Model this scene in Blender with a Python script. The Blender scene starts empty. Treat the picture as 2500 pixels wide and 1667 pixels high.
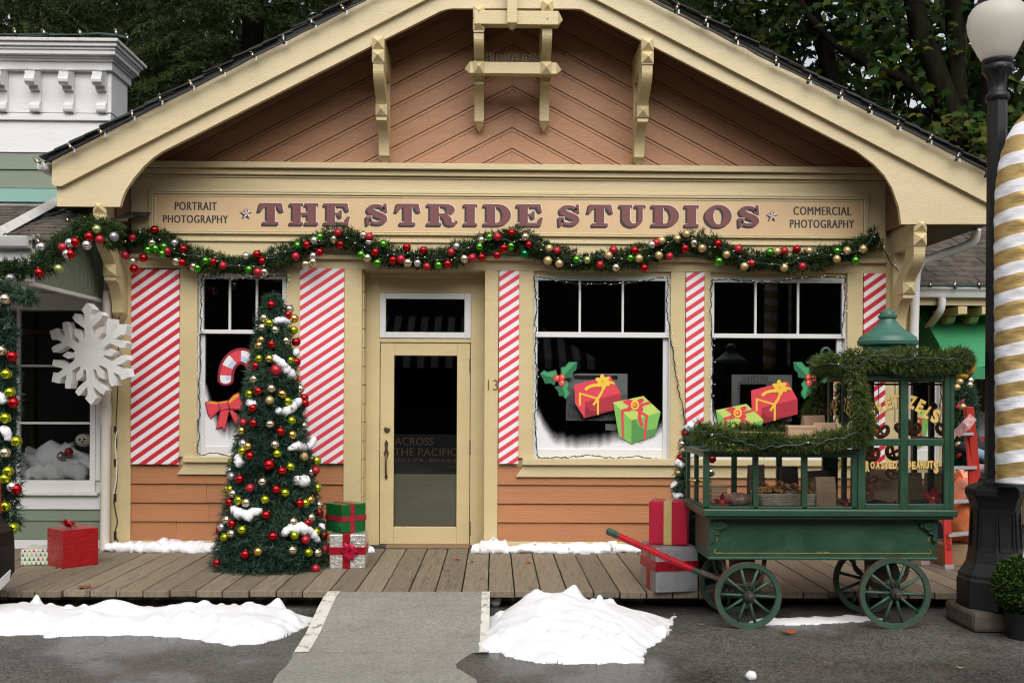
import bpy, math, random
import numpy as np
from mathutils import Vector, Matrix, geometry
R = math.radians
random.seed(7)
RNG = np.random.default_rng(11)
S = bpy.context.scene
COL = S.collection

# ------------------------------------------------------------------ camera
FPX = 2500 * 35 / 36
YAW, ROLL = R(1.0), 0.0050
CAM = Vector((0, -9.72, 1.64))
fw = Vector((math.sin(YAW), math.cos(YAW), 0)); rt0 = Vector((math.cos(YAW), -math.sin(YAW), 0)); up0 = Vector((0, 0, 1))
rt = rt0 * math.cos(ROLL) + up0 * math.sin(ROLL); up = up0 * math.cos(ROLL) - rt0 * math.sin(ROLL)
cd = bpy.data.cameras.new('camera'); cam = bpy.data.objects.new('camera', cd); COL.objects.link(cam)
cd.sensor_width = 36; cd.lens = 35; cd.clip_start = .05; cd.clip_end = 2000; cd.shift_y = 131.5 / 2500
m3 = Matrix((rt, up, -fw)).transposed()
cam.matrix_world = Matrix.Translation(CAM) @ m3.to_4x4()
S.camera = cam
cd.dof.use_dof = True; cd.dof.focus_distance = 9.5; cd.dof.aperture_fstop = 9

def P(px, py, Y=0.0):
    """the point of the plane y=Y that the photograph shows at (px, py)"""
    d = fw + rt * ((px - 1250) / FPX) + up * ((833.5 - py + 131.5) / FPX)
    return CAM + d * ((Y - CAM.y) / d.y)
def G(px, py, z=0.0):
    d = fw + rt * ((px - 1250) / FPX) + up * ((833.5 - py + 131.5) / FPX)
    return CAM + d * ((z - CAM.z) / d.z)

# ------------------------------------------------------------------ light
W = bpy.data.worlds.new('World'); S.world = W; W.use_nodes = True
nt = W.node_tree; bg = nt.nodes['Background']
sky = nt.nodes.new('ShaderNodeTexSky'); sky.sky_type = 'NISHITA'; sky.sun_disc = False
SUN_EL, SUN_AZ = R(47), R(172)      # high, behind the camera, veiled by cloud
sky.sun_elevation = SUN_EL; sky.sun_rotation = SUN_AZ; sky.air_density = 1.0; sky.dust_density = 3.0
hsv = nt.nodes.new('ShaderNodeHueSaturation'); hsv.inputs['Saturation'].default_value = .25
nt.links.new(sky.outputs[0], hsv.inputs['Color']); nt.links.new(hsv.outputs[0], bg.inputs['Color'])
bg.inputs['Strength'].default_value = .10
sd = bpy.data.lights.new('sun', 'SUN'); sd.energy = 1.5; sd.angle = R(70); sd.color = (1, .96, .9)
sun = bpy.data.objects.new('sun', sd); COL.objects.link(sun); sun.location = (0, -20, 30)
sdir = Vector((math.sin(SUN_AZ) * math.cos(SUN_EL), math.cos(SUN_AZ) * math.cos(SUN_EL), math.sin(SUN_EL)))
sun.rotation_euler = (-sdir).to_track_quat('-Z', 'Y').to_euler()
S.view_settings.view_transform = 'Standard'; S.view_settings.look = 'None'; S.view_settings.gamma = 1
S.view_settings.exposure = 0.88
S.render.engine = 'CYCLES'
S.cycles.use_denoising = True; S.cycles.filter_width = 1.15
S.cycles.max_bounces = 8; S.cycles.diffuse_bounces = 3; S.cycles.glossy_bounces = 3; S.cycles.transparent_max_bounces = 16; S.cycles.transmission_bounces = 4
S.cycles.caustics_reflective = False; S.cycles.caustics_refractive = False

# ------------------------------------------------------------------ materials
def srgb(r, g, b):
    f = lambda c: (c / 255 / 12.92) if c <= 10 else ((c / 255 + .055) / 1.055) ** 2.4
    return (f(r), f(g), f(b), 1)
def _n(t, kind, **kw):
    n = t.nodes.new(kind)
    for k, v in kw.items():
        if k in n.inputs: n.inputs[k].default_value = v
        else: setattr(n, k, v)
    return n
def mat(name, col, rough=.6, metal=0., var=.12, scale=3., bump=0., bscale=40., stretch=(1, 1, 1), island=0., dirt=0., dirtcol=(.06, .05, .04, 1), dscale=6., dlo=.55, spec=.5, coat=0., rvar=0.):
    """principled paint/cloth/wood: colour varied by noise, optional per-piece change, blotches of dirt, bump"""
    m = bpy.data.materials.new(name); m.use_nodes = True; t = m.node_tree; b = t.nodes['Principled BSDF']
    L = t.links.new
    col = tuple(col) if len(col) == 4 else tuple(col) + (1,)
    tc = _n(t, 'ShaderNodeTexCoord'); mp = _n(t, 'ShaderNodeMapping'); mp.inputs['Scale'].default_value = stretch
    L(tc.outputs['Object'], mp.inputs['Vector'])
    ns = _n(t, 'ShaderNodeTexNoise', Scale=scale, Detail=6., Roughness=.65); L(mp.outputs[0], ns.inputs['Vector'])
    mr = _n(t, 'ShaderNodeMapRange'); mr.inputs['From Min'].default_value = .25; mr.inputs['From Max'].default_value = .75
    mr.inputs['To Min'].default_value = 1 - var; mr.inputs['To Max'].default_value = 1 + var; L(ns.outputs['Fac'], mr.inputs['Value'])
    val = mr.outputs[0]
    if island:
        ge = _n(t, 'ShaderNodeNewGeometry'); r2 = _n(t, 'ShaderNodeMapRange'); r2.inputs['To Min'].default_value = 1 - island; r2.inputs['To Max'].default_value = 1 + island
        L(ge.outputs['Random Per Island'], r2.inputs['Value']); mu = _n(t, 'ShaderNodeMath', operation='MULTIPLY'); L(val, mu.inputs[0]); L(r2.outputs[0], mu.inputs[1]); val = mu.outputs[0]
    hs = _n(t, 'ShaderNodeHueSaturation', Color=col); L(val, hs.inputs['Value']); out = hs.outputs[0]
    if dirt:
        n2 = _n(t, 'ShaderNodeTexNoise', Scale=dscale, Detail=8., Roughness=.7); L(mp.outputs[0], n2.inputs['Vector'])
        m2 = _n(t, 'ShaderNodeMapRange'); m2.inputs['From Min'].default_value = dlo; m2.inputs['From Max'].default_value = dlo + .12; m2.inputs['To Max'].default_value = dirt; L(n2.outputs['Fac'], m2.inputs['Value'])
        mx = _n(t, 'ShaderNodeMix', data_type='RGBA'); L(m2.outputs[0], mx.inputs['Factor']); L(out, mx.inputs['A']); mx.inputs['B'].default_value = dirtcol
        out = mx.outputs['Result']
    L(out, b.inputs['Base Color'])
    b.inputs['Roughness'].default_value = rough; b.inputs['Metallic'].default_value = metal; b.inputs['Specular IOR Level'].default_value = spec; b.inputs['Coat Weight'].default_value = coat
    if rvar:
        m4 = _n(t, 'ShaderNodeMapRange'); m4.inputs['From Min'].default_value = .3; m4.inputs['From Max'].default_value = .7; m4.inputs['To Min'].default_value = max(.02, rough - rvar); m4.inputs['To Max'].default_value = min(1, rough + rvar); L(ns.outputs['Fac'], m4.inputs['Value']); L(m4.outputs[0], b.inputs['Roughness'])
    if bump:
        n3 = _n(t, 'ShaderNodeTexNoise', Scale=bscale, Detail=5., Roughness=.6); L(mp.outputs[0], n3.inputs['Vector'])
        bp = _n(t, 'ShaderNodeBump', Strength=bump, Distance=.01); L(n3.outputs['Fac'], bp.inputs['Height']); L(bp.outputs[0], b.inputs['Normal'])
    return m
def leaf_mat(name, cols, rough=.55, nscale=2.5, transl=.15):
    """foliage: each blade picks a colour from the ramp, shifted by a broad noise"""
    m = bpy.data.materials.new(name); m.use_nodes = True; t = m.node_tree; b = t.nodes['Principled BSDF']; L = t.links.new
    ge = _n(t, 'ShaderNodeNewGeometry'); ns = _n(t, 'ShaderNodeTexNoise', Scale=nscale, Detail=3.)
    L(ge.outputs['Position'], ns.inputs['Vector'])
    a = _n(t, 'ShaderNodeMath', operation='MULTIPLY_ADD'); L(ns.outputs['Fac'], a.inputs[0]); a.inputs[1].default_value = 1.2; a.inputs[2].default_value = -.35
    c = _n(t, 'ShaderNodeMath', operation='MULTIPLY_ADD'); L(ge.outputs['Random Per Island'], c.inputs[0]); c.inputs[1].default_value = .6; L(a.outputs[0], c.inputs[2])
    cr = _n(t, 'ShaderNodeValToRGB'); L(c.outputs[0], cr.inputs['Fac'])
    e = cr.color_ramp.elements
    while len(e) < len(cols): e.new(.5)
    for i, k in enumerate(cols): e[i].position = .12 + .76 * i / (len(cols) - 1); e[i].color = tuple(k) + (1,)
    L(cr.outputs[0], b.inputs['Base Color']); b.inputs['Roughness'].default_value = rough; b.inputs['Specular IOR Level'].default_value = .12
    if transl:
        tr = _n(t, 'ShaderNodeBsdfTranslucent'); L(cr.outputs[0], tr.inputs['Color']); mx = _n(t, 'ShaderNodeMixShader', Fac=transl)
        L(b.outputs[0], mx.inputs[1]); L(tr.outputs[0], mx.inputs[2]); L(mx.outputs[0], t.nodes['Material Output'].inputs['Surface'])
    return m
def glass_mat(name, tint=(.9, .93, .92), ior=1.5, rough=.01):
    m = bpy.data.materials.new(name); m.use_nodes = True; t = m.node_tree; L = t.links.new
    t.nodes.remove(t.nodes['Principled BSDF'])
    tr = _n(t, 'ShaderNodeBsdfTransparent'); tr.inputs[0].default_value = tuple(tint) + (1,)
    gl = _n(t, 'ShaderNodeBsdfGlossy'); gl.inputs['Roughness'].default_value = rough
    fr = _n(t, 'ShaderNodeFresnel'); fr.inputs['IOR'].default_value = ior
    mu = _n(t, 'ShaderNodeMath', operation='MULTIPLY'); mu.inputs[1].default_value = 1.8; mu.use_clamp = True; L(fr.outputs[0], mu.inputs[0])
    mx = _n(t, 'ShaderNodeMixShader'); L(mu.outputs[0], mx.inputs[0]); L(tr.outputs[0], mx.inputs[1]); L(gl.outputs[0], mx.inputs[2]); L(mx.outputs[0], t.nodes['Material Output'].inputs['Surface'])
    return m
def stripe_mat(name, c1, c2, ax, az, period, duty=.5, rough=.45, bump=0.):
    """stripes along a direction of the object's own coordinates (printed cloth or paper)"""
    m = bpy.data.materials.new(name); m.use_nodes = True; t = m.node_tree; b = t.nodes['Principled BSDF']; L = t.links.new
    tc = _n(t, 'ShaderNodeTexCoord'); sp = _n(t, 'ShaderNodeSeparateXYZ'); L(tc.outputs['Object'], sp.inputs[0])
    a = _n(t, 'ShaderNodeMath', operation='MULTIPLY'); a.inputs[1].default_value = ax / period; L(sp.outputs['X'], a.inputs[0])
    c = _n(t, 'ShaderNodeMath', operation='MULTIPLY_ADD'); c.inputs[1].default_value = az / period; L(sp.outputs['Z'], c.inputs[0]); L(a.outputs[0], c.inputs[2])
    f = _n(t, 'ShaderNodeMath', operation='FRACT'); L(c.outputs[0], f.inputs[0])
    g = _n(t, 'ShaderNodeMath', operation='GREATER_THAN'); g.inputs[1].default_value = duty; L(f.outputs[0], g.inputs[0])
    mx = _n(t, 'ShaderNodeMix', data_type='RGBA'); L(g.outputs[0], mx.inputs['Factor']); mx.inputs['A'].default_value = c1; mx.inputs['B'].default_value = c2
    ns = _n(t, 'ShaderNodeTexNoise', Scale=5., Detail=5.); L(tc.outputs['Object'], ns.inputs['Vector'])
    mr = _n(t, 'ShaderNodeMapRange'); mr.inputs['To Min'].default_value = .9; mr.inputs['To Max'].default_value = 1.08; L(ns.outputs['Fac'], mr.inputs['Value'])
    hs = _n(t, 'ShaderNodeHueSaturation'); L(mx.outputs['Result'], hs.inputs['Color']); L(mr.outputs[0], hs.inputs['Value'])
    L(hs.outputs[0], b.inputs['Base Color']); b.inputs['Roughness'].default_value = rough
    return m
def plain(name, col, rough=.5, metal=0., **k): return mat(name, col, rough, metal, var=k.pop('var', .06), **k)

BEIGE = (.575, .462, .25); 
M = {}
M['beige'] = mat('beige_paint', BEIGE, .42, var=.07, scale=2.2, bump=.3, bscale=26, stretch=(1, 1, 3), dirt=.38, dirtcol=(.30, .22, .11, 1), dscale=5, dlo=.62)
M['barge'] = mat('bargeboard_paint', (.60, .495, .30), .42, var=.07, scale=2.2, bump=.3, bscale=26, stretch=(1, 1, 3), dirt=.4, dirtcol=(.36, .27, .15, 1), dscale=4, dlo=.61)
M['beige_h'] = mat('beige_board_paint', (.60, .49, .285), .5, var=.07, scale=1.6, bump=.3, bscale=30, stretch=(.4, 1, 5), dirt=.4, dirtcol=(.33, .25, .13, 1), dscale=5., dlo=.62)
M['sign'] = mat('sign_paint', (.62, .43, .24), .45, var=.07, scale=4, bump=.06, dirt=.3, dirtcol=(.30, .16, .07, 1), dscale=5, dlo=.66)
M['orange'] = mat('orange_siding_paint', (.39, .160, .062), .5, var=.08, scale=2, bump=.45, bscale=22, stretch=(.3, 1, 6), island=.07, dirt=.35, dirtcol=(.24, .10, .05, 1), dscale=6, dlo=.6)
M['pink'] = mat('gable_paint', (.41, .205, .105), .5, var=.08, scale=2, bump=.45, bscale=22, stretch=(.6, 1, 5), island=.07, dirt=.4, dirtcol=(.22, .105, .06, 1), dscale=6, dlo=.6)
M['groove'] = plain('dark_groove_paint', (.09, .045, .03), .8)
M['white'] = mat('white_paint', (.68, .678, .67), .4, var=.05, scale=3, bump=.08, dirt=.25, dirtcol=(.42, .40, .36, 1), dscale=4, dlo=.62)
M['white_old'] = mat('peeling_white_paint', (.72, .72, .72), .5, var=.06, scale=2, bump=.25, bscale=22, stretch=(.5, 1, 3), dirt=.45, dirtcol=(.36, .34, .32, 1), dscale=5, dlo=.66)
M['capdirt'] = mat('lichen_capping', (.55, .54, .52), .7, var=.15, scale=9, dirt=.7, dirtcol=(.24, .23, .20, 1), dscale=16, dlo=.56, bump=.2)
M['green_siding'] = mat('grey_green_siding_paint', (.165, .205, .145), .5, var=.08, scale=3, bump=.15, bscale=30, stretch=(.4, 1, 4), island=.05)
M['teal'] = plain('teal_paint', (.22, .40, .345), .5)
M['shingle'] = mat('roof_shingles', (.060, .047, .038), .85, var=.4, scale=9, bump=.5, bscale=30, island=.35, dirt=.5, dirtcol=(.16, .14, .12, 1), dscale=14, dlo=.58)
M['shingle_dark'] = mat('dark_roof_shingles', (.03, .03, .032), .8, var=.3, scale=9, bump=.4, island=.35)
M['dark'] = plain('dark_interior', (.05, .047, .042), .9)
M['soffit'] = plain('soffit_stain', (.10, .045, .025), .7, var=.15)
M['black'] = mat('black_iron_paint', (.008, .009, .010), .42, spec=.35, var=.2, scale=8, bump=.12, bscale=18)
M['globe'] = mat('milk_glass', (.90, .87, .80), .22, var=.04, scale=2, dirt=.12, dirtcol=(.4, .35, .25, 1), dscale=6, dlo=.66)
_t = M['globe'].node_tree; _b = _t.nodes['Principled BSDF']; _tr = _n(_t, 'ShaderNodeBsdfTranslucent'); _tr.inputs[0].default_value = (.93, .90, .84, 1); _mx = _n(_t, 'ShaderNodeMixShader', Fac=.62); _t.links.new(_b.outputs[0], _mx.inputs[1]); _t.links.new(_tr.outputs[0], _mx.inputs[2]); _t.links.new(_mx.outputs[0], _t.nodes['Material Output'].inputs['Surface'])
M['metal'] = plain('old_brass', (.17, .13, .085), .38, .9, var=.2)
M['grey'] = plain('grey_metal', (.42, .42, .43), .4, .3)
M['glass'] = glass_mat('window_glass', (.70, .73, .72))
M['cartglass'] = glass_mat('cart_glass', (.93, .94, .93), 1.5); M['shopglass'] = glass_mat('clear_shop_glass', (.92, .93, .92), 1.5)
M['cable'] = plain('dark_green_cable', (.008, .03, .024), .5)
M['blackcable'] = plain('black_cable', (.008, .008, .008), .4)
M['cotton'] = mat('cotton_wool', (.84, .84, .87), .95, var=.04, scale=20, bump=.7, bscale=55, spec=.1)
M['snow'] = mat('snow', (.68, .685, .70), .8, var=.05, scale=5, bump=.5, bscale=60, dirt=.25, dirtcol=(.62, .58, .50, 1), dscale=3.5, dlo=.64, spec=.3)
M['cart'] = mat('green_cart_paint', (.017, .060, .031), .42, var=.28, scale=5, bump=.15, bscale=26, dirt=.8, dirtcol=(.006, .022, .018, 1), dscale=9, dlo=.575, rvar=.14)
M['cart_trim'] = mat('worn_green_trim', (.015, .054, .030), .42, var=.3, scale=6, bump=.2, bscale=30, dirt=.8, dirtcol=(.16, .11, .06, 1), dscale=18, dlo=.625)
M['wheel'] = mat('faded_green_wheel_paint', (.025, .066, .043), .55, var=.3, scale=7, bump=.2, dirt=.85, dirtcol=(.10, .075, .05, 1), dscale=11, dlo=.575)
M['rust'] = mat('rusty_iron', (.075, .045, .03), .8, var=.4, scale=12, bump=.4)
M['oldwood'] = mat('old_wood', (.16, .12, .085), .8, var=.3, scale=4, stretch=(1, 6, 6), bump=.3)
M['hub'] = plain('hub_iron', (.05, .045, .035), .5, .4, var=.3)
M['gold_letter'] = plain('gold_leaf_letters', (.72, .49, .15), .4, .1, var=.12)
M['brown_letter'] = plain('brown_letter_shadow', (.10, .045, .02), .5)
M['maroon'] = plain('maroon_sign_paint', (.165, .052, .050), .45, var=.1)
M['ink'] = plain('black_sign_paint', (.022, .020, .022), .45)
M['paint_white'] = plain('white_sign_paint', (.74, .68, .62), .45)
M['ltext'] = mat('worn_black_lettering', (.035, .030, .027), .5, var=.2, dirt=.4, dirtcol=(.2, .15, .1, 1), dscale=14, dlo=.6)
M['gleaf'] = leaf_mat('garland_needles', [(.006, .016, .006), (.018, .042, .012), (.035, .07, .018), (.06, .10, .028)])
M['gleaf2'] = leaf_mat('cart_bough_needles', [(.014, .030, .008), (.042, .074, .018), (.09, .13, .032), (.16, .19, .06)])
M['tleaf'] = leaf_mat('tree_needles', [(.007, .020, .013), (.022, .058, .036), (.045, .095, .06), (.085, .15, .095)])
M['boxleaf'] = leaf_mat('boxwood_leaves', [(.012, .03, .006), (.03, .06, .012), (.06, .10, .02)])
M['conifer'] = leaf_mat('conifer_needles', [(.004, .009, .003), (.017, .029, .009), (.042, .062, .018), (.075, .095, .03)], nscale=.6)
M['maple'] = leaf_mat('maple_leaves', [(.002, .009, .002), (.007, .026, .004), (.024, .066, .008), (.10, .11, .016)], nscale=.8, transl=.35)
M['bark'] = mat('mossy_bark', (.010, .008, .006), .9, var=.45, scale=4, stretch=(3, 3, .7), bump=.8, bscale=14, dirt=.6, dirtcol=(.018, .022, .007, 1), dscale=3, dlo=.5, spec=.06)
BAUBLE = {}
def bmat(k, col, rough, metal): BAUBLE[k] = plain('bauble_' + k, col, rough, metal, var=.03)
bmat('red', (.50, .012, .016), .09, .9); bmat('matte_red', (.42, .02, .035), .38, .55); bmat('gold', (.72, .46, .12), .1, .95)
bmat('champagne', (.72, .62, .44), .1, .95); bmat('matte_gold', (.58, .42, .20), .4, .7); bmat('lime', (.42, .50, .02), .1, .9)
bmat('green', (.09, .40, .035), .1, .9); bmat('pale_green', (.36, .46, .16), .3, .8); bmat('silver', (.68, .66, .66), .2, .9)
bmat('matte_silver', (.36, .34, .36), .4, .8); bmat('emerald', (.01, .22, .08), .1, .9)
# ------------------------------------------------------------------ mesh building
class MB:
    def __init__(s): s.v = []; s.f = []; s.m = []
    def add(s, vs, fs, mi=0):
        o = len(s.v); s.v += [tuple(v) for v in vs]; s.f += [tuple(i + o for i in f) for f in fs]; s.m += [mi] * len(fs); return s
    def box(s, x0, x1, y0, y1, z0, z1, mi=0, mtx=None):
        vs = [Vector((x, y, z)) for z in (z0, z1) for y in (y0, y1) for x in (x0, x1)]
        if mtx is not None: vs = [mtx @ v for v in vs]
        return s.add(vs, [(0, 2, 3, 1), (4, 5, 7, 6), (0, 1, 5, 4), (2, 6, 7, 3), (0, 4, 6, 2), (1, 3, 7, 5)], mi)
    def poly(s, pts, mi=0): return s.add(pts, [tuple(range(len(pts)))], mi)
    def prism(s, poly, fn, d0, d1, holes=(), mi=0, sides=True):
        """extrude a 2-D outline (with holes): fn(a, b, d) -> point"""
        loops = [list(poly)] + [list(h) for h in holes]
        tris = geometry.tessellate_polygon([[Vector((a, b, 0)) for a, b in l] for l in loops])
        flat = [p for l in loops for p in l]; n = len(flat)
        vs = [fn(a, b, d0) for a, b in flat] + [fn(a, b, d1) for a, b in flat]
        fs = []
        for t in tris:
            (ax, ay), (bx, by), (cx, cy) = flat[t[0]], flat[t[1]], flat[t[2]]
            t = t if (bx - ax) * (cy - ay) - (by - ay) * (cx - ax) > 0 else (t[0], t[2], t[1])
            fs.append(tuple(t)); fs.append((t[0] + n, t[2] + n, t[1] + n))
        if sides:
            o = 0
            for l in loops:
                k = len(l)
                for i in range(k): j = (i + 1) % k; fs.append((o + i, o + n + i, o + n + j, o + j))
                o += k
        return s.add(vs, fs, mi)
    def xz(s, poly, y0, y1, holes=(), mi=0): return s.prism(poly, lambda a, b, d: (a, d, b), y0, y1, holes, mi)
    def yz(s, poly, x0, x1, mi=0): return s.prism(poly, lambda a, b, d: (d, a, b), x0, x1, (), mi)
    def tube(s, path, r, n=8, mi=0, closed=False, caps=True, flat=1.0, jit=0., rng=None):
        path = [Vector(p) for p in path]; k = len(path); rings = []
        rr = r if hasattr(r, '__len__') else [r] * k
        nrm = None
        for i in range(k):
            a = path[(i - 1) % k] if (closed or i) else path[i]; b = path[(i + 1) % k] if (closed or i < k - 1) else path[i]
            t = (b - a).normalized() if (b - a).length > 1e-9 else Vector((0, 0, 1))
            if nrm is None:
                nrm = t.orthogonal().normalized() if abs(t.z) > .9 else (Vector((0, 0, 1)) - t * t.z).normalized()
            else: nrm = (nrm - t * nrm.dot(t)).normalized()
            bn = t.cross(nrm)
            ring = []
            for q in range(n):
                w = 2 * math.pi * q / n; j = 1 + (rng.uniform(-jit, jit) if jit else 0)
                ring.append(path[i] + (nrm * math.cos(w) * flat + bn * math.sin(w)) * rr[i] * j)
            rings.append(ring)
        vs = [v for g in rings for v in g]; fs = []
        for i in range(k if closed else k - 1):
            for q in range(n):
                a = i * n + q; b = i * n + (q + 1) % n; c = ((i + 1) % k) * n + (q + 1) % n; d = ((i + 1) % k) * n + q
                fs.append((a, b, c, d))
        if caps and not closed: fs.append(tuple(range(n - 1, -1, -1))); fs.append(tuple((k - 1) * n + q for q in range(n)))
        return s.add(vs, fs, mi)
    def lathe(s, prof, c=(0, 0, 0), n=24, mi=0, axis='z', rot=0., caps=True):
        c = Vector(c); vs = []; k = len(prof)
        for r, h in prof:
            for q in range(n):
                w = 2 * math.pi * q / n + rot; a, b = r * math.cos(w), r * math.sin(w)
                vs.append(c + (Vector((a, b, h)) if axis == 'z' else Vector((a, -h, b)) if axis == 'y' else Vector((h, a, b))))
        fs = [(i * n + q, i * n + (q + 1) % n, (i + 1) * n + (q + 1) % n, (i + 1) * n + q) for i in range(k - 1) for q in range(n)]
        if caps: fs += [tuple(range(n - 1, -1, -1)), tuple((k - 1) * n + q for q in range(n))]
        return s.add(vs, fs, mi)
    def ball(s, c, r, n=12, mi=0, sc=(1, 1, 1), rng=None, jit=0.):
        c = Vector(c); k = max(4, n // 2); vs = [c + Vector((0, 0, -r * sc[2]))]
        for i in range(1, k):
            a = math.pi * i / k - math.pi / 2
            for q in range(n):
                w = 2 * math.pi * q / n; j = r * (1 + (rng.uniform(-jit, jit) if jit else 0))
                vs.append(c + Vector((j * sc[0] * math.cos(a) * math.cos(w), j * sc[1] * math.cos(a) * math.sin(w), j * sc[2] * math.sin(a))))
        vs.append(c + Vector((0, 0, r * sc[2]))); fs = []
        for q in range(n):
            fs.append((0, 1 + (q + 1) % n, 1 + q)); o = 1 + (k - 2) * n; fs.append((o + q, o + (q + 1) % n, len(vs) - 1))
            for i in range(k - 2): a = 1 + i * n; fs.append((a + q, a + (q + 1) % n, a + n + (q + 1) % n, a + n + q))
        return s.add(vs, fs, mi)
    def stud(s, x, y, z, hx, hz, d, mi=0):
        """pyramid stud on a face looking towards -y"""
        return s.add([(x - hx, y, z - hz), (x + hx, y, z - hz), (x + hx, y, z + hz), (x - hx, y, z + hz), (x, y - d, z)], [(0, 1, 4), (1, 2, 4), (2, 3, 4), (3, 0, 4), (3, 2, 1, 0)], mi)

ORG = {}
def mesh_of(name, vs, fs, mats, mi=None, smooth=False):
    me = bpy.data.meshes.new(name); me.from_pydata(vs, [], fs)
    for m in (mats if isinstance(mats, (list, tuple)) else [mats]): me.materials.append(m)
    if mi is not None and len(set(mi)) > 1: me.polygons.foreach_set('material_index', mi)
    if smooth: me.polygons.foreach_set('use_smooth', [True] * len(me.polygons))
    me.update(); return me
def build(name, mb, mats, parent=None, smooth=False, bevel=0., loc=None, auto=None):
    """link a collected shape as ONE object; its points are world points, stored relative to the thing's base"""
    o0 = ORG.get(parent.name, Vector()) if parent else (Vector(loc) if loc else Vector())
    vs = [(v[0] - o0[0], v[1] - o0[1], v[2] - o0[2]) for v in mb.v]
    me = mesh_of(name, vs, mb.f, mats, mb.m, smooth)
    o = bpy.data.objects.new(name, me); COL.objects.link(o)
    if parent: o.parent = parent; ORG[o.name] = o0
    else:
        o.location = o0; ORG[o.name] = o0
    if bevel:
        b = o.modifiers.new('bevel', 'BEVEL'); b.width = bevel; b.segments = 2; b.limit_method = 'ANGLE'; b.angle_limit = R(35)
    if auto is not None:
        me.polygons.foreach_set('use_smooth', [True] * len(me.polygons)); me.set_sharp_from_angle(angle=R(auto))
    return o
def tag(o, label, cat, group=None, kind=None):
    if label: o['label'] = label
    if cat: o['category'] = cat
    if group: o['group'] = group
    if kind: o['kind'] = kind
    return o
def thing(name, label, cat, loc=(0, 0, 0), group=None):
    o = bpy.data.objects.new(name, None); COL.objects.link(o); o.location = loc; o.empty_display_size = .1; ORG[o.name] = Vector(loc)
    return tag(o, label, cat, group)
def structure(o): o['kind'] = 'structure'; return o
# --- blades (needles, leaves): arrays of thin triangles
def unit(a): return a / np.maximum(np.linalg.norm(a, axis=1, keepdims=True), 1e-9)
def blades(base, dirs, length, width, rng):
    n = len(base); d = unit(dirs); side = unit(np.cross(d, unit(rng.normal(size=(n, 3)))))
    L = np.asarray(length).reshape(-1, 1) * np.ones((n, 1)); w = np.asarray(width).reshape(-1, 1) * np.ones((n, 1))
    v = np.empty((n, 3, 3)); v[:, 0] = base - side * w / 2; v[:, 1] = base + side * w / 2; v[:, 2] = base + d * L
    return v
def blade_obj(name, v, m, parent=None, loc=None):
    o0 = ORG.get(parent.name, Vector()) if parent else (Vector(loc) if loc else Vector())
    v = v - np.array(o0); n, k = v.shape[0], v.shape[1]
    me = bpy.data.meshes.new(name); me.vertices.add(n * k); me.vertices.foreach_set('co', v.reshape(-1).astype(np.float32))
    me.loops.add(n * k); me.loops.foreach_set('vertex_index', np.arange(n * k, dtype=np.int32))
    me.polygons.add(n); me.polygons.foreach_set('loop_start', np.arange(0, n * k, k, dtype=np.int32)); me.polygons.foreach_set('loop_total', np.full(n, k, dtype=np.int32))
    me.materials.append(m); me.update(calc_edges=True); me.validate()
    o = bpy.data.objects.new(name, me); COL.objects.link(o)
    if parent: o.parent = parent
    else: o.location = o0
    ORG[o.name] = o0
    return o
def resample(path, step):
    out = [Vector(path[0])]
    for a, b in zip(path[:-1], path[1:]):
        a, b = Vector(a), Vector(b); k = max(1, int((b - a).length / step))
        out += [a.lerp(b, (i + 1) / k) for i in range(k)]
    return out
def smooth_path(path, it=2):
    p = [Vector(q) for q in path]
    for _ in range(it):
        q = [p[0]]
        for a, b in zip(p[:-1], p[1:]): q += [a.lerp(b, .25), a.lerp(b, .75)]
        p = q + [p[-1]]
    return p
def bough(path, radius, per_m, blen=.05, bw=.007, nb=6, rng=RNG, droop=.2, squash=1.):
    """needle sprays round a path: a rope of evergreen"""
    p = resample(smooth_path(path), .02); A = np.array([tuple(q) for q in p]); seg = np.linalg.norm(np.diff(A, axis=0), axis=1); tot = seg.sum()
    n = int(tot * per_m); i = rng.integers(0, len(A) - 1, n); t = rng.random((n, 1)); c = A[i] * (1 - t) + A[i + 1] * t
    T = unit(A[i + 1] - A[i]); nn = rng.normal(size=(n, 3)); rad = unit(nn - T * (nn * T).sum(1, keepdims=True))
    u = np.clip(c[:, :1] * 3.1 + c[:, 2:] * 2.3, -1e9, 1e9); lump = .82 + .28 * np.sin(u * 4.1) * np.sin(u * 1.7 + 1)
    rr = radius * lump * (.25 + .75 * rng.random((n, 1)) ** .6); c = c + rad * rr * np.array([1, squash, 1])
    d0 = unit(rad + T * rng.normal(0, .8, (n, 1)) + rng.normal(0, .35, (n, 3)) + np.array([0, 0, -droop]))
    base = np.repeat(c, nb, 0); d = np.repeat(d0, nb, 0)
    k = np.tile(np.arange(nb), n).reshape(-1, 1) / nb; base = base + d * k * blen * .8
    d = unit(d * .9 + rng.normal(0, .55, (n * nb, 3)))
    return blades(base, d, blen * (.6 + .8 * rng.random(n * nb)), bw, rng)
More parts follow.
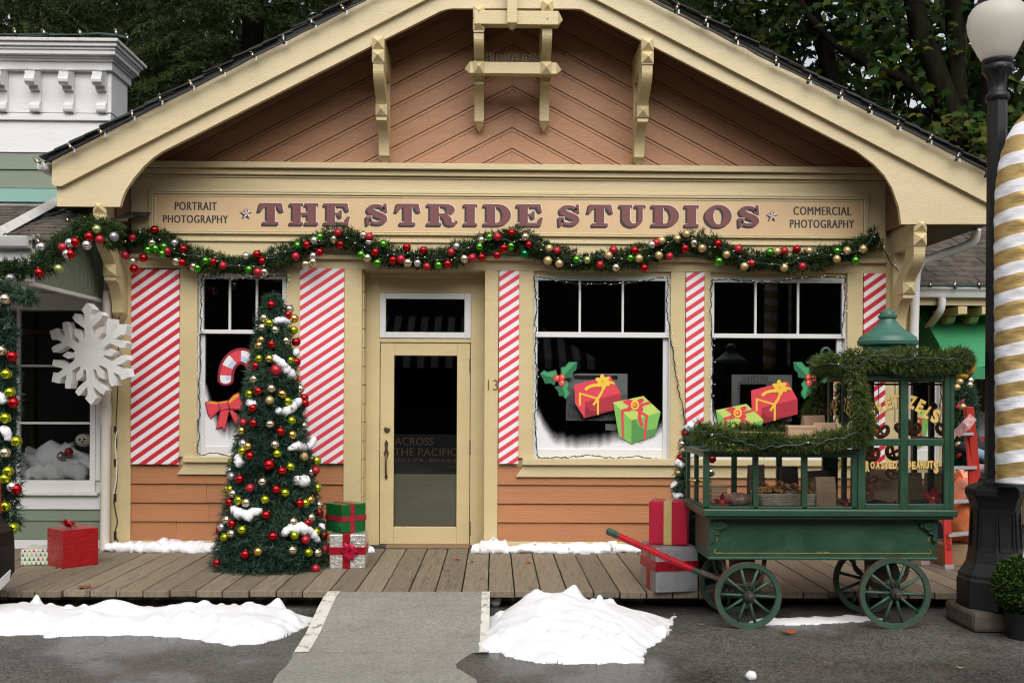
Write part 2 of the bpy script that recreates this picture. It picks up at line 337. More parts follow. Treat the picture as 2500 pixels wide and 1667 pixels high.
# --- text as mesh
def text_poly(body, bold=0., spacing=1.):
    cu = bpy.data.curves.new('t', 'FONT'); cu.body = body; cu.size = 1; cu.offset = bold; cu.space_character = spacing; cu.resolution_u = 3
    o = bpy.data.objects.new('t', cu); COL.objects.link(o)
    dg = bpy.context.evaluated_depsgraph_get(); me = bpy.data.meshes.new_from_object(o.evaluated_get(dg))
    vs = [tuple(v.co) for v in me.vertices]; fs = [tuple(p.vertices) for p in me.polygons]
    bpy.data.objects.remove(o); bpy.data.curves.remove(cu); bpy.data.meshes.remove(me)
    return vs, fs
def text_into(mb, body, x0, x1, z0, z1, y, mi=0, bold=0., fn=None, spacing=1.):
    vs, fs = text_poly(body, bold, spacing); xs = [v[0] for v in vs]; zs = [v[1] for v in vs]
    ax, bx, az, bz = min(xs), max(xs), min(zs), max(zs)
    pts = [(x0 + (v[0] - ax) / (bx - ax) * (x1 - x0), y, z0 + (v[1] - az) / (bz - az) * (z1 - z0)) for v in vs]
    if fn: pts = [fn(*p) for p in pts]
    return mb.add(pts, fs, mi)
def ordinal(n):
    w = 'first second third fourth fifth sixth seventh eighth ninth tenth eleventh twelfth thirteenth fourteenth fifteenth sixteenth seventeenth eighteenth nineteenth twentieth'.split()
    if n <= 20: return w[n - 1]
    t = {2: 'twenty', 3: 'thirty', 4: 'forty'}[n // 10]
    return (t + '-' + w[n % 10 - 1]) if n % 10 else {2: 'twentieth', 3: 'thirtieth', 4: 'fortieth'}[n // 10]
# --- baubles
BM = {}
def bauble_mesh(k):
    if k not in BM:
        b = MB(); b.ball((0, 0, 0), 1, 20); b.lathe([(.24, .93), (.24, 1.14), (.14, 1.17), (.06, 1.3)], n=10, mi=1)
        BM[k] = mesh_of('bauble', b.v, b.f, [BAUBLE[k], M['metal']], b.m, True)
    return BM[k]
WORD = {'red': 'shiny red', 'matte_red': 'matte red', 'gold': 'shiny gold', 'champagne': 'shiny champagne', 'matte_gold': 'matte gold', 'lime': 'shiny lime', 'green': 'shiny green', 'pale_green': 'pale green', 'silver': 'silver', 'matte_silver': 'dull silver', 'emerald': 'emerald green'}
def baubles(items, where, order, group, key):
    """items: (colour, point, radius); each labelled by its place among those of its colour"""
    items = sorted(items, key=key); cnt = {}; tot = {}
    for c, p, r in items: tot[c] = tot.get(c, 0) + 1
    for c, p, r in items:
        cnt[c] = cnt.get(c, 0) + 1
        o = bpy.data.objects.new('bauble', bauble_mesh(c)); COL.objects.link(o); o.location = p; o.scale = (r, r, r)
        o.rotation_euler = (random.uniform(-.7, .7), random.uniform(-.7, .7), random.uniform(0, 6))
        lab = ('only %s bauble on the %s' % (WORD[c], where)) if tot[c] == 1 else ('%s bauble on the %s, %s of that colour from %s' % (WORD[c], where, ordinal(cnt[c]), order))
        tag(o, lab, 'bauble', group)
def lumps(mb, path, r, rng=RNG, flat=1., n=10, step=.03, jit=.22, mi=0):
    p = resample(smooth_path(path, 1), step); k = len(p)
    rr = [r * (.75 + .5 * rng.random()) * (math.sin(math.pi * min(max((i + .35) / (k - .3), 0), 1)) ** .35 + .02) for i in range(k)]
    p = [q + Vector(rng.normal(0, r * .1, 3)) for q in p]
    mb.tube(p, rr, n, mi, flat=flat, jit=jit, rng=rng); return mb
# ------------------------------------------------------------------ ground
wx = lambda px, py=900, Y=0.: P(px, py, Y).x
wz = lambda px, py, Y=0.: P(px, py, Y).z
DZ = .14; DF = -2.09
g = MB(); g.poly([(-500, -500, 0), (500, -500, 0), (500, 900, 0), (-500, 900, 0)])
m = mat('wet_asphalt', (.072, .068, .061), .5, var=.25, scale=2.2, bump=.9, bscale=130)
t = m.node_tree; b = t.nodes['Principled BSDF']; L = t.links.new
tc = _n(t, 'ShaderNodeTexCoord')
def aggregate(m_, lo, hi):       # stone chips in the bitumen
    t_ = m_.node_tree; b_ = t_.nodes['Principled BSDF']; L_ = t_.links.new; tc_ = _n(t_, 'ShaderNodeTexCoord')
    vo = _n(t_, 'ShaderNodeTexVoronoi', Scale=80.); L_(tc_.outputs['Object'], vo.inputs['Vector']); sep = _n(t_, 'ShaderNodeSeparateColor'); L_(vo.outputs['Color'], sep.inputs[0])
    ag = _n(t_, 'ShaderNodeMapRange'); ag.inputs['To Min'].default_value = lo; ag.inputs['To Max'].default_value = hi; L_(sep.outputs[0], ag.inputs['Value'])
    old = b_.inputs['Base Color'].links[0].from_socket; h2 = _n(t_, 'ShaderNodeHueSaturation'); L_(old, h2.inputs['Color']); L_(ag.outputs[0], h2.inputs['Value']); L_(h2.outputs[0], b_.inputs['Base Color'])
aggregate(m, .38, 1.75)
wn = _n(t, 'ShaderNodeTexNoise', Scale=.8, Detail=7.); L(tc.outputs['Object'], wn.inputs['Vector'])
wr = _n(t, 'ShaderNodeMapRange'); wr.inputs['From Min'].default_value = .44; wr.inputs['From Max'].default_value = .57; wr.inputs['To Min'].default_value = .12; wr.inputs['To Max'].default_value = .55; L(wn.outputs['Fac'], wr.inputs['Value']); L(wr.outputs[0], b.inputs['Roughness'])
wd = _n(t, 'ShaderNodeMapRange'); wd.inputs['From Min'].default_value = .42; wd.inputs['From Max'].default_value = .60; wd.inputs['To Min'].default_value = .68; wd.inputs['To Max'].default_value = 1.12; L(wn.outputs['Fac'], wd.inputs['Value']); wh_ = _n(t, 'ShaderNodeHueSaturation'); L(b.inputs['Base Color'].links[0].from_socket, wh_.inputs['Color']); L(wd.outputs[0], wh_.inputs['Value']); L(wh_.outputs[0], b.inputs['Base Color'])
M['asphalt'] = m
structure(build('road', g, m))
M['ramp'] = mat('dry_asphalt', (.25, .242, .215), .85, var=.12, scale=3, bump=.9, bscale=120, dirt=.35, dirtcol=(.12, .115, .10, 1), dscale=2.2, dlo=.56)
aggregate(M['ramp'], .8, 1.2)
M['line'] = mat('worn_white_line', (.60, .58, .52), .7, var=.1, scale=8, bump=.6, bscale=70, dirt=.95, dirtcol=(.17, .16, .14, 1), dscale=13, dlo=.53)
# ramp: asphalt wedge from the road up to the boardwalk, then a dry patch of road
rx0, rx1, ry = -1.26, -.04, -3.34
g = MB(); prof = [(ry - .05, .0055), (ry + .35, .03), (ry + .8, .105), (DF - .2, DZ - .006), (DF - .006, DZ - .004)]
n = len(prof)
for (ya, za), (yb, zb) in zip(prof[:-1], prof[1:]): g.poly([(rx0, ya, za), (rx1, ya, za), (rx1, yb, zb), (rx0, yb, zb)])
for x in (rx0, rx1): g.poly([(x, y, z) for y, z in prof] + [(x, DF - .006, -.01), (x, ry, -.01)])
structure(build('ramp', g, M['ramp']))
for x0, x1 in ((rx0 - .004, rx0 + .09), (rx1 - .05, rx1 + .012)):
    g = MB()
    for (ya, za), (yb, zb) in zip(prof[:-1], prof[1:]): g.poly([(x0, ya, za + .004), (x1, ya, za + .004), (x1, yb, zb + .004), (x0, yb, zb + .004)])
    structure(build('road_marking', g, M['line']))
edge = [(-1.28, ry + .06), (-1.24, -3.6), (-1.27, -3.9), (-1.22, -4.3), (-1.25, -5), (-1.2, -6), (-1.1, -7.5), (.1, -7.5), (-.05, -6), (-.14, -5), (-.20, -4.45), (-.12, -4.2), (-.08, -4.02), (-.16, -3.85), (-.24, -3.7), (-.2, -3.55), (-.09, ry + .06)]
sm = [Vector((x, y, .004)) for x, y in edge]; g = MB(); pl = []
for i in range(len(sm)): a, b2 = sm[i], sm[(i + 1) % len(sm)]; pl += [a.lerp(b2, .25), a.lerp(b2, .75)]
g.prism([(p.x, p.y) for p in pl], lambda a, b_, d: (a, b_, d), 0, .004)
structure(build('dry_road_patch', g, M['ramp']))
# boardwalk of planks running to the wall
M['deck'] = mat('weathered_planks', (.195, .157, .108), .7, var=.34, scale=4, stretch=(14, 1, 4), bump=.7, bscale=9, island=.2, dirt=.8, dirtcol=(.055, .042, .034, 1), dscale=2.2, dlo=.555, rvar=.2)
g = MB(); x = -9.2; k = 0; pitch = .2025; x = -.245 - 44 * pitch
while x < 9:
    dy = random.uniform(-.018, .018); dz = random.uniform(-.003, .003)
    g.box(x + .005, x + pitch - .005, DF + dy, .02, DZ - .052 + dz, DZ + dz); x += pitch
structure(build('boardwalk', g, M['deck'], bevel=.006))
g = MB(); g.box(-9, 9, -1.75, -1.6, 0, .085); g.box(-9, 9, -.9, -.75, 0, .085)
structure(build('boardwalk_joists', g, M['oldwood']))

# ------------------------------------------------------------------ the studio building
B = thing('studio_building', 'beige and salmon gabled wooden shop front with three sash windows and a glazed door', 'building', (0, 0, DZ))
zlint = wz(1250, 662)
OPEN = {'w1': (484, 700, 668, 1115), 'w2': (1302, 1635, 673, 1119), 'w3': (1733, 2065, 677, 1122)}
def opn(k): x0, x1, y0, y1 = OPEN[k]; return wx(x0), wx(x1), wz((x0 + x1) / 2, y1), wz((x0 + x1) / 2, y0)
dx0, dx1 = wx(884), wx(1183); XL, XR = wx(275), wx(2216)
zf_top, zf_bot = wz(1250, 409), wz(1250, 628)
core = MB()
xs = [XL]; 
for k in ('w1', None, 'w2', 'w3'): xs += list(opn(k)[:2]) if k else [dx0, dx1]
xs.append(XR)
for i in range(0, len(xs), 2): core.box(xs[i], xs[i + 1], 0, .12, DZ, zlint)
for k in ('w1', 'w2', 'w3'):
    a, b_, c, d = opn(k); core.box(a, b_, 0, .12, DZ, c); core.box(a, b_, 0, .12, d, zlint)
core.box(XL, XR, 0, .12, zlint, zf_top)
core.box(XL, XL + .1, .12, 4.2, DZ, zf_top); core.box(XR - .1, XR, .12, 4.2, DZ, zf_top)
build('wall', core, M['beige'], B)
room = MB(); rxa, rxb = XL + .11, XR - .11
room.box(rxa, rxb, 4.1, 4.2, DZ, zf_top); room.box(rxa, rxb, .13, 4.1, zf_top - .15, zf_top - .05); room.box(rxa, rxb, .13, 4.1, DZ - .06, DZ + .01)
room.box(rxa, rxa + .03, .13, 4.1, DZ + .01, zf_top - .15); room.box(rxb - .03, rxb, .13, 4.1, DZ + .01, zf_top - .15)
room.box(wx(1183, 900) + .2, wx(1183, 900) + .24, .25, 4.1, DZ + .01, zf_top - .15); room.box(wx(884, 900) - .24, wx(884, 900) - .2, .25, 4.1, DZ + .01, zf_top - .15)
build('interior', room, M['dark'], B)
# siding below the windows
def siding(x0, x1, zs, y, mb, proud=.024):
    for za, zb in zip(zs[:-1], zs[1:]):
        cut = [x0] + sorted(random.uniform(x0 + .4, x1 - .4) for _ in range(1 if x1 - x0 > 2 else 0)) + [x1]
        for a, b_ in zip(cut[:-1], cut[1:]):
            mb.yz([(y - proud, za + .002), (y - .006, zb - .004), (y, zb - .004), (y, za + .002)], a + .0012, b_ - .0012)
zb0 = wz(1250, 1320); pit = .1825
for x0, x1 in ((323, 841), (1216, 2157)):
    s_ = MB(); siding(wx(x0), wx(x1), [zb0 + pit * i for i in range(5)], 0, s_); build('siding', s_, M['orange'], B, bevel=.002)
tr = MB()
for a, b_ in ((323, 841), (1216, 2157)): tr.box(wx(a), wx(b_), -.033, 0, DZ + .002, zb0)
build('base_board', tr, M['beige_h'], B, bevel=.004)
for (a, b_, zt, zb_) in ((275, 323, zf_bot, DZ), (441, 484, zlint, wz(460, 1115)), (700, 734, zlint, wz(710, 1115)), (841, 884, zlint, DZ), (1183, 1216, zlint, DZ), (1266, 1302, zlint, wz(1280, 1118)), (1635, 1671, zlint, wz(1650, 1119)), (1717, 1733, zlint, wz(1725, 1120)), (2065, 2103, zlint, wz(2080, 1122)), (2157, 2216, zf_bot, DZ)):
    t_ = MB(); t_.box(wx(a), wx(b_), -.036, 0, zb_ + .003, zt); build('casing' if zb_ > DZ + .1 else 'corner_board', t_, M['beige'], B, bevel=.004)
t_ = MB(); t_.box(wx(325), wx(2157), -.03, 0, zlint + .001, zf_bot); build('lintel_band', t_, M['beige_h'], B, bevel=.003)
# windows
def sash(px0, px1, py0, py1, rail0, rail1, panes, mull, lx0, lx1, lz, sill):
    zc = lambda py: wz((px0 + px1) / 2, py); X0, X1, Z0, Z1 = wx(px0), wx(px1), zc(py1), zc(py0)
    zr1, zr0 = zc(rail0), zc(rail1); f = MB()
    t0 = wx(panes[0]) - X0; zp = zc(panes[2])
    f.box(X0, X0 + t0, .0, .05, zr0 + .001, Z1); f.box(X1 - t0, X1, .0, .05, zr0 + .001, Z1); f.box(X0 + t0, X1 - t0, .002, .05, zp, Z1)
    f.box(X0, X1, -.004, .055, zr0 + .001, zr1)
    for c in mull: x = wx(c); f.box(x - .011, x + .011, .006, .045, zr1, zp)
    a, b_ = wx(lx0), wx(lx1); zl = zc(lz)
    f.box(X0, a, .03, .08, Z0, zr0); f.box(b_, X1, .03, .08, Z0, zr0); f.box(a, b_, .032, .08, Z0, zl)
    f.box(X0, X0 + .012, -.02, .03, Z0, zr0 - .001); f.box(X1 - .012, X1, -.02, .03, Z0, zr0 - .001)
    w = build('window', f, M['white'], B, bevel=.003)
    ex = [X0 + t0] + [wx(c) for c in mull] + [X1 - t0]
    for i in range(3):
        p = MB(); p.poly([(ex[i] - .002, .028, zr1 - .002), (ex[i + 1] + .002, .028, zr1 - .002), (ex[i + 1] + .002, .028, zp + .002), (ex[i] - .002, .028, zp + .002)]); build('pane', p, M['glass'], w)
    p = MB(); p.poly([(a - .002, .056, zl - .002), (b_ + .002, .056, zl - .002), (b_ + .002, .056, zr0 + .002), (a - .002, .056, zr0 + .002)]); build('pane', p, M['glass'], w)
    s0, s1, sy0, sy1, a0, a1, ay = sill
    q = MB(); zs = wz((s0 + s1) / 2, sy1); q.box(wx(s0), wx(s1), -.085, .0, zs, Z0 + .004)
    za = wz((s0 + s1) / 2, ay); q.prism([(wx(a0), za), (wx(a1), za), (wx(s1) - .02, zs - .001), (wx(s0) + .02, zs - .001)], lambda u, v, d: (u, d, v), -.045, 0)
    build('sill', q, M['beige_h'], w, bevel=.004)
    return a, b_, zl, zr0
LW1 = sash(484, 700, 668, 1115, 805, 815, (496, 690, 681), (559.5, 625.5), 498, 688, 1090, (453, 725, 1115, 1127, 437, 740, 1157))
LW2 = sash(1302, 1635, 673, 1119, 811, 824, (1313, 1622, 685), (1415, 1520), 1312, 1620, 1097, (1276, 1655, 1119, 1134, 1260, 1668, 1164))
LW3 = sash(1733, 2065, 677, 1122, 815, 826, (1743, 2050, 690), (1844.5, 1948.5), 1741, 2045, 1098, (1712, 2085, 1122, 1136, 1698, 2100, 1166))
# door recess, transom and door
YD = .2; zrec = wz(1033, 664); D = lambda px, py: P(px, py, YD)
r_ = MB(); r_.box(dx0 - .03, dx0, .12, YD + .1, DZ, zrec); r_.box(dx1, dx1 + .03, .12, YD + .1, DZ, zrec); r_.box(dx0, dx1, .12, YD + .1, zrec, zrec + .03)
fx0, fx1 = D(927, 900).x, D(1149, 900).x; zt1, zt0, zd1, zd0 = D(1038, 716).z, D(1038, 825).z, D(1038, 836).z, DZ + .015
r_.box(dx0, fx0, YD, YD + .08, DZ, zrec); r_.box(fx1, dx1, YD, YD + .08, DZ, zrec); r_.box(fx0, fx1, YD + .001, YD + .08, zt1, zrec); r_.box(fx0, fx1, YD + .001, YD + .08, zd1, zt0)
r_.box(dx0, dx1, YD - .03, YD, D(1038, 678).z, zrec)
build('door_frame', r_, M['beige'], B, bevel=.004)
lp = MB()
for i in range(14):
    z = DZ + .14 + i * .182
    if z + .18 < zrec: lp.yz([(0.0, z), (YD - .002, z), (YD - .002, z + .176), (0.0, z + .176)], dx0, dx0 + .016)
build('recess_siding', lp, M['beige'], B, bevel=.004)
tw = MB(); ax, bx, az, bz = D(942, 770).x, D(1134, 770).x, D(1038, 811).z, D(1038, 730).z
tw.box(fx0, ax, YD - .012, YD + .05, zt0, zt1); tw.box(bx, fx1, YD - .012, YD + .05, zt0, zt1); tw.box(ax, bx, YD - .011, YD + .05, zt0, az); tw.box(ax, bx, YD - .011, YD + .05, bz, zt1)
tw = build('transom_window', tw, M['white'], B, bevel=.004)
p = MB(); p.poly([(ax, YD + .02, az), (bx, YD + .02, az), (bx, YD + .02, bz), (ax, YD + .02, bz)]); build('pane', p, M['glass'], tw)
d_ = MB(); gx0, gx1, gz0, gz1 = D(961, 1080).x, D(1115, 1080).x, D(1038, 1286).z, D(1038, 868).z; e0, e1 = fx0 + .006, fx1 - .006
d_.box(e0, gx0, YD + .012, YD + .057, zd0, zd1 - .006); d_.box(gx1, e1, YD + .012, YD + .057, zd0, zd1 - .006); d_.box(gx0, gx1, YD + .013, YD + .057, zd0, gz0); d_.box(gx0, gx1, YD + .013, YD + .057, gz1, zd1 - .006)
door = build('door', d_, M['beige'], B, bevel=.004)
p = MB(); p.poly([(gx0, YD + .035, gz0), (gx1, YD + .035, gz0), (gx1, YD + .035, gz1), (gx0, YD + .035, gz1)]); build('pane', p, M['glass'], door)
hx = D(943, 1100).x; h_ = MB()
zs = [D(943, y).z for y in (1073, 1083, 1095, 1106, 1118, 1160, 1172)]
h_.xz([(hx, zs[0]), (hx + .012, zs[0] - .02), (hx + .02, zs[1]), (hx + .012, zs[2]), (hx + .026, zs[3]), (hx + .012, zs[4]), (hx - .012, zs[4]), (hx - .026, zs[3]), (hx - .012, zs[2]), (hx - .02, zs[1]), (hx - .012, zs[0] - .02)], YD + .004, YD + .012)
h_.tube(smooth_path([(hx, YD + .006, zs[3]), (hx, YD - .035, zs[3] - .03), (hx, YD - .05, (zs[3] + zs[5]) / 2), (hx, YD - .03, zs[5] + .03), (hx, YD + .006, zs[5])]), [.009] * 3 + [.011] * 8 + [.009] * 20 if False else .010, 8)
h_.xz([(hx, zs[6]), (hx + .016, zs[6] + .03), (hx + .01, zs[5] + .01), (hx - .01, zs[5] + .01), (hx - .016, zs[6] + .03)], YD + .004, YD + .012)
build('handle', h_, M['metal'], door, auto=40)
l_ = MB(); lk = D(945, 1048); l_.lathe([(.03, 0), (.03, .012), (.018, .016), (.018, .026), (.004, .026)], (lk.x, YD + .012, lk.z), 18, axis='y'); build('lock', l_, M['metal'], door, auto=40)
for y in (893, 1092, 1290):
    q = MB(); c = D(1148, y); q.tube([(c.x, YD + .006, c.z - .07), (c.x, YD + .006, c.z + .07)], .008, 8); build('hinge', q, M['metal'], door)
q = MB(); q.box(D(945, 1350).x, D(1147, 1350).x, .02, YD + .02, DZ, DZ + .014); build('threshold', q, plain('worn_threshold', (.20, .12, .07), .7, var=.2, bump=.3), B, bevel=.004)
q = MB(); text_into(q, '13', wx(1191, 940), wx(1216, 940), wz(1203, 953), wz(1203, 927), -.0385, bold=-.005); build('house_number', q, plain('brass_numerals', (.21, .15, .07), .4, .7), B)

# frieze with its mouldings
fr = MB(); x0, x1 = wx(325, 500), wx(2157, 500); zq = lambda py: wz(1250, py)
fr.box(x0, x1, -.06, 0, zf_bot + .002, zq(440)); build('frieze', fr, M['beige_h'], B, bevel=.004)
for a, b_, y, x_ in ((409, 423, -.15, .02), (424, 437, -.105, .0), (438, 443, -.075, 0)):
    q = MB(); q.box(x0 - x_, x1 + x_, y, 0, zq(b_), zq(a)); build('cornice_moulding', q, M['beige_h'], B, bevel=.004)
def frame(mb, xa, xb, za, zb, t, y0, y1): mb.box(xa, xb, y0, y1, zb - t, zb); mb.box(xa, xb, y0, y1, za, za + t); mb.box(xa, xa + t, y0, y1, za + t, zb - t); mb.box(xb - t, xb, y0, y1, za + t, zb - t)
q = MB(); sx0, sx1, sz0, sz1 = wx(387, 530), wx(2096, 530), zq(570), zq(490)
frame(q, sx0 - .07, sx1 + .07, sz0 - .11, sz1 + .075, .03, -.082, -.06); frame(q, sx0 - .04, sx1 + .04, sz0 - .04, sz1 + .04, .018, -.092, -.06); frame(q, sx0 - .018, sx1 + .018, sz0 - .018, sz1 + .018, .018, -.08, -.06)
build('panel_moulding', q, M['beige_h'], B, bevel=.005)
q = MB(); q.box(x0 - .0, x1, -.085, 0, zf_bot - .04, zf_bot + .001); build('drip_moulding', q, M['beige_h'], B, bevel=.006)

# gable of chevron boards
XA = P(1250, 300, 0).x; SL = .525; zap = P(1250, -182, -.62).z - .10; xa0 = P(1248, -182, -.62).x
def clip(poly, a, b, c):      # keep a*x + b*z >= c
    out = []
    for i in range(len(poly)):
        p, q = poly[i], poly[(i + 1) % len(poly)]; dp, dq = a * p[0] + b * p[1] - c, a * q[0] + b * q[1] - c
        if dp >= 0: out.append(p)
        if dp * dq < 0: t = dp / (dp - dq); out.append((p[0] + t * (q[0] - p[0]), p[1] + t * (q[1] - p[1])))
    return out
gb = MB(); gg = MB(); cz = P(1250, 264, 0).z; per = .2015
for sgn in (1, -1):
    for k in range(-11, 12):
        z0 = cz + k * per
        for lo, hi, dep in ((.006, per - .036, .024), (per - .030, per - .003, .020)):
            pl = [(0.0008, z0 + lo), (4.2, z0 + lo - SL * 4.2), (4.2, z0 + hi - SL * 4.2), (0.0008, z0 + hi)]
            for a, b_, c in ((0, 1, zf_top + .001), (-.514, -1, -(zap)), (-1, 0, -3.62)):
                if pl: pl = clip(pl, a, b_, c)
            if len(pl) >= 3:
                pl = [(XA + sgn * x, z) for x, z in pl]; gb.xz(pl, -.012 - dep, -.012)
gg.xz([(XA - 3.66, zf_top), (XA + 3.66, zf_top), (XA + 3.66, zap - .514 * 3.66), (XA, zap), (XA - 3.66, zap - .514 * 3.66)], -.012, .05)
gw = build('gable_wall', gb, M['pink'], B, bevel=.002); build('backing', gg, M['groove'], gw)
# bargeboards
YB = -.62
def px_poly(pts, Y): return [(P(a, b_, Y).x, P(a, b_, Y).z) for a, b_ in pts]
up_l = [(130, 395), (1248, -182), (1248, -104), (152, 456), (136, 455), (130, 450)]
up_r = [(1248, -182), (2425, 430), (2425, 505), (1248, -106)]
lo_l = [(137, 440), (1248, -125), (1248, 18), (1104, 18), (1090, 20), (1075, 26), (396, 368), (372, 384), (350, 404), (326, 432), (306, 462), (296, 484), (290, 503), (137, 503)]
lo_r = [(1248, -125), (2425, 470), (2425, 546), (2203, 546), (2197, 505), (2181, 458), (2162, 427), (2138, 401), (2094, 367), (1432, 27), (1420, 21), (1405, 19), (1248, 18)]
for pts, ya, yb in ((up_l, -.665, -.622), (up_r, -.665, -.622), (lo_l, -.62, -.58), (lo_r, -.62, -.58)):
    q = MB(); q.xz(px_poly(pts, -.64), ya, yb); build('bargeboard', q, M['barge'], B, bevel=.004)
# roof
tl, ap_, tr_ = P(125, 395, -.64), P(1248, -182, -.64), P(2430, 432, -.64)
rf = MB(); rf.xz([(tl.x, tl.z), (ap_.x, ap_.z), (tr_.x, tr_.z), (tr_.x, tr_.z + .03), (ap_.x, ap_.z + .035), (tl.x, tl.z + .03)], -.69, 5)
for a, sgn in ((tl, 1), (tr_, -1)):
    d = Vector((ap_.x - a.x, 0, ap_.z - a.z)); Ln = d.length; d.normalize(); nn = Vector((-d.z, 0, d.x)) * (1 if d.x > 0 else -1)
    k = 0
    while k * .15 < Ln:
        p0 = a + d * (k * .15 - .05) + nn * (.055 + random.uniform(-.003, .008)); p1 = a + d * (k * .15 + .24) + nn * .036; e = -.72 + random.uniform(-.02, .02)
        rf.xz([(p0.x, p0.z - .012), (p1.x, p1.z - .012), (p1.x, p1.z), (p0.x, p0.z)] if sgn > 0 else [(p1.x, p1.z - .012), (p0.x, p0.z - .012), (p0.x, p0.z), (p1.x, p1.z)], e, 5); k += 1
roof = build('roof', rf, M['shingle_dark'], B)
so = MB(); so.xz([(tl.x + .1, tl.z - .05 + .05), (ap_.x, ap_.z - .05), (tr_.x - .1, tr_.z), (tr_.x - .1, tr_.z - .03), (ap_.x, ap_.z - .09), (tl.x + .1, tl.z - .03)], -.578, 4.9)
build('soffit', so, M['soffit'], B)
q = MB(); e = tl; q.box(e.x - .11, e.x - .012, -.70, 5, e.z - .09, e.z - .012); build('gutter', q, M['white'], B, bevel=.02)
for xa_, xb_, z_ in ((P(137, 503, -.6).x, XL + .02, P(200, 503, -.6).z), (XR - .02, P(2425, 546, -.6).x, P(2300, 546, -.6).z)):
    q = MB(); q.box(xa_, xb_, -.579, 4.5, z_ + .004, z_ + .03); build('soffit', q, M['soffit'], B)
# brackets
def curve(pts, it=3): return [(p.x, p.z) for p in smooth_path([(a, 0, b_) for a, b_ in pts], it)]
def bracket(name, xc, w, zt, zb, o, y0=0., third=.56, pend=True):
    H = zt - zb; q = MB(); h = w / 2; f = lambda u: y0 - u
    q.box(xc - h, xc + h, f(o), f(0), zt - .24 * H if H < 1.0 else zt - .23 * H, zt)
    q.box(xc - h + .004, xc + h - .004, f(.11), f(0), zb + .10 * H, zt - .1 * H)
    inner = [(o - .01, zt - .22 * H), (o - .02, zt - .36 * H), (.62 * o, zt - (third - .07) * H), (.58 * o, zt - third * H)]
    low = [(.58 * o, zt - (third + .09) * H), (.45 * o, zt - (third + .11) * H), (.3 * o, zt - (third + .22) * H), (.26 * o, zb + .12 * H), (.26 * o, zb + .07 * H), (.10, zb + .07 * H)]
    a = curve(inner); c = curve(low)
    back = [(.10, zb + .2 * H), (.12, zb + .30 * H), (.28 * o, zt - (third - .02) * H), (.34 * o, zt - (third - .10) * H), (.62 * o, zt - .33 * H), (.66 * o, zt - .22 * H)]
    pl = a + c + back
    q.prism([(f(u), z) for u, z in pl], lambda a_, b_, d: (d, a_, b_), xc - h + .002, xc + h - .002)
    q.stud(xc, f(o) - .0, zt - .06 * H, h + .006, .055 * H, .05); q.stud(xc, f(o), zt - .175 * H, h + .006, .05 * H, .05)
    yb = f(.58 * o) - .012; q.box(xc - h - .004, xc + h + .004, yb, f(.38 * o), zt - (third + .055) * H, zt - (third - .055) * H); q.stud(xc, yb, zt - third * H, h + .004, .055 * H, .045)
    if pend:
        q.box(xc - h * .85, xc + h * .85, f(.2 * o), f(.02), zb + .075 * H, zb + .11 * H)
        zq_ = zb + .075 * H; v = [(xc - h, f(.24 * o), zq_), (xc + h, f(.24 * o), zq_), (xc + h, f(.0), zq_), (xc - h, f(0), zq_), (xc, f(.13 * o), zb)]
        q.add(v, [(0, 1, 4), (1, 2, 4), (2, 3, 4), (3, 0, 4), (3, 2, 1, 0)])
    return build(name, q, M['beige'], B, bevel=.005)
bx_ = lambda px, py: P(px, py, -.66).x
bracket('gable_bracket', bx_(924, 100), .10, P(924, 88, -.68).z, P(935, 407, -.1).z, .68)
bracket('gable_bracket', bx_(1583, 100) - .01, .10, P(1583, 92, -.68).z, P(1563, 411, -.1).z, .68)
for px in (1169, 1336):
    bracket('gable_bracket', bx_(px, 50), .094, P(px, 0 if px > 1200 else 14, -.68).z, P(px, 323, -.1).z, .68, third=.535)
bracket('eave_bracket', -3.60, .11, P(253, 488, -.62).z, P(296, 787, -.08).z, .60)
bracket('eave_bracket', 3.92, .11, P(2237, 532, -.62).z, P(2199, 830, -.08).z, .60)
q = MB(); c = lambda px, py: P(px, py, -.70)
a, b_ = c(1158, 27), c(1363, 55); q.box(a.x, b_.x, -.72, -.62, b_.z - .03, a.z); xm, zm, hz = b_.x, (a.z + b_.z - .03) / 2, (a.z - b_.z + .03) / 2
q.add([(xm, -.72, zm - hz), (xm, -.62, zm - hz), (xm, -.62, zm + hz), (xm, -.72, zm + hz), (xm + .045, -.67, zm)], [(0, 1, 4), (1, 2, 4), (2, 3, 4), (3, 0, 4)])
build('cross_beam', q, M['beige'], B, bevel=.004)
c = lambda px, py: P(px, py, -.44)
q = MB(); a, b_ = c(1147, 156), c(1358, 181); q.box(a.x, b_.x, -.50, -.40, b_.z - .02, a.z); zm, hz = (a.z + b_.z - .02) / 2, (a.z - b_.z + .02) / 2
for xm, s_ in ((b_.x, .05), (a.x, -.05)):
    q.add([(xm, -.50, zm - hz), (xm, -.40, zm - hz), (xm, -.40, zm + hz), (xm, -.50, zm + hz), (xm + s_, -.45, zm)], [(0, 1, 4), (1, 2, 4), (2, 3, 4), (3, 0, 4)])
for px in (1169, 1336): q.stud(bx_(px, 50), -.505, zm, .052, hz + .008, .05)
cb = build('cross_beam', q, M['beige'], B, bevel=.004)
q = MB()
for i in range(46):
    x = c(1183 + (1325 - 1183) * i / 45, 150).x + random.uniform(-.006, .006); h = random.uniform(.07, .10); q.tube([(x, -.45, zm + hz), (x + random.uniform(-.015, .015), -.45 + random.uniform(-.04, .04), zm + hz + h)], .0022, 4)
build('bird_spikes', q, plain('bird_spikes_mat', (.22, .18, .14), .5), cb)
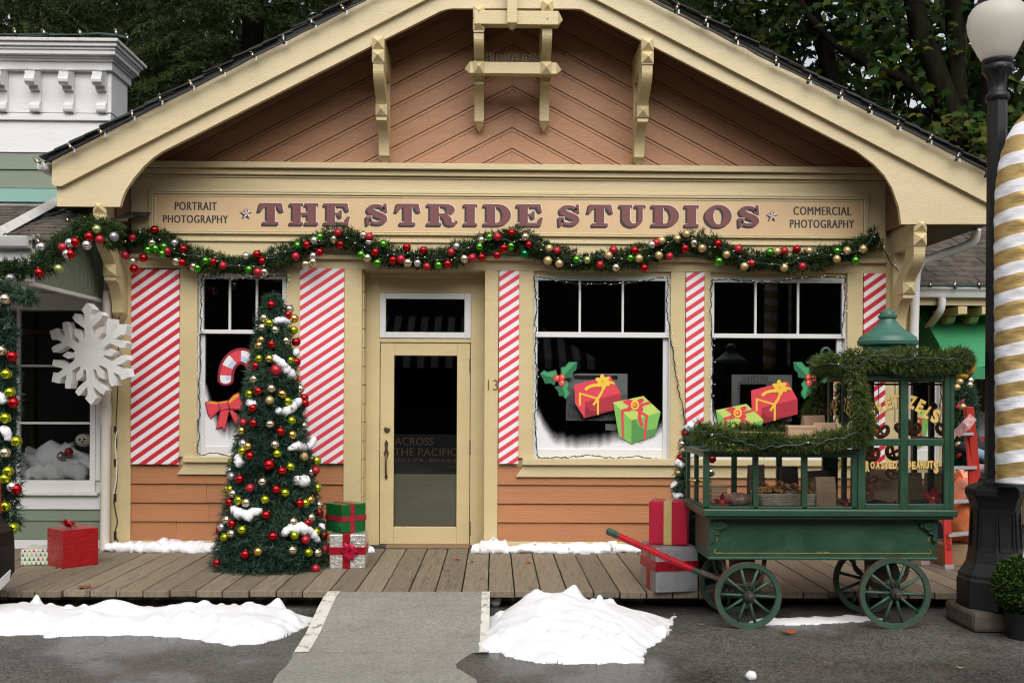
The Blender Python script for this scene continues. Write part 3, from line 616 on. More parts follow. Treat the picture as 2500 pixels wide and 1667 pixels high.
q = MB(); a, b_ = P(1239, -150, -.75), P(1262, 60, -.75); q.box(a.x, b_.x, -.79, -.67, b_.z, a.z); v = [(a.x, -.79, b_.z), (b_.x, -.79, b_.z), (b_.x, -.67, b_.z), (a.x, -.67, b_.z), ((a.x + b_.x) / 2, -.73, b_.z - .05)]
q.add(v, [(0, 1, 4), (1, 2, 4), (2, 3, 4), (3, 0, 4)]); build('king_post', q, M['beige'], B, bevel=.004)
# side boards closing the eaves next to the frieze
for a, b_ in ((wx(300, 500), wx(324, 500)), (wx(2158, 500), wx(2192, 500))):
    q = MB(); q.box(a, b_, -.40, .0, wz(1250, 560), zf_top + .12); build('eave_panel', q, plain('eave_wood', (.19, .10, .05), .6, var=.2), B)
# right downspout from the eave down the corner
q = MB(); q.tube(smooth_path([P(2384, 560, -.3), P(2380, 590, -.25), P(2350, 605, -.2), P(2280, 628, -.12), P(2246, 640, -.1), P(2236, 665, -.1), P(2234, 720, -.1), P(2229, 900, -.1), P(2227, 1250, -.1)], 2), .044, 12)
build('downspout', q, M['white'], B, smooth=True)

# ------------------------------------------------------------------ painted shop sign
SG = thing('shop_sign', 'long tan sign board lettered THE STRIDE STUDIOS above the garland', 'sign', ((sx0 + sx1) / 2, -.07, (sz0 + sz1) / 2))
q = MB(); q.box(sx0, sx1, -.074, -.061, sz0, sz1); build('board', q, M['sign'], SG, bevel=.003)
def arc(cx, cz_, rx, rz, a0, a1, n=14): return [(cx + rx * math.cos(R(a0 + (a1 - a0) * i / n)), cz_ + rz * math.sin(R(a0 + (a1 - a0) * i / n))) for i in range(n + 1)]
def serifed(stems, extra=()):    # slab-serif letters out of outlines in a 1x1 box
    return stems
def S_shape():
    c = [(.80, .74), (.70, .87), (.50, .915), (.30, .87), (.20, .74), (.27, .60), (.50, .50), (.74, .40), (.80, .26), (.70, .13), (.50, .085), (.28, .13), (.18, .27)]
    w = [.05, .07, .085, .11, .155, .165, .165, .165, .155, .11, .085, .07, .05]
    cc = smooth_path([(a, 0, b_) for a, b_ in c], 2); ww = smooth_path([(a, 0, 0) for a in w], 2); l, r = [], []
    for i, p in enumerate(cc):
        a, b_ = cc[max(0, i - 1)], cc[min(len(cc) - 1, i + 1)]; d = (b_ - a).normalized(); nx, nz = -d.z, d.x
        l.append((p.x + nx * ww[i].x, p.z + nz * ww[i].x * .85)); r.append((p.x - nx * ww[i].x, p.z - nz * ww[i].x * .85))
    return [(l + r[::-1], ()), ([(.70, .60), (.93, .60), (.90, 1.0), (.80, 1.0), (.76, .88)], ()), ([(.05, 0), (.15, 0), (.20, .12), (.28, .40), (.03, .40)], ())]
LET = {
 'T': [([(0, .60), (.08, 1), (.92, 1), (1, .60), (.88, .60), (.74, .83), (.66, .83), (.66, .14), (.80, .14), (.80, 0), (.20, 0), (.20, .14), (.34, .14), (.34, .83), (.26, .83), (.12, .60)], ())],
 'H': [([(0, 0), (.46, 0), (.46, .13), (.38, .13), (.38, .43), (.62, .43), (.62, .13), (.54, .13), (.54, 0), (1, 0), (1, .13), (.92, .13), (.92, .87), (1, .87), (1, 1), (.54, 1), (.54, .87), (.62, .87), (.62, .57), (.38, .57), (.38, .87), (.46, .87), (.46, 1), (0, 1), (0, .87), (.09, .87), (.09, .13), (0, .13)], ())],
 'E': [([(0, 0), (.92, 0), (1, .40), (.90, .40), (.76, .15), (.42, .15), (.42, .44), (.55, .44), (.60, .34), (.68, .34), (.68, .68), (.60, .68), (.55, .57), (.42, .57), (.42, .85), (.74, .85), (.86, .64), (.96, .64), (.90, 1), (0, 1), (0, .87), (.10, .87), (.10, .13), (0, .13)], ())],
 'I': [([(0, 0), (1, 0), (1, .13), (.82, .13), (.82, .87), (1, .87), (1, 1), (0, 1), (0, .87), (.18, .87), (.18, .13), (0, .13)], ())],
 'D': [([(0, 0), (.5, 0)] + arc(.5, .5, .5, .5, -90, 90, 22)[1:] + [(0, 1), (0, .87), (.10, .87), (.10, .13), (0, .13)], ([(.42, .14)] + arc(.46, .5, .22, .36, -90, 90, 16) + [(.42, .86)],))],
 'O': [(arc(.5, .5, .5, .52, 0, 360, 40)[:-1], (arc(.5, .5, .19, .38, 0, 360, 28)[:-1],))],
 'U': [([(.0, 1), (.0, .87), (.09, .87), (.09, .34)] + arc(.49, .36, .40, .38, 180, 360, 22)[1:-1] + [(.89, .34), (.89, .87), (1, .87), (1, 1), (.60, 1), (.60, .87), (.71, .87), (.71, .36)] + arc(.555, .36, .155, .22, 0, -180, 14)[1:-1] + [(.40, .36), (.40, .87), (.49, .87), (.49, 1)], ())],
 'R': [([(0, 0), (.46, 0), (.46, .13), (.38, .13), (.38, .42), (.46, .40), (.53, .30), (.55, .16), (.62, .04), (.76, -.02), (.92, .02), (1.0, .14), (.98, .24), (.92, .24), (.90, .16), (.84, .14), (.80, .20), (.80, .32), (.74, .43), (.66, .49)] + arc(.60, .735, .30, .265, -60, 90, 14) + [(0, 1), (0, .87), (.09, .87), (.09, .13), (0, .13)], ([(.38, .56)] + arc(.50, .715, .13, .155, -90, 90, 12) + [(.38, .87)],))],
 'S': S_shape()}
rowA = lambda v: (300 + v * .4252); rowB = lambda v: (1300 + v * .4039)
LAY = [('T', rowA(783), rowA(933)), ('H', rowA(966), rowA(1130)), ('E', rowA(1160), rowA(1312)), ('S', rowA(1395), rowA(1532)), ('T', rowA(1563), rowA(1713)), ('R', rowA(1748), rowA(1925)), ('I', rowA(1957), rowA(2036)), ('D', rowA(2070), rowA(2228)), ('E', rowA(2258), 1325), ('S', rowB(147), rowB(290)), ('T', rowB(323), rowB(482)), ('U', rowB(517), rowB(677)), ('D', rowB(710), rowB(878)), ('I', rowB(908), rowB(996)), ('O', rowB(1030), rowB(1194)), ('S', rowB(1225), rowB(1368))]
for ch, a, b_ in LAY:
    q = MB(); z1, z0 = wz((a + b_) / 2, 499.5 + (a - 630) * .0049), wz((a + b_) / 2, 552 + (a - 630) * .0049); xa, xb = wx(a, 525) + .006, wx(b_, 525)
    for out, holes in LET[ch]:
        for k in range(1, 7):
            o = .0033 * k; f2 = lambda u, v: (xa + u * (xb - xa) - o, z0 + v * (z1 - z0) - o)
            q.prism([f2(*p) for p in out], lambda u, v, d: (u, d, v), -.0744 - .0002 * (7 - k), -.0742, [[f2(*p) for p in h] for h in holes], 1, sides=False)
        f1 = lambda u, v: (xa + u * (xb - xa) + .0055, z0 + v * (z1 - z0) + .005); q.prism([f1(*p) for p in out], lambda u, v, d: (u, d, v), -.0760, -.0758, [[f1(*p) for p in h] for h in holes], 2, sides=False)
        f0 = lambda u, v: (xa + u * (xb - xa), z0 + v * (z1 - z0)); q.prism([f0(*p) for p in out], lambda u, v, d: (u, d, v), -.0768, -.0766, [[f0(*p) for p in h] for h in holes], 0, sides=False)
    build('lettering', q, [M['maroon'], M['ink'], M['paint_white']], SG)
for body, (a, b_, c0, c1), dy in (('PORTRAIT', (rowA(311), rowA(553), 497, 517), 0), ('PHOTOGRAPHY', (rowA(245), rowA(617), 529, 548), 0), ('COMMERCIAL', (rowB(1562), rowB(1911), 508.5, 529), 0), ('PHOTOGRAPHY', (rowB(1542), rowB(1929), 540, 560), 0)):
    q = MB()
    for k in range(4): text_into(q, body, wx(a, 520) + .0022 * k, wx(b_, 520) - .0066 + .0022 * k, wz((a + b_) / 2, c1), wz((a + b_) / 2, c0), -.0755 - .0002 * k, spacing=1.12)
    build('lettering', q, M['ltext'], SG)
for px, py in ((602, 521), (1886, 527)):
    c = P(px, py, -.075); q = MB(); rr = .062
    for i in range(5):
        for s_, mi in ((1, 0), (-1, 1)):
            a = R(90 + 72 * i); i2 = a + s_ * R(36)
            q.add([(c.x, -.0775, c.z), (c.x + rr * math.cos(a), -.0765, c.z + rr * math.sin(a)), (c.x + rr * .40 * math.cos(i2), -.0765, c.z + rr * .40 * math.sin(i2))], [(0, 1, 2) if s_ < 0 else (0, 2, 1)], mi)
            k = .012; q.add([(c.x - k, -.0752, c.z - k), (c.x - k + rr * math.cos(a), -.0752, c.z - k + rr * math.sin(a)), (c.x - k + rr * .40 * math.cos(i2), -.0752, c.z - k + rr * .40 * math.sin(i2))], [(0, 1, 2)], 2)
    build('star', q, [M['paint_white'], M['maroon'], M['ink']], SG)
# ------------------------------------------------------------------ green and white shop on the left
LB = thing('green_shop', 'white and grey-green shop with bracketed cornice and shingled canopy at the left edge', 'building', (-4.6, 0, DZ))
YU = .30                                           # upper false front
U = lambda px, py: P(px, py, YU)
xr, xl = U(273, 300).x, -8.0; zz_ = lambda y, d=0.: P(150, y, YU - d).z
q = MB(); q.box(xl, xr - .004, YU + .001, YU + .40, 2.9, zz_(150)); build('parapet', q, M['white_old'], LB, bevel=.004)
q = MB()
for i, (ya, yb) in enumerate(((377, 415), (415, 461))): q.yz([(YU - .022, U(60, yb).z + .002), (YU - .006, U(60, ya).z), (YU, U(60, ya).z), (YU, U(60, yb).z + .002)], xl, xr - .002 - .001 * i)
build('siding', q, M['green_siding'], LB)
q = MB(); q.box(xl, xr - .002, YU - .03, YU, U(60, 494).z, U(60, 462).z - .001); build('band', q, M['teal'], LB)
q = MB(); q.box(xl, xr, YU - .02, YU, zz_(374), zz_(295)); build('fascia', q, M['white_old'], LB, bevel=.003)
q = MB(); q.box(xl, xr + .006, YU - .05, YU + .41, zz_(294, .05), zz_(283, .05)); q.box(xl, xr + .003, YU - .035, YU + .405, zz_(283, .05) + .001, zz_(277, .035)); build('moulding', q, M['white'], LB, bevel=.006)
q = MB(); q.box(xl, xr - .05, YU - .014, YU, zz_(276), zz_(170)); q.box(xr - .05, xr + .006, YU - .03, YU + .40, zz_(276), zz_(170)); build('frieze', q, M['white_old'], LB)
q = MB()
for a, b_, d, e in ((171, 149, .08, .03), (148.5, 141, .105, .05), (140.5, 133, .13, .07), (132.5, 121, .17, .09), (120.5, 112, .185, .10), (111.5, 100.5, .21, .12)):
    q.box(xl, xr + e, YU - d, YU + .42 + e, zz_(a, d), zz_(b_, d))
build('cornice', q, M['white'], LB, bevel=.006)
q = MB(); zc = zz_(100, .23); q.box(xl, xr + .14, YU - .235, YU + .60, zc, zz_(92, .23)); build('cornice_cap', q, M['capdirt'], LB, bevel=.004)
for px in (-70, 14, 95, 176, 256):
    q = MB(); x = U(px - 2, 230).x; w = .045; pr = [(0, 275), (.06, 275), (.075, 272), (.085, 266), (.085, 256), (.07, 251), (.05, 250), (.05, 224), (.09, 219), (.105, 210), (.17, 206), (.20, 199), (.205, 192), (.195, 185), (.185, 184), (.185, 174), (0, 174)]
    q.yz([(YU - d, zz_(y, d)) for d, y in pr], x - w, x + w); build('corbel', q, M['white'], LB, bevel=.004)
# canopy over the pavement, with shingles, gutter and a boarded side
YC = -1.50; xe = P(78, 640, YC).x; C = lambda px, py: P(px, py, YC)
zt, zb = C(60, 600).z, C(78, 688).z
q = MB(); ztop = U(60, 494).z - .02
q.box(xl, xe, YC, YC + .06, zb, zt - .02); q.box(xl, xe - .03, YC - .02, YC + .0, zb, zb + .06); build('canopy_fascia', q, M['white'], LB, bevel=.004)
q = MB(); zs_ = zt
for i in range(18):
    a = YC + .05 + i * .093; q.box(xe - .03, xe, a, a + .088, zb + .0, zt + .1 + .35 * (i / 18))
build('canopy_side', q, M['green_siding'], LB, bevel=.003)
q = MB(); q.box(xe - .035, xe + .012, YC + .01, 0.02, zb - .03, zb + .0); build('canopy_trim', q, M['white'], LB)
q = MB(); q.box(xl, xe - .03, YC + .06, .0, zb + .10, zb + .13); build('canopy_soffit', q, M['white'], LB)
q = MB(); x1 = P(222, 545, -.05).x
for i in range(12):
    f0, f1 = i / 12, (i + 1) / 12; ya, yb = YC - .08 + (YU - YC + .06) * f0, YC - .08 + (YU - YC + .06) * f1
    za, zb2 = zt + .02 + (ztop - zt - .04) * f0, zt + .02 + (ztop - zt - .04) * f1
    x = xl
    while x < xe + .02 + (.55) * f0:
        w = random.uniform(.10, .2); e = random.uniform(-.012, .012); xb = min(x + w - .006, xe + .06 + .6 * f0)
        q.add([(x, ya + e, za + .012), (xb, ya + e, za + .012), (xb, yb + .07, zb2 + .022), (x, yb + .07, zb2 + .022), (x, ya + e, za - .012), (xb, ya + e, za - .012)], [(0, 1, 2, 3), (4, 5, 1, 0)]); x += w
build('canopy_roof', q, M['shingle'], LB)
q = MB(); a, b_ = P(-12, 585, -1.40), P(131, 500, .0); q.tube([a + Vector((0, 0, .03)), b_ + Vector((0, .1, .05))], .055, 4); build('hip_board', q, M['capdirt'], LB)
q = MB(); gz = C(40, 590).z; q.yz([(YC - .02, gz - .06), (YC - .09, gz - .05), (YC - .11, gz - .0), (YC - .12, gz + .03), (YC - .02, gz + .03)], xl, xe + .01); build('gutter', q, M['white'], LB, bevel=.004)
# shop window under the canopy
q = MB(); q.box(xl, xl + .1, 0, .1, DZ, 2.95); wl0, wl1 = wx(-60), wx(222); zw0, zw1 = wz(120, 1172), wz(120, 757)
q.box(xl, wl0, -.0, .1, DZ, 2.9); q.box(wl1, wx(272), 0, .1, DZ, 2.9); q.box(wl0, wl1, 0, .1, zw1, 2.9); q.box(wl0, wl1, 0, .1, DZ, zw0); build('wall', q, M['white'], LB)
q = MB(); q.box(xl, wx(245), -.03, 0, zw1 + .001, zw1 + .16); q.box(wx(223), wx(236), -.03, 0, zw0, zw1); q.box(wx(236), wx(248), -.02, 0, zw0, zw1); q.box(xl, wx(236), -.034, 0, wz(120, 1199), zw0 - .001); q.box(xl, wx(246), -.07, 0, wz(120, 1207), wz(120, 1199) - .001)
for y in (893, 1032.5): zz = wz(120, y); q.box(wl0, wl1, -.006, .03, zz - .011, zz + .011)
q.box(wx(41), wx(49), -.01, .034, zw0, zw1)
win = build('window', q, M['white'], LB, bevel=.003)
q = MB(); q.poly([(wl0, .02, zw0), (wl1, .02, zw0), (wl1, .02, zw1), (wl0, .02, zw1)]); build('pane', q, M['shopglass'], win)
q = MB(); q.box(xl, wx(248), -.025, 0, wz(120, 1242), wz(120, 1208)); q.box(xl, wx(248), -.03, 0, DZ, wz(120, 1317)); build('base_board', q, M['white'], LB, bevel=.003)
q = MB(); zz = [wz(120, y) for y in (1316, 1270, 1243)]; siding(xl, wx(248), zz, 0, q, .02); build('siding', q, M['green_siding'], LB)
q = MB(); ib = wz(120, 1180)
q.box(xl, wx(262), 2.4, 2.45, DZ, 2.9); q.box(xl, wx(262), .1, 2.4, 2.85, 2.9); q.box(wx(255), wx(262), .1, 2.4, DZ, 2.85); q.box(wl0, wx(255), .1, 2.4, ib - .06, ib); build('interior', q, M['dark'], LB)
q = MB(); q.tube([P(262, 710, -.1) + Vector((0, .0, 0)), P(259, 990, -.1)], .042, 14); q.tube([P(259, 985, -.1), P(259, 1040, -.1)], .050, 14); q.tube([P(259, 1035, -.1), P(256, 1350, -.1)], .044, 14)
build('downspout', q, mat('cream_pipe', (.66, .61, .54), .5, var=.06, dirt=.3, dirtcol=(.4, .3, .2, 1), dscale=3, dlo=.6), LB, auto=50)

# ------------------------------------------------------------------ shop on the right, set back
RB = thing('brown_roof_shop', 'shop with brown shingled eave, white gutter and scrolled brackets behind the lamp post', 'building', (5.4, 1.2, DZ))
YR = .95; Q = lambda px, py, y=YR: P(px, py, y); x0, x1 = Q(2238, 715).x, 9.0
q = MB(); zg = Q(2300, 702).z
for i in range(16):
    ya, za = YR - .05 + i * .15, zg + .0 + i * .075; x = x0 - .3
    while x < x1:
        w = random.uniform(.11, .2); e = random.uniform(-.015, .015)
        q.add([(x, ya + e, za + .012), (x + w - .007, ya + e, za + .012), (x + w - .007, ya + .24, za + .115), (x, ya + .24, za + .115), (x, ya + e, za - .012), (x + w - .007, ya + e, za - .012)], [(0, 1, 2, 3), (4, 5, 1, 0)]); x += w
build('roof', q, M['shingle'], RB)
q = MB(); a, b_ = Q(2300, 727).z, Q(2300, 702).z; q.yz([(YR, a), (YR - .06, a), (YR - .08, (a + b_) / 2), (YR - .11, b_ - .02), (YR - .11, b_), (YR, b_)], x0, x1); build('gutter', q, M['white'], RB, bevel=.004)
q = MB(); q.box(x0 - .2, x1, YR + .005, YR + .06, Q(2300, 745).z, a - .001); q.box(x0 - .2, x1, YR + .06, YR + 1.2, Q(2300, 728).z, Q(2300, 726).z + .02); build('fascia', q, M['beige'], RB)
q = MB(); q.box(x0 - .3, 5.75, YR + 1.2, YR + 1.3, DZ, 3.4); build('wall', q, M['beige'], RB)
for px in (2290, 2345):
    q = MB(); x = Q(px, 800, YR + .6).x; zt_ = Q(px, 746).z; zz = lambda y: Q(px, y).z
    q.box(x - .05, x + .05, YR + .0, YR + 1.19, zt_ - .09, zt_ - .005); q.prism([(YR + .25, zt_ - .10), (YR + .3, zt_ - .16), (YR + .55, zt_ - .22), (YR + .72, zt_ - .45), (YR + .86, zt_ - .62), (YR + 1.19, zt_ - .70), (YR + 1.19, zt_ - .10)], lambda a_, b2, d: (d, a_, b2), x - .045, x + .045); build('bracket', q, M['beige'], RB, bevel=.004)
q = MB(); q.tube(smooth_path([Q(2300, 728, YR - .05), Q(2299, 752, YR - .05), Q(2290, 768, YR), Q(2265, 800, YR + .5), Q(2256, 815, YR + .6), Q(2254, 860, YR + .6), Q(2252, 1250, YR + .6)], 2), .04, 12); build('downspout', q, M['white'], RB, smooth=True)
# green awning beyond
AW = thing('green_awning', 'bright green fabric awning hanging beneath the set-back eave', 'awning', Q(2380, 900, .6))
q = MB(); cs = [(P(2400, 740, 1.9).z, 1.9), (P(2400, 760, 1.7).z, 1.65), (P(2400, 800, 1.4).z, 1.3), (P(2400, 850, 1.).z, 1.0), (P(2400, 895, .7).z, .72)]
xa = P(2318, 870, .8).x
sp = smooth_path([(0, y, z_) for z_, y in cs], 2)
for i in range(len(sp) - 1):
    p_, p2 = sp[i], sp[i + 1]; q.add([(xa, p_.y, p_.z), (8.5, p_.y, p_.z), (8.5, p2.y, p2.z), (xa, p2.y, p2.z)], [(0, 1, 2, 3)])
mg = mat('green_awning_cloth', (.035, .235, .095), .6, var=.08, scale=1.5, bump=.1, bscale=6)
build('canopy', q, mg, AW, smooth=True)
q = MB(); q.add([(xa, p.y, p.z) for p in sp] + [(xa, 1.9, sp[-1].z)], [tuple(range(len(sp) + 1))]); build('side_panel', q, mg, AW)
q = MB(); zz = sp[-1].z; n = 60; xs_ = [xa + (8.5 - xa) * i / n for i in range(n + 1)]
q.add([(x, .72 + .012 * math.sin(i * 1.3), zz) for i, x in enumerate(xs_)] + [(x, .72 + .02 * math.sin(i * 1.3 + .4), zz - .13) for i, x in enumerate(xs_)], [(i, i + 1, n + 2 + i, n + 1 + i) for i in range(n)]); build('valance', q, mg, AW, smooth=True)
# reed fence with wire mesh and a white tarpaulin
FY = 2.0; FN = thing('reed_fence', 'brown reed screen behind wire mesh beneath the green awning', 'fence', P(2390, 1200, FY))
q = MB(); x = P(2150, 1000, FY).x
while x < 9: q.tube([(x, FY + random.uniform(-.01, .01), DZ), (x + random.uniform(-.02, .02), FY + random.uniform(-.01, .01), 2.1)], .009, 4); x += .017
build('reed_screen', q, mat('reeds', (.13, .085, .05), .9, var=.3, scale=3, island=.4, stretch=(1, 1, 3)), FN)
q = MB(); gm = plain('galvanised_wire', (.20, .20, .18), .5, .4)
for zz in (P(2390, 1010, FY).z, P(2390, 1053, FY).z, 1.9): q.tube([(4, FY - .06, zz), (9, FY - .06, zz)], .016, 6)
build('rail', q, gm, FN)
q = MB(); x = 4.4
while x < 8:
    for s_ in (1, -1): q.tube([(x, FY - .045, 1.0), (x + s_ * .95, FY - .045, 1.95)], .0022, 3, caps=False)
    x += .045
build('wire_mesh', q, gm, FN)
q = MB(); n = 20; xa, xb = P(2330, 1030, FY).x, 7.5; zt_, zb_ = P(2390, 1009, FY - .1).z, P(2390, 1066, FY - .1).z
for j in range(6):
    for i in range(n + 1): q.v.append((xa + (xb - xa) * i / n, FY - .10 + .02 * math.sin(i * 1.9 + j), zb_ + (zt_ - zb_) * j / 5 + .03 * math.sin(i * .9) * (j / 5)))
q.f = [(j * (n + 1) + i, j * (n + 1) + i + 1, (j + 1) * (n + 1) + i + 1, (j + 1) * (n + 1) + i) for j in range(5) for i in range(n)]; q.m = [0] * len(q.f)
tag(build('tarpaulin', q, plain('white_tarp', (.62, .64, .72), .6), smooth=True, loc=(xa, FY - .1, zb_)), 'white tarpaulin tied along the wire fence right of the cart', 'tarpaulin')

# ------------------------------------------------------------------ shop across the street (seen mirrored in the panes)
OB = thing('opposite_shop', 'dark shop across the street with a black and white striped awning, mirrored in the panes', 'building', (0, -23, 0))
q = MB(); q.box(-22, 22, -26, -23, 0, 6.5); build('wall', q, plain('dark_brown_wall', (.035, .028, .022), .8, var=.3), OB)
q = MB(); q.xz([(-23, 6.4), (23, 6.4), (20, 9), (-20, 9)], -26.5, -22.6); build('roof', q, M['shingle_dark'], OB)
q = MB(); y0, y1 = -22.99, -20.9; q.add([(-6, y0, 4.3), (1.0, y0, 4.2), (3.2, y1, 2.75), (-6, y1, 2.85), (3.2, y1, 2.45), (-6, y1, 2.5)], [(0, 3, 2, 1), (3, 5, 4, 2)]); build('awning', q, stripe_mat('striped_awning', (.02, .022, .025, 1), (.55, .55, .55, 1), 1, 0, .44), OB)

# ------------------------------------------------------------------ trees
def conifer(x, y, h, r, label, seed, dens=1., zmin=.8, zmax=13.):
    rng = np.random.default_rng(seed); T = thing('conifer_tree', label, 'tree', (x, y, 0), 'dark conifers behind the shops')
    q = MB(); q.tube([(x, y, -.1), (x + .1, y, h * .5), (x, y, h)], [.26, .16, .02], 8); build('trunk', q, M['bark'], T, smooth=True)
    B_, D_ = [], []; z = zmin
    while z < min(h, zmax):
        for i in range(9):
            a = rng.uniform(math.pi * .9, math.pi * 2.1) if rng.random() < .8 else rng.uniform(0, math.pi)      # fuller towards the open street side
            Lb = r * (1 - z / h) ** .7 * rng.uniform(.65, 1.12) + .2; d = np.array([math.cos(a), math.sin(a), 0.]); sd_ = np.array([-d[1], d[0], 0.]); zz = z + rng.uniform(-.2, .2)
            k = int(12 * Lb); t = .15 + .85 * rng.random(k) ** .8; p = np.array([x, y, zz]) + d * (t * Lb)[:, None]; p[:, 2] += .10 * Lb * t - .50 * Lb * t * t
            s = rng.choice([-1., 1.], k)[:, None]; tl_ = (.22 + .30 * rng.random((k, 1))) * (1.15 - .5 * t[:, None]); td = unit(d * rng.uniform(.4, .9, (k, 1)) + sd_ * s * rng.uniform(.4, 1., (k, 1)) + np.array([0, 0, -1]) * rng.uniform(.1, .5, (k, 1)))
            m_ = 15; u = np.tile(np.linspace(.05, 1, m_), k)[:, None]; pp = np.repeat(p, m_, 0) + np.repeat(td * tl_, m_, 0) * u; pp[:, 2:] -= .22 * u * u * np.repeat(tl_, m_, 0)
            B_.append(pp); D_.append(np.repeat(td, m_, 0) + np.array([0, 0, -.3]))
        z += .30
    p = np.concatenate(B_); d = unit(np.concatenate(D_)); nb = 3
    p = np.repeat(p, nb, 0); d = np.repeat(d, nb, 0) * .55 + rng.normal(0, .5, (len(p), 3))
    blade_obj('crown', blades(p, d, .035 + .05 * rng.random(len(p)), .016, rng), M['conifer'], T)
CON = [(-9.2, 7.5, 22, 3.4, 'conifer with drooping boughs above the white cornice, farthest left'), (-6.4, 9.5, 24, 3.6, 'tall conifer rising behind the right end of the white cornice'), (-4.2, 7.2, 21, 3.0, 'conifer with hanging fronds just right of the white cornice'), (-1.7, 9.0, 23, 3.4, 'conifer above the upper left slope of the studio roof'), (-7.9, 11.5, 24, 3.4, 'shaded conifer in the second row behind the white cornice'), (1.4, 9.8, 24, 3.2, 'conifer directly behind the studio gable peak'), (3.6, 10.8, 23, 2.7, 'dark conifer above the upper right slope of the studio roof'), (-12.5, 9.0, 22, 3.4, 'conifer beyond the left end of the white cornice')]
for i, (x, y, h, r, lab) in enumerate(CON): conifer(x, y, h, r, lab, 40 + i, 1., 2.2 if x < -3 else 4.6, 10.8)
# far wood: one mass of boughs closing the gaps
rng = np.random.default_rng(5); n = 34000
px_ = rng.uniform(-24, 26, n); pz = rng.uniform(.2, 12.5, n); keep = (px_ < 4.2) | (rng.random(n) < .40 + .45 * (np.sin(px_ * 1.9 + pz * .8) * np.sin(pz * 1.3 - px_ * .6) > -.1))
p = np.stack([px_, 15 + rng.uniform(-1.2, 1.2, n), pz], 1)[keep]
o = blade_obj('far_wood', blades(p, rng.normal(0, 1, p.shape) * np.array([1, .4, 1]) + np.array([0, 0, -.6]), .5 + .5 * rng.random(len(p)), .30, rng), M['conifer']); o['kind'] = 'stuff'; o['label'] = 'far dark wood behind the trees'
n = 9000; p = np.stack([rng.uniform(-45, 45, n), -33 + rng.uniform(-3, 3, n), rng.uniform(.2, 15, n) * (.75 + .25 * rng.random(n))], 1)  # bough mass behind the camera, added to cut light from the low sky
o = blade_obj('far_wood', blades(p, rng.normal(0, 1, p.shape) * np.array([1, .3, 1]), 1.6 + rng.random(n), 1.2, rng), M['conifer']); o['kind'] = 'stuff'; o['label'] = 'unseen dark wood added across the street to block the low sky'
# broadleaf trees on the right: leaning mossy trunks and lobed leaves
LOBE = np.array([(0, 0), (.18, .05), (.40, -.02), (.36, .18), (.55, .38), (.30, .40), (.24, .55), (.12, .52), (0, .95), (-.12, .52), (-.24, .55), (-.30, .40), (-.55, .38), (-.36, .18), (-.40, -.02), (-.18, .05)])
def leaves(cl, rng, size):
    out = []
    for c, rad, n in cl:
        for _ in range(n):
            o_ = np.array(c) + rng.normal(0, 1, 3) * np.array(rad) * .5; nrm = rng.normal(0, .55, 3) + np.array([0, -.6, .55]); nrm /= np.linalg.norm(nrm)
            tdir = np.array([rng.normal(0, .6), rng.normal(0, .3) - .3, -1.]); tdir -= nrm * tdir.dot(nrm); tdir /= np.linalg.norm(tdir); sdir = np.cross(nrm, tdir); s = size * rng.uniform(.6, 1.25)
            pt = o_ + (LOBE[:, :1] * sdir + LOBE[:, 1:] * tdir) * s; pt -= nrm * (np.abs(LOBE[:, :1]) * .35 * s); out.append(pt)
    return np.array(out)
def broadleaf(label, Y, limbs, clusters, seed, size=.17, back=()):
    rng = np.random.default_rng(seed); b0 = P(limbs[0][0][0][0], 965, Y); b0.z = 0
    T = thing('maple_tree', label, 'tree', b0, 'mossy broadleaf trees behind the studio'); q = MB()
    for pts, r0, r1 in limbs:
        pp = smooth_path([P(a, b_, Y + dy) for a, b_, dy in pts], 2); k = len(pp); q.tube(pp, [r0 + (r1 - r0) * i / (k - 1) for i in range(k)], 10, jit=.06, rng=rng)
    build('trunk', q, M['bark'], T, smooth=True)
    cl = [(tuple(P(a, b_, Y + dy)), (rx / 150, .35, rz / 150), n) for a, b_, dy, rx, rz, n in clusters]
    up_ = leaves([((b0.x + rng.uniform(-2, 3), Y + rng.uniform(-2.5, 2), rng.uniform(10.5, 13)), (2., 1.6, .9), 60) for _ in range(9)], rng, .6)  # oversized leaves above the frame, added to shade the trunks below
    blade_obj('crown', np.concatenate([leaves(cl, rng, size), up_]), M['maple'], T)
broadleaf('thick mossy maple trunk with yellowing leaves right of the studio roof', 6.5, [([(2372, 1000, 0), (2365, 600, 0), (2350, 360, 0), (2292, 190, 0), (2248, 80, 0), (2215, -60, 0)], .24, .13), ([(2352, 380, 0), (2338, 230, .2), (2330, 60, .3), (2322, -60, .4)], .17, .12), ([(2335, 330, 0), (2230, 200, .3), (2110, 155, .5), (2010, 90, .7), (1930, -30, .9)], .10, .05)],
    [(2210, 115, -.6, 60, 24, 26), (2150, 170, -.6, 60, 30, 30), (2240, 190, -.5, 30, 18, 8), (2205, 280, -.5, 40, 16, 12), (2290, 215, -.5, 36, 20, 12), (2330, 300, -.4, 60, 40, 46), (2385, 350, -.3, 50, 60, 60), (2100, 80, 0, 70, 40, 30), (2060, 20, .2, 110, 30, 40), (2200, 10, .1, 130, 30, 50), (2290, 90, 0, 60, 60, 30), (2400, 270, 0, 50, 60, 40)], 3)
broadleaf('dark maple with a sawn-off limb seen just left of the lamp post', 8., [([(2440, 1000, 0), (2420, 600, 0), (2405, 300, 0), (2425, 180, 0), (2460, 60, 0), (2500, -80, 0)], .26, .16), ([(2415, 345, -.1), (2398, 330, -.5)], .10, .095)],
    [(2420, 60, .3, 60, 50, 40), (2470, 120, .3, 60, 60, 50), (2390, 150, .4, 40, 60, 30), (2480, 300, 0, 60, 80, 50), (2330, 20, .6, 90, 40, 46), (2390, 200, .4, 30, 60, 20)], 4)
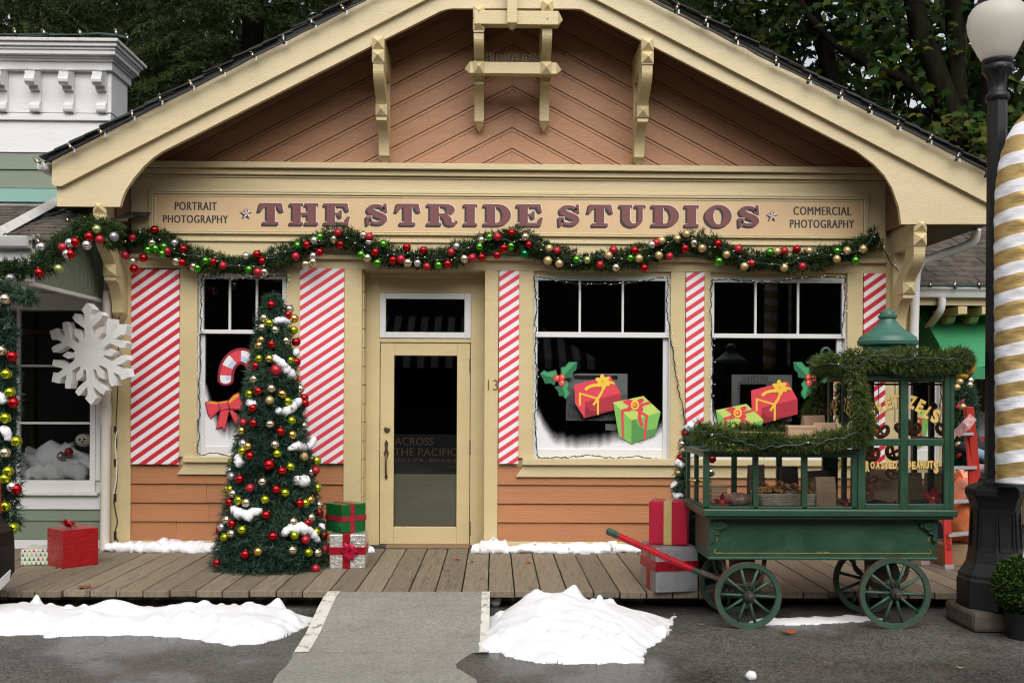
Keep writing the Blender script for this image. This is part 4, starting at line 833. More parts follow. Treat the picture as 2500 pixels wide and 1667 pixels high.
broadleaf('slender dark maple showing above the right roof slope, left of the mossy trunk', 10., [([(2080, 1000, 0), (2060, 500, 0), (2040, 200, 0), (1990, 60, 0), (1960, -90, 0)], .2, .12)],
    [(1800, 30, 0, 130, 50, 110), (1900, 90, 0, 120, 60, 120), (2000, 160, .2, 120, 60, 110), (2080, 230, .1, 90, 60, 80), (1950, 10, .2, 160, 40, 110), (2150, 280, .4, 80, 60, 50), (2050, 80, .5, 130, 60, 90), (2230, 330, 1, 70, 50, 40)], 6, .19)
# ------------------------------------------------------------------ candy-striped panels between the openings
rb, rp = (.56, .028, .045, 1), (.68, .06, .085, 1); wh = (.80, .78, .80, 1)
st1 = stripe_mat('candy_stripe_crimson', rb, wh, -.72, 1, .1045, .5, .35); st2 = stripe_mat('candy_stripe_pale', rp, wh, -.68, 1, .098, .48, .35)
for (a, b_, yt, yb, m_, lab) in ((324.5, 441, 660, 1132, st1, 'widest red and white candy-striped panel, left of the cane and bow window'), (734, 841, 657, 1130, st2, 'candy-striped panel behind the cone tree, left of the door recess'), (1218, 1266, 663, 1131, st2, 'narrow candy-striped panel between the number 13 and the middle window'), (1672, 1716, 667, 1131, st2, 'narrow candy-striped panel between the two big windows, garland cart before its foot'), (2104, 2157, 669, 1131, st1, 'candy-striped panel at the right corner, behind the cart lid')):
    zt_, zb_ = wz((a + b_) / 2, yt), wz((a + b_) / 2, yb); q = MB(); q.box(wx(a), wx(b_), -.052, -.026, zb_, zt_)
    tag(build('striped_panel', q, m_, bevel=.002, loc=(wx(a), -.03, zb_)), lab, 'panel', 'candy-striped panels on the studio front')
# ------------------------------------------------------------------ garlands
def conv(L_, ox, oy, s): return [(ox + a * s, oy + b_ * s, k) for a, b_, k in L_]
KEY = dict(R='red', Rm='matte_red', Gd='champagne', Gm='matte_gold', G='green', S='silver', Sm='matte_silver', Gl='pale_green', DG='emerald', L='lime', Y='gold', Ym='matte_gold')
def rope(name, label, pts, Y, rad, per_m, m_=None, group=None, core=True, **kw):
    p = [P(a, b_, Y + (c[0] if c else 0)) for a, b_, *c in pts]; T = thing(name, label, 'garland', p[0], group)
    blade_obj('foliage', bough(p, rad, per_m, **kw), m_ or M['gleaf'], T)
    q = MB(); q.tube(smooth_path(p, 2), rad * .42, 8, jit=.2, rng=RNG); build('stem', q, plain('garland_wire', (.006, .014, .006), .9), T); return p
MAINP = [(282, 575), (315, 585), (355, 578), (400, 590), (440, 612), (490, 638), (560, 648), (620, 645), (680, 632), (740, 605), (790, 580), (830, 574), (870, 590), (920, 614), (980, 630), (1050, 634), (1110, 622), (1160, 602), (1205, 584), (1250, 578), (1290, 594), (1340, 620), (1400, 636), (1450, 640), (1530, 630), (1600, 615), (1650, 596), (1690, 584), (1720, 592), (1760, 615), (1820, 633), (1900, 640), (1970, 638), (2040, 622), (2100, 602), (2144, 582)]
rope('garland', 'long evergreen garland swagged below the shop sign', MAINP, -.16, .100, 1150, None, 'evergreen garlands', blen=.042, bw=.0068)
LEFTP = [(-30, 668), (30, 660), (75, 655), (115, 640), (150, 608), (180, 572), (205, 548), (235, 552), (262, 572), (282, 580)]
rope('garland', 'evergreen garland draped along the gutter corner of the green shop', [(a, b_, 0 if a < 150 else 0.0) for a, b_ in LEFTP], -1.68, .085, 950, M['gleaf2'] if False else M['gleaf'], 'evergreen garlands', blen=.05, bw=.0075)
A_ = [(182,380,'R'),(168,455,'Gd'),(236,476,'G'),(143,495,'G'),(187,488,'G'),(225,517,'G'),(257,502,'Rm'),(297,455,'S'),(348,490,'R'),(55,425,'Rm'),(12,525,'Rm'),(57,560,'S'),(118,540,'R'),(64,603,'R'),(305,560,'Gd'),(342,567,'R'),(430,600,'G'),(407,590,'Gd'),(475,557,'G'),(520,563,'R'),(575,585,'Rm'),(707,530,'S'),(770,520,'R'),(800,560,'R'),(724,607,'G'),(775,622,'Rm'),(813,622,'Gd'),(992,532,'Rm'),(1003,470,'G'),(1055,465,'R'),(1048,577,'Gd'),(1092,565,'Gd'),(1093,530,'S'),(1130,507,'R'),(1132,420,'G'),(1098,440,'S'),(1210,433,'Gd'),(1236,397,'Rm'),(1250,463,'R'),(1380,412,'Gd'),(1415,420,'Rm'),(1412,450,'S'),(1495,463,'G'),(1450,508,'R'),(1367,522,'G'),(1405,540,'Gd'),(1462,570,'G'),(1550,553,'R'),(1597,547,'Rm'),(1636,568,'Gd'),(1692,570,'S'),(1630,480,'R'),(1724,497,'R'),(1885,508,'Rm'),(1916,475,'S'),(1960,545,'Gd'),(1746,590,'Rm'),(1812,583,'G'),(1864,575,'R'),(2005,540,'Rm'),(2060,537,'R'),(2048,478,'G'),(2058,440,'Gd'),(2104,423,'G'),(2150,420,'Rm'),(2186,485,'R'),(2148,525,'R'),(2232,398,'R'),(2228,473,'G'),(2310,420,'Gd'),(2330,465,'R'),(2305,517,'DG')]
B_L = [(100,512,'Gm'),(147,527,'Rm'),(93,585,'Gm'),(163,602,'Gm'),(265,580,'G'),(330,582,'Gl'),(408,610,'Rm'),(460,555,'Gm'),(488,522,'Rm'),(503,627,'Gd'),(592,570,'G'),(643,572,'Gm'),(617,525,'R'),(676,630,'R'),(720,490,'S'),(748,478,'Rm'),(780,465,'Gm'),(763,553,'Gm'),(827,560,'Rm'),(875,455,'Gm'),(930,425,'Gm'),(921,512,'R'),(976,480,'Gd'),(1025,510,'Gm'),(1120,483,'R'),(1172,548,'Gm'),(1125,590,'G'),(1243,516,'Rm'),(1280,620,'Gm'),(1322,600,'Rm'),(1433,535,'G'),(1478,530,'Gm'),(1520,527,'Rm'),(1597,517,'R'),(1520,627,'Gm'),(1630,620,'Rm'),(1670,527,'Gm'),(1840,527,'G'),(1838,575,'Gm'),(1900,525,'Gm'),(1998,515,'Gm'),(1951,585,'G')]
its = [(KEY[k], P(x, y, -.245 + random.uniform(-.015, .02)), random.uniform(.039, .043) if k != 'S' else .038) for x, y, k in conv(A_, 300, 400, .4252) + conv(B_L, 1300, 400, .4039)]
baubles(its, 'long sign garland', 'left', 'baubles on the long sign garland', lambda t_: t_[1].x)
C_L = [(80,627,'Sm'),(300,583,'R'),(450,553,'Gl'),(315,387,'S'),(482,390,'Rm'),(533,355,'S'),(575,348,'R'),(513,440,'S'),(540,440,'R'),(683,307,'R'),(665,370,'S'),(743,252,'Gl'),(767,330,'Rm'),(873,307,'Sm')]
its = [(KEY[k], P(x, y, -1.77), .038) for x, y, k in conv(C_L, 0, 480, .3189)]
baubles(its, 'green shop gutter garland', 'left', 'baubles on the gutter garland', lambda t_: t_[1].x)
# evergreen column at the left edge
EDGE = [(-8, 690), (0, 760), (-12, 830), (2, 905), (8, 1000), (8, 1090), (6, 1150), (8, 1190), (2, 1240), (8, 1290)]
rope('garland', 'dark evergreen garland hanging down the left picture edge with snow tufts', EDGE, -1.9, .115, 800, M['tleaf'], 'evergreen garlands', blen=.06, bw=.008)
rope('garland', 'short evergreen sprig reaching right from the top of the edge garland', [(0, 712), (30, 716), (55, 724), (82, 728)], -1.9, .05, 800, M['tleaf'], 'evergreen garlands', blen=.05, bw=.008)
E_L = [(12,730,'Gd'),(2,856,'Gd'),(30,870,'R'),(15,913,'L'),(24,958,'L'),(33,983,'R'),(13,1020,'L'),(40,1077,'L'),(12,1105,'Gd'),(20,1150,'L'),(12,1168,'L'),(30,1188,'S'),(40,1194,'R'),(13,1236,'L'),(32,1288,'L')]
its = [(KEY[k], P(x, y, -2.03), .042) for x, y, k in E_L]
baubles(its, 'left edge garland', 'top', 'baubles on the left edge garland', lambda t_: -t_[1].z)
for i, pp in enumerate((((-5, 960), (8, 975), (12, 985)), ((5, 1040), (18, 1058), (20, 1075)))):
    q = MB(); lumps(q, [P(a, b_, -2.0) for a, b_ in pp], .038); tag(build('cotton_tuft', q, M['cotton'], smooth=True, loc=P(*pp[0], -2.0)), ('upper' if i == 0 else 'lower') + ' cotton tuft on the left edge garland', 'cotton tuft', 'cotton tufts on the left edge garland')
q = MB(); c = P(20, 710, -1.7)
for a, b_, r in ((52, 712, .045), (10, 790, .052)): q.lathe([(r, 0), (r, .05), (r * .5, .055)], P(a, b_, -1.62), 20, axis='y')
q.tube(smooth_path([P(48, 705, -1.60), P(20, 735, -1.60), P(8, 780, -1.60), P(-15, 800, -1.6)], 2), .035, 8)
tag(build('scroll_bracket', q, M['white'], auto=40, loc=P(15, 740, -1.6)), 'white scroll bracket behind the edge garland under the canopy', 'bracket')

# ------------------------------------------------------------------ strings of lights
def emit(name, col, s):
    m_ = bpy.data.materials.new(name); m_.use_nodes = True; b_ = m_.node_tree.nodes['Principled BSDF']; b_.inputs['Base Color'].default_value = col + (1,); b_.inputs['Emission Color'].default_value = col + (1,); b_.inputs['Emission Strength'].default_value = s; return m_
M['fil'] = emit('lit_filament', (1, .66, .38), 1.6); M['mini'] = emit('lit_mini_bulb', (1, .82, .6), .5); M['bulb_glass'] = glass_mat('bulb_glass', (.92, .84, .78), 1.5)
q = MB(); q.lathe([(.004, -.005), (.014, 0), (.022, .016), (.021, .03), (.012, .048), (.001, .060)], n=12, mi=0); q.ball((0, 0, .02), .006, 8, 1); q.lathe([(.013, -.032), (.014, 0)], n=10, mi=2)
BULB = mesh_of('bulb', q.v, q.f, [M['bulb_glass'], M['fil'], M['cable']], q.m, True)
q = MB(); q.lathe([(.003, -.014), (.0035, 0)], n=6, mi=1); q.lathe([(.0026, 0), (.0028, .006), (.001, .012)], n=6, mi=0)
MINI = mesh_of('bulb', q.v, q.f, [M['mini'], M['cable']], q.m, True)
def bulb(parent, p, mesh, d, rnd=.4):
    o = bpy.data.objects.new('bulb', mesh); COL.objects.link(o); o.parent = parent; o.location = Vector(p) - ORG[parent.name]
    d = (Vector(d) + Vector((random.uniform(-rnd, rnd), random.uniform(-rnd, rnd), random.uniform(-rnd, rnd)))).normalized(); o.rotation_euler = d.to_track_quat('Z', 'Y').to_euler()
def roofline(label, pts, bulbs, YY, nrm, clip_=True, grp='large bulb strings on the roof edges'):
    T = thing('light_string', label, 'string lights', P(*pts[0], YY(pts[0][1]) if callable(YY) else YY), grp); q = MB(); Y = YY if callable(YY) else (lambda _: YY)
    p = [P(a, b_, Y(b_)) for a, b_ in pts]; p2 = resample(p, .12); q.tube([v + Vector((0, random.uniform(-.006, .006), random.uniform(-.005, .005))) for v in p2], .009, 6); q.tube([v + Vector((0, .02, .016 + random.uniform(-.006, .006))) for v in p2], .008, 6)
    build('cable', q, M['blackcable'] if clip_ else M['cable'], T)
    for a, b_ in bulbs:
        w = P(a, b_, Y(b_) - .01); bulb(T, w, BULB, nrm, .5)
        if clip_: w2 = P(a + 6, b_ + 5, Y(b_) - .012); c_ = MB(); c_.box(w2.x - .007, w2.x + .007, w2.y - .004, w2.y + .004, w2.z - .028, w2.z + .010); build('clip', c_, M['grey'], T)
roofline('large clear bulb string clipped along the left roof slope of the studio', [(108, 398), (1240, -176)], [(96, 396), (176, 361), (251, 323), (323, 283), (391, 244), (468, 208), (544, 175), (620, 136), (693, 99), (765, 56), (841, 24)], -.735, (-.4, -.5, .7))
roofline('large clear bulb string clipped along the right roof slope of the studio', [(1240, -176), (2424, 424)], [(1651, 22), (1722, 55), (1796, 98), (1895, 153), (1974, 196), (2050, 233), (2122, 268), (2192, 308), (2268, 341), (2337, 385), (2409, 425)], -.735, (.2, -.5, .8))
roofline('large clear bulb string along the white cornice top of the green shop', [(-20, 85), (40, 86), (120, 87), (200, 86), (240, 84), (285, 88), (315, 96)], [(38, 82), (111, 81), (197, 83), (284, 83), (313, 96)], -.16, (-.3, -.2, .9), False)
roofline('bulb string sagging over the shingled canopy roof of the green shop', [(152, 493), (200, 520), (160, 518), (100, 530), (60, 548), (12, 567), (-10, 572)], [(235, 528), (205, 533), (165, 538), (92, 590), (13, 577)], lambda y: min(.2, .22 - 1.85 * (y - 494) / 96), (.3, -.6, .5), False)
roofline('bulb string along the set-back white gutter right of the studio', [(2240, 699), (2420, 699)], [(2272, 697), (2332, 698), (2391, 697)], .84, (0, -.4, .8), False)
def ministring(label, pts, Y, dens=.075, wig=7, grp='mini light strings round the windows', maxb=95):
    T = thing('light_string', label, 'string lights', P(*pts[0], Y), grp); q = MB()
    base = resample([P(a, b_, Y) for a, b_ in pts], .03); k = len(base); w = [v + Vector((random.uniform(-1, 1) * wig * .0016, random.uniform(-.008, .004), random.uniform(-1, 1) * wig * .0016)) for v in base]
    w = smooth_path(w, 1); q.tube(w, .0042, 5); q.tube([v + Vector((random.uniform(-.006, .006), .004, random.uniform(-.006, .006))) for v in w[::2]], .0036, 5); build('cable', q, M['cable'], T)
    n = min(maxb, int(sum((b_ - a).length for a, b_ in zip(base[:-1], base[1:])) / dens)); 
    for i in range(n):
        v = w[int((i + random.random() * .6) / n * (len(w) - 1))]; s_ = random.choice((-1, 1)); d = Vector((random.uniform(-.6, .6), -.35, random.uniform(-1, 1))) if abs(w[min(len(w) - 1, 20)].z - w[0].z) < .02 else Vector((s_, -.3, .2)); bulb(T, v + d.normalized() * .018, MINI, d, .4)
ministring('mini lights framing the cane and bow window left of the tree', [(700, 690), (698, 670), (640, 678), (580, 682), (520, 680), (494, 672), (491, 740), (490, 830), (487, 920), (486, 1010), (484, 1108), (530, 1106), (575, 1112), (640, 1114)], -.06)
ministring('mini lights framing the middle window and drooping to its lower right', [(1303, 676), (1340, 680), (1390, 692), (1450, 694), (1520, 694), (1580, 684), (1630, 674), (1629, 760), (1634, 800), (1644, 860), (1652, 930), (1664, 990), (1672, 1020), (1682, 1045)], -.06)
ministring('mini lights down the left jamb and along the sill of the middle window', [(1303, 678), (1310, 740), (1306, 840), (1310, 940), (1306, 1040), (1312, 1115), (1370, 1116), (1440, 1112), (1500, 1118), (1560, 1114), (1625, 1124)], -.06)
ministring('mini lights framing the right-hand window behind the garland cart', [(1745, 1040), (1738, 960), (1740, 860), (1735, 760), (1738, 684), (1790, 682), (1840, 690), (1900, 688), (1960, 678), (2064, 676), (2062, 740), (2056, 800), (2056, 850)], -.06)
ministring('mini lights hanging from the right end of the long garland', [(2144, 585), (2155, 605), (2168, 630), (2180, 648), (2192, 662)], -.14, .09)
ministring('mini lights twisted through the long sign garland', [(a, b_ + 14 * math.sin(i * 2.1)) for i, (a, b_) in enumerate(MAINP)], -.262, .10, 12)

# ------------------------------------------------------------------ the cone Christmas tree
TY = -1.0; TX = P(665, 1000, TY).x; zt_ = P(668, 714, TY).z
PROF = [(712, 1), (735, 13), (760, 23), (800, 33), (850, 40), (950, 56), (1050, 74), (1150, 91), (1250, 107), (1320, 122), (1365, 131), (1388, 127), (1402, 110)]
def cone_r(z):
    py = 965 + (CAM.z - z) * FPX / (TY - CAM.y) ; 
    for (a, ra), (b_, rb_) in zip(PROF[:-1], PROF[1:]):
        if a <= py <= b_: return (ra + (rb_ - ra) * (py - a) / (b_ - a)) * (TY - CAM.y) / FPX
    return PROF[-1][1] * (TY - CAM.y) / FPX if py > 1400 else .02
def cone_tree(name, label, x, y, ztop, rfun, nt_, seed, zb=DZ + .02, blen=.056):
    rng = np.random.default_rng(seed); T = thing(name, label, 'tree', (x, y, DZ), 'cone trees wound with baubles')
    q = MB(); q.tube([(x, y, DZ), (x, y, ztop - .05)], [.04, .01], 8); build('trunk', q, M['bark'], T)
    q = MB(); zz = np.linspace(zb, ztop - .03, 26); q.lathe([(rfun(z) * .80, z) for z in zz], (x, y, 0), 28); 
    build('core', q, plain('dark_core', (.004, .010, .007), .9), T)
    rmax = max(rfun(z) for z in zz); c = []
    while len(c) < nt_:
        z = rng.uniform(zb, ztop); r = rfun(z)
        if rng.random() < (r + .03) / (rmax + .03): a = rng.uniform(0, 2 * math.pi); c.append((a, z, r * (.78 + .27 * rng.random())))
    c = np.array(c); rad = np.stack([np.cos(c[:, 0]), np.sin(c[:, 0]), np.zeros(len(c))], 1); base = np.array([x, y, 0]) + rad * c[:, 2:]; base[:, 2] = c[:, 1]
    d = unit(rad * .8 + np.array([0, 0, -.35]) + rng.normal(0, .45, base.shape)); nb = 7; B2 = np.repeat(base, nb, 0); D2 = np.repeat(d, nb, 0); k = np.tile(np.arange(nb), len(base))[:, None] / nb
    B2 = B2 + D2 * k * blen * .9; D2 = unit(D2 * .8 + rng.normal(0, .6, D2.shape)); v = blades(B2, D2, blen * (.5 + .6 * rng.random(len(B2))), .0065, rng)
    v[:, :, 2] = np.maximum(v[:, :, 2], DZ + .004)
    blade_obj('crown', v, M['tleaf'], T); return T
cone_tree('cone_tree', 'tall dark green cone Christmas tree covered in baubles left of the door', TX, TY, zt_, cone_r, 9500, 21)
T1 = [(508,327,'R'),(648,362,'Gd'),(637,405,'R'),(685,433,'Y'),(455,430,'Gd'),(493,468,'L'),(440,502,'Gd'),(538,520,'Gd'),(680,522,'L'),(435,597,'Y'),(510,630,'R'),(621,603,'Gd'),(699,612,'R'),(417,640,'Y'),(418,740,'L'),(494,740,'Y'),(655,752,'L'),(700,765,'R'),(545,828,'Rm',1.3),(687,892,'Rm'),(392,795,'R'),(378,897,'Gd'),(510,967,'Gd'),(410,988,'R'),(592,1010,'Y'),(344,1008,'L'),(497,1058,'Ym'),(635,1065,'L'),(730,970,'Gd'),(760,1040,'R'),(766,1080,'R'),(370,1118,'R'),(375,1232,'R'),(298,1228,'Rm'),(500,1240,'Gd'),(664,1213,'L'),(756,1252,'Gd'),(580,1296,'R'),(668,1320,'Y'),(285,1290,'Y'),(294,1388,'S'),(332,1410,'Y'),(536,1396,'Gd'),(554,1467,'L'),(290,1445,'L'),(347,1482,'R'),(757,1488,'Ym')]
T2 = [(270,402,'L'),(555,422,'R',1.25),(717,437,'L'),(655,470,'R'),(920,390,'L'),(873,477,'Gd'),(910,465,'Rm'),(258,470,'S'),(270,510,'Sm'),(332,530,'R'),(505,552,'Gd'),(410,600,'Rm'),(233,607,'Y'),(260,610,'L'),(280,642,'Gd'),(610,610,'R'),(677,637,'L'),(925,597,'L'),(322,692,'L'),(381,710,'Gd'),(525,688,'L'),(790,717,'R'),(832,715,'L'),(870,690,'Y'),(252,708,'R'),(935,730,'Gd'),(533,805,'R'),(936,787,'R'),(876,825,'Gd'),(232,842,'Gd'),(272,872,'R'),(350,920,'L'),(195,900,'S'),(849,868,'R'),(740,857,'Gd'),(268,948,'Gd'),(218,977,'L'),(585,967,'R'),(748,963,'L'),(833,995,'Rm'),(915,935,'L'),(971,960,'R'),(980,1067,'Rm',1.2),(471,1085,'Y'),(372,1107,'R'),(733,1075,'Gd'),(855,1093,'L'),(923,1095,'Gd'),(157,1170,'R'),(910,1215,'Rm'),(180,920,'R')]
def on_cone(px, py, x, y, rfun, k=1.07):
    Y = y
    for _ in range(6):
        w = P(px, py, Y); r = rfun(w.z) * k; dx = max(-r * .999, min(r * .999, w.x - x)); Y = y - math.sqrt(max(r * r - dx * dx, 0))
    return P(px, py, Y)
its = []
for L_, ox, oy, s in ((T1, 500, 640, .3189), (T2, 480, 1000, .3188)):
    for a, b_, k, *sc in L_: its.append((KEY[k], on_cone(ox + a * s, oy + b_ * s, TX, TY, cone_r), .0395 * (sc[0] if sc else 1)))
baubles(its, 'tall cone tree', 'top', 'baubles on the tall cone tree', lambda t_: -t_[1].z)
TUFT = [('topmost', [(668, 786), (690, 782), (705, 788)], .03), ('long slanting upper', [(660, 868), (685, 885), (705, 910), (722, 925)], .03), ('wavy middle', [(673, 1002), (700, 1006), (720, 985), (737, 974)], .03), ('bent right-hand', [(705, 1095), (725, 1088), (748, 1092), (764, 1080), (766, 1068)], .028), ('small left upper', [(604, 982), (616, 984), (622, 992)], .028), ('small far-left high', [(634, 838), (638, 850)], .025), ('upright left', [(582, 1108), (586, 1125), (582, 1138)], .032), ('small square right', [(720, 1172), (740, 1172), (752, 1178)], .035), ('broad lower left', [(562, 1238), (585, 1250), (605, 1262), (615, 1250), (638, 1246)], .032), ('long arched lower right', [(690, 1305), (705, 1290), (735, 1288), (760, 1300), (778, 1322)], .034), ('tiny right edge', [(780, 1292), (792, 1284)], .03), ('tiny upper right edge', [(718, 858), (726, 864)], .025)]
for lab, pts, r in TUFT:
    q = MB(); lumps(q, [on_cone(a, b_, TX, TY, cone_r, 1.04) for a, b_ in pts], r * 1.35, step=.018, n=14, jit=.13)
    tag(build('cotton_tuft', q, M['cotton'], smooth=True, loc=on_cone(*pts[0], TX, TY, cone_r)), lab + ' cotton tuft on the tall cone tree', 'cotton tuft', 'cotton tufts on the tall cone tree')
# second small tree behind the cart, third by the ladder
X2, Y2 = P(1690, 1100, -1.62).x, -1.62; z2 = P(1690, 1035, Y2).z; r2 = lambda z: max(.015, .215 * (z2 - z) / (z2 - DZ) + .03)
cone_tree('cone_tree', 'small cone tree behind the left end of the cart with snowy tufts', X2, Y2, z2, r2, 2600, 22)
its = [(KEY[k], on_cone(a, b_, X2, Y2, r2, 1.1), .036) for a, b_, k in ((1674, 1058, 'R'), (1665, 1084, 'Gd'), (1668, 1101, 'Gm'), (1662, 1118, 'R'), (1657, 1155, 'Ym'), (1652, 1226, 'G'), (1738, 1120, 'R'), (1735, 1153, 'Gd'))]
baubles(its, 'small tree by the cart', 'top', 'baubles on the small tree behind the cart', lambda t_: -t_[1].z)
for lab, pts in (('top', [(1676, 1046), (1690, 1040), (1700, 1050)]), ('middle', [(1652, 1128), (1664, 1132), (1670, 1140)]), ('lower', [(1645, 1205), (1655, 1213), (1668, 1210)]), ('left', [(1642, 1180), (1650, 1186)])):
    q = MB(); lumps(q, [on_cone(a, b_, X2, Y2, r2, 1.12) for a, b_ in pts], .034); tag(build('cotton_tuft', q, M['cotton'], smooth=True, loc=on_cone(*pts[0], X2, Y2, r2)), lab + ' cotton tuft on the small tree behind the cart', 'cotton tuft', 'cotton tufts on the small tree')
X3, Y3 = P(2346, 1000, .3).x, .3; z3 = P(2346, 878, Y3).z; r3 = lambda z: max(.02, .11 * min(1, (z3 - z) / .35) + .012)
cone_tree('cone_tree', 'slim evergreen column with gold baubles behind the cart right side', X3, Y3, z3, r3, 3600, 23)
its = [(KEY[k], on_cone(a, b_, X3, Y3, r3, 1.15), .040) for a, b_, k in ((2343, 932, 'Gm'), (2368, 929, 'Gd'), (2336, 946, 'Gm'), (2366, 940, 'Gd'), (2350, 993, 'Gm'), (2362, 1080, 'Gd'), (2341, 1086, 'Gm'), (2353, 1145, 'Gd'))]
baubles(its, 'slim evergreen by the ladder', 'top', 'gold baubles on the slim evergreen', lambda t_: -t_[1].z)
for lab, pts in (('upper', [(2331, 992), (2345, 978), (2358, 973), (2352, 988), (2334, 998)]), ('lower', [(2334, 1110), (2350, 1100), (2354, 1092), (2352, 1106), (2336, 1118)])):
    q = MB(); w = [on_cone(a, b_, X3, Y3, r3, 1.2) for a, b_ in pts]; q.prism([(v.x, v.z) for v in w], lambda a, b_, d: (a, d - .012 * math.sin(a * 90), b_), w[0].y - .03, w[0].y)
    tag(build('ribbon', q, plain('red_ribbon_' + lab, (.40, .012, .02), .45), loc=w[0]), lab + ' red ribbon tail on the slim evergreen by the ladder', 'ribbon', 'red ribbons on the slim evergreen')
q = MB(); w = P(2363, 895, -1.95); q.ball(w, .058, 18, 0, (1, .9, 1.15)); q.lathe([(.02, .06), (.03, .11), (.004, .12)], w, 10, mi=1); q.ball(P(2350, 918, -1.95), .04, 12, 0, (1.2, .8, .6))
tag(build('ornament', q, [plain('orange_yellow_gloss', (.72, .34, .02), .3), plain('red_gloss', (.5, .02, .02), .3)], smooth=True, loc=w), 'orange pear-shaped ornament with red cap at the cart roof corner', 'ornament')
# ------------------------------------------------------------------ presents
def foil(name, col, metal=.75, rough=.3, bump=.6, bs=60): return mat(name, col, rough, metal, var=.12, scale=8, bump=bump, bscale=bs, rvar=.08)
def gift(name, label, corner, ang, w, d, h, z0, paper, ribbon, bands, rw=.05, bow=None, group='wrapped presents on the boardwalk'):
    """corner: the front corner nearest the camera; w runs right-back, d runs left-back"""
    T = thing(name, label, 'present', (corner.x, corner.y, z0), group); mt = Matrix.Translation((corner.x, corner.y, z0)) @ Matrix.Rotation(ang, 4, 'Z')
    q = MB(); q.box(0, w, 0, d, 0, h, 0, mt); build('box', q, paper, T, bevel=.006)
    if bands:
        q = MB(); e = .0035
        for kind, c in bands:
            if kind == 'x': q.box(c - rw / 2, c + rw / 2, -e, d + e, -.001, h + e, 0, mt)
            if kind == 'y': q.box(-e - .0007, w + e + .0007, c - rw / 2, c + rw / 2, -.001, h + e + .0009, 0, mt)
            if kind == 'z': q.box(-e - .0012, w + e + .0012, -e - .0012, d + e + .0012, c - rw / 2, c + rw / 2, 0, mt)
        build('ribbon', q, ribbon, T, bevel=.001)
    if bow:
        c = mt @ Vector(bow[0]); nrm = (mt.to_3x3() @ Vector(bow[1])).normalized(); q = MB(); rng = np.random.default_rng(3); n = bow[2]; s = bow[3]
        for i in range(n):
            d_ = Vector(rng.normal(0, 1, 3)); d_ = (d_ - nrm * d_.dot(nrm)).normalized(); u = (d_ * 1 + nrm * rng.uniform(.1, .9)).normalized(); sd_ = u.cross(nrm).normalized(); L_ = s * rng.uniform(.6, 1.15); ww = s * .17
            b0 = c + nrm * .006; mid = b0 + u * L_ * .6 + nrm * .02; tip = b0 + u * L_
            q.add([b0 - sd_ * ww * .5, b0 + sd_ * ww * .5, mid + sd_ * ww, tip, mid - sd_ * ww], [(0, 1, 2, 4), (4, 2, 3)])
        build('bow', q, bow[4], T)
    return T
red_rib = foil('red_foil_ribbon', (.42, .012, .025), .6, .3, .25); sil = foil('silver_foil', (.72, .71, .70), .85, .28, .9, 45); gre = foil('green_foil', (.02, .21, .05), .6, .28, .6, 14); glit = foil('red_glitter_paper', (.52, .012, .045), .5, .4, 1., 160); glit_s = foil('silver_glitter_paper', (.36, .36, .37), .8, .38, 1., 130); goldrib = foil('gold_glitter_ribbon', (.58, .43, .18), .7, .4, .8, 150); redpap = mat('red_tissue_wrap', (.40, .008, .012), .30, .2, var=.14, scale=4, bump=1., bscale=7, stretch=(1.6, 1.6, 3)); pinkbow = foil('crimson_bow', (.55, .015, .07), .5, .3, .2)
c = G(804, 1388, DZ); gift('gift_box', 'white-silver present with red ribbon cross and pointed bow, under the green one', c, R(2), .305, .28, .296, DZ, sil, red_rib, [('x', .145), ('z', .155)], .066, ((.17, 0, .15), (0, -1, 0), 46, .085, pinkbow))
c = P(835, 1301, -1.07); gift('gift_box', 'green foil present with red ribbon stacked on the silver one by the door', c, R(43), .25, .25, .245, DZ + .299, gre, foil('red_glitter_ribbon', (.40, .012, .035), .4, .45, .8, 150), [('x', .11), ('z', .12)], .045)
c = G(153, 1388, DZ); gift('gift_box', 'large plain red present with a foil bow left of the downspout', c, R(48), .315, .30, .325, DZ, redpap, None, None, .05, ((.08, .10, .335), (.2, -.3, 1), 34, .10, foil('red_foil_bow', (.6, .01, .012), .85, .2, .2)))
trees_m = bpy.data.materials.new('tree_print_paper'); trees_m.use_nodes = True; t = trees_m.node_tree; b = t.nodes['Principled BSDF']; L = t.links.new; b.inputs['Roughness'].default_value = .35
tc = _n(t, 'ShaderNodeTexCoord'); sp = _n(t, 'ShaderNodeSeparateXYZ'); L(tc.outputs['Object'], sp.inputs[0])
def mth(op, a, b_=None, c=None):
    n_ = _n(t, 'ShaderNodeMath', operation=op)
    for i, v in enumerate((a, b_, c)):
        if v is None: continue
        if isinstance(v, (int, float)): n_.inputs[i].default_value = v
        else: L(v, n_.inputs[i])
    return n_.outputs[0]
px2 = mth('MULTIPLY', mth('ADD', sp.outputs['X'], sp.outputs['Y']), 24.); pz2 = mth('MULTIPLY', sp.outputs['Z'], 26.); row = mth('FLOOR', pz2); px3 = mth('ADD', px2, mth('MULTIPLY', row, .5)); col_ = mth('FLOOR', px3)
fx = mth('ABSOLUTE', mth('SUBTRACT', mth('FRACT', px3), .5)); fz = mth('FRACT', pz2); inside = mth('LESS_THAN', mth('ADD', mth('MULTIPLY', fx, 1.9), mth('MULTIPLY', fz, .75)), .68)
wn2 = _n(t, 'ShaderNodeTexWhiteNoise', noise_dimensions='2D'); cv = _n(t, 'ShaderNodeCombineXYZ'); L(col_, cv.inputs[0]); L(row, cv.inputs[1]); L(cv.outputs[0], wn2.inputs['Vector']); cr = _n(t, 'ShaderNodeValToRGB'); cr.color_ramp.interpolation = 'CONSTANT'; L(wn2.outputs['Value'], cr.inputs[0])
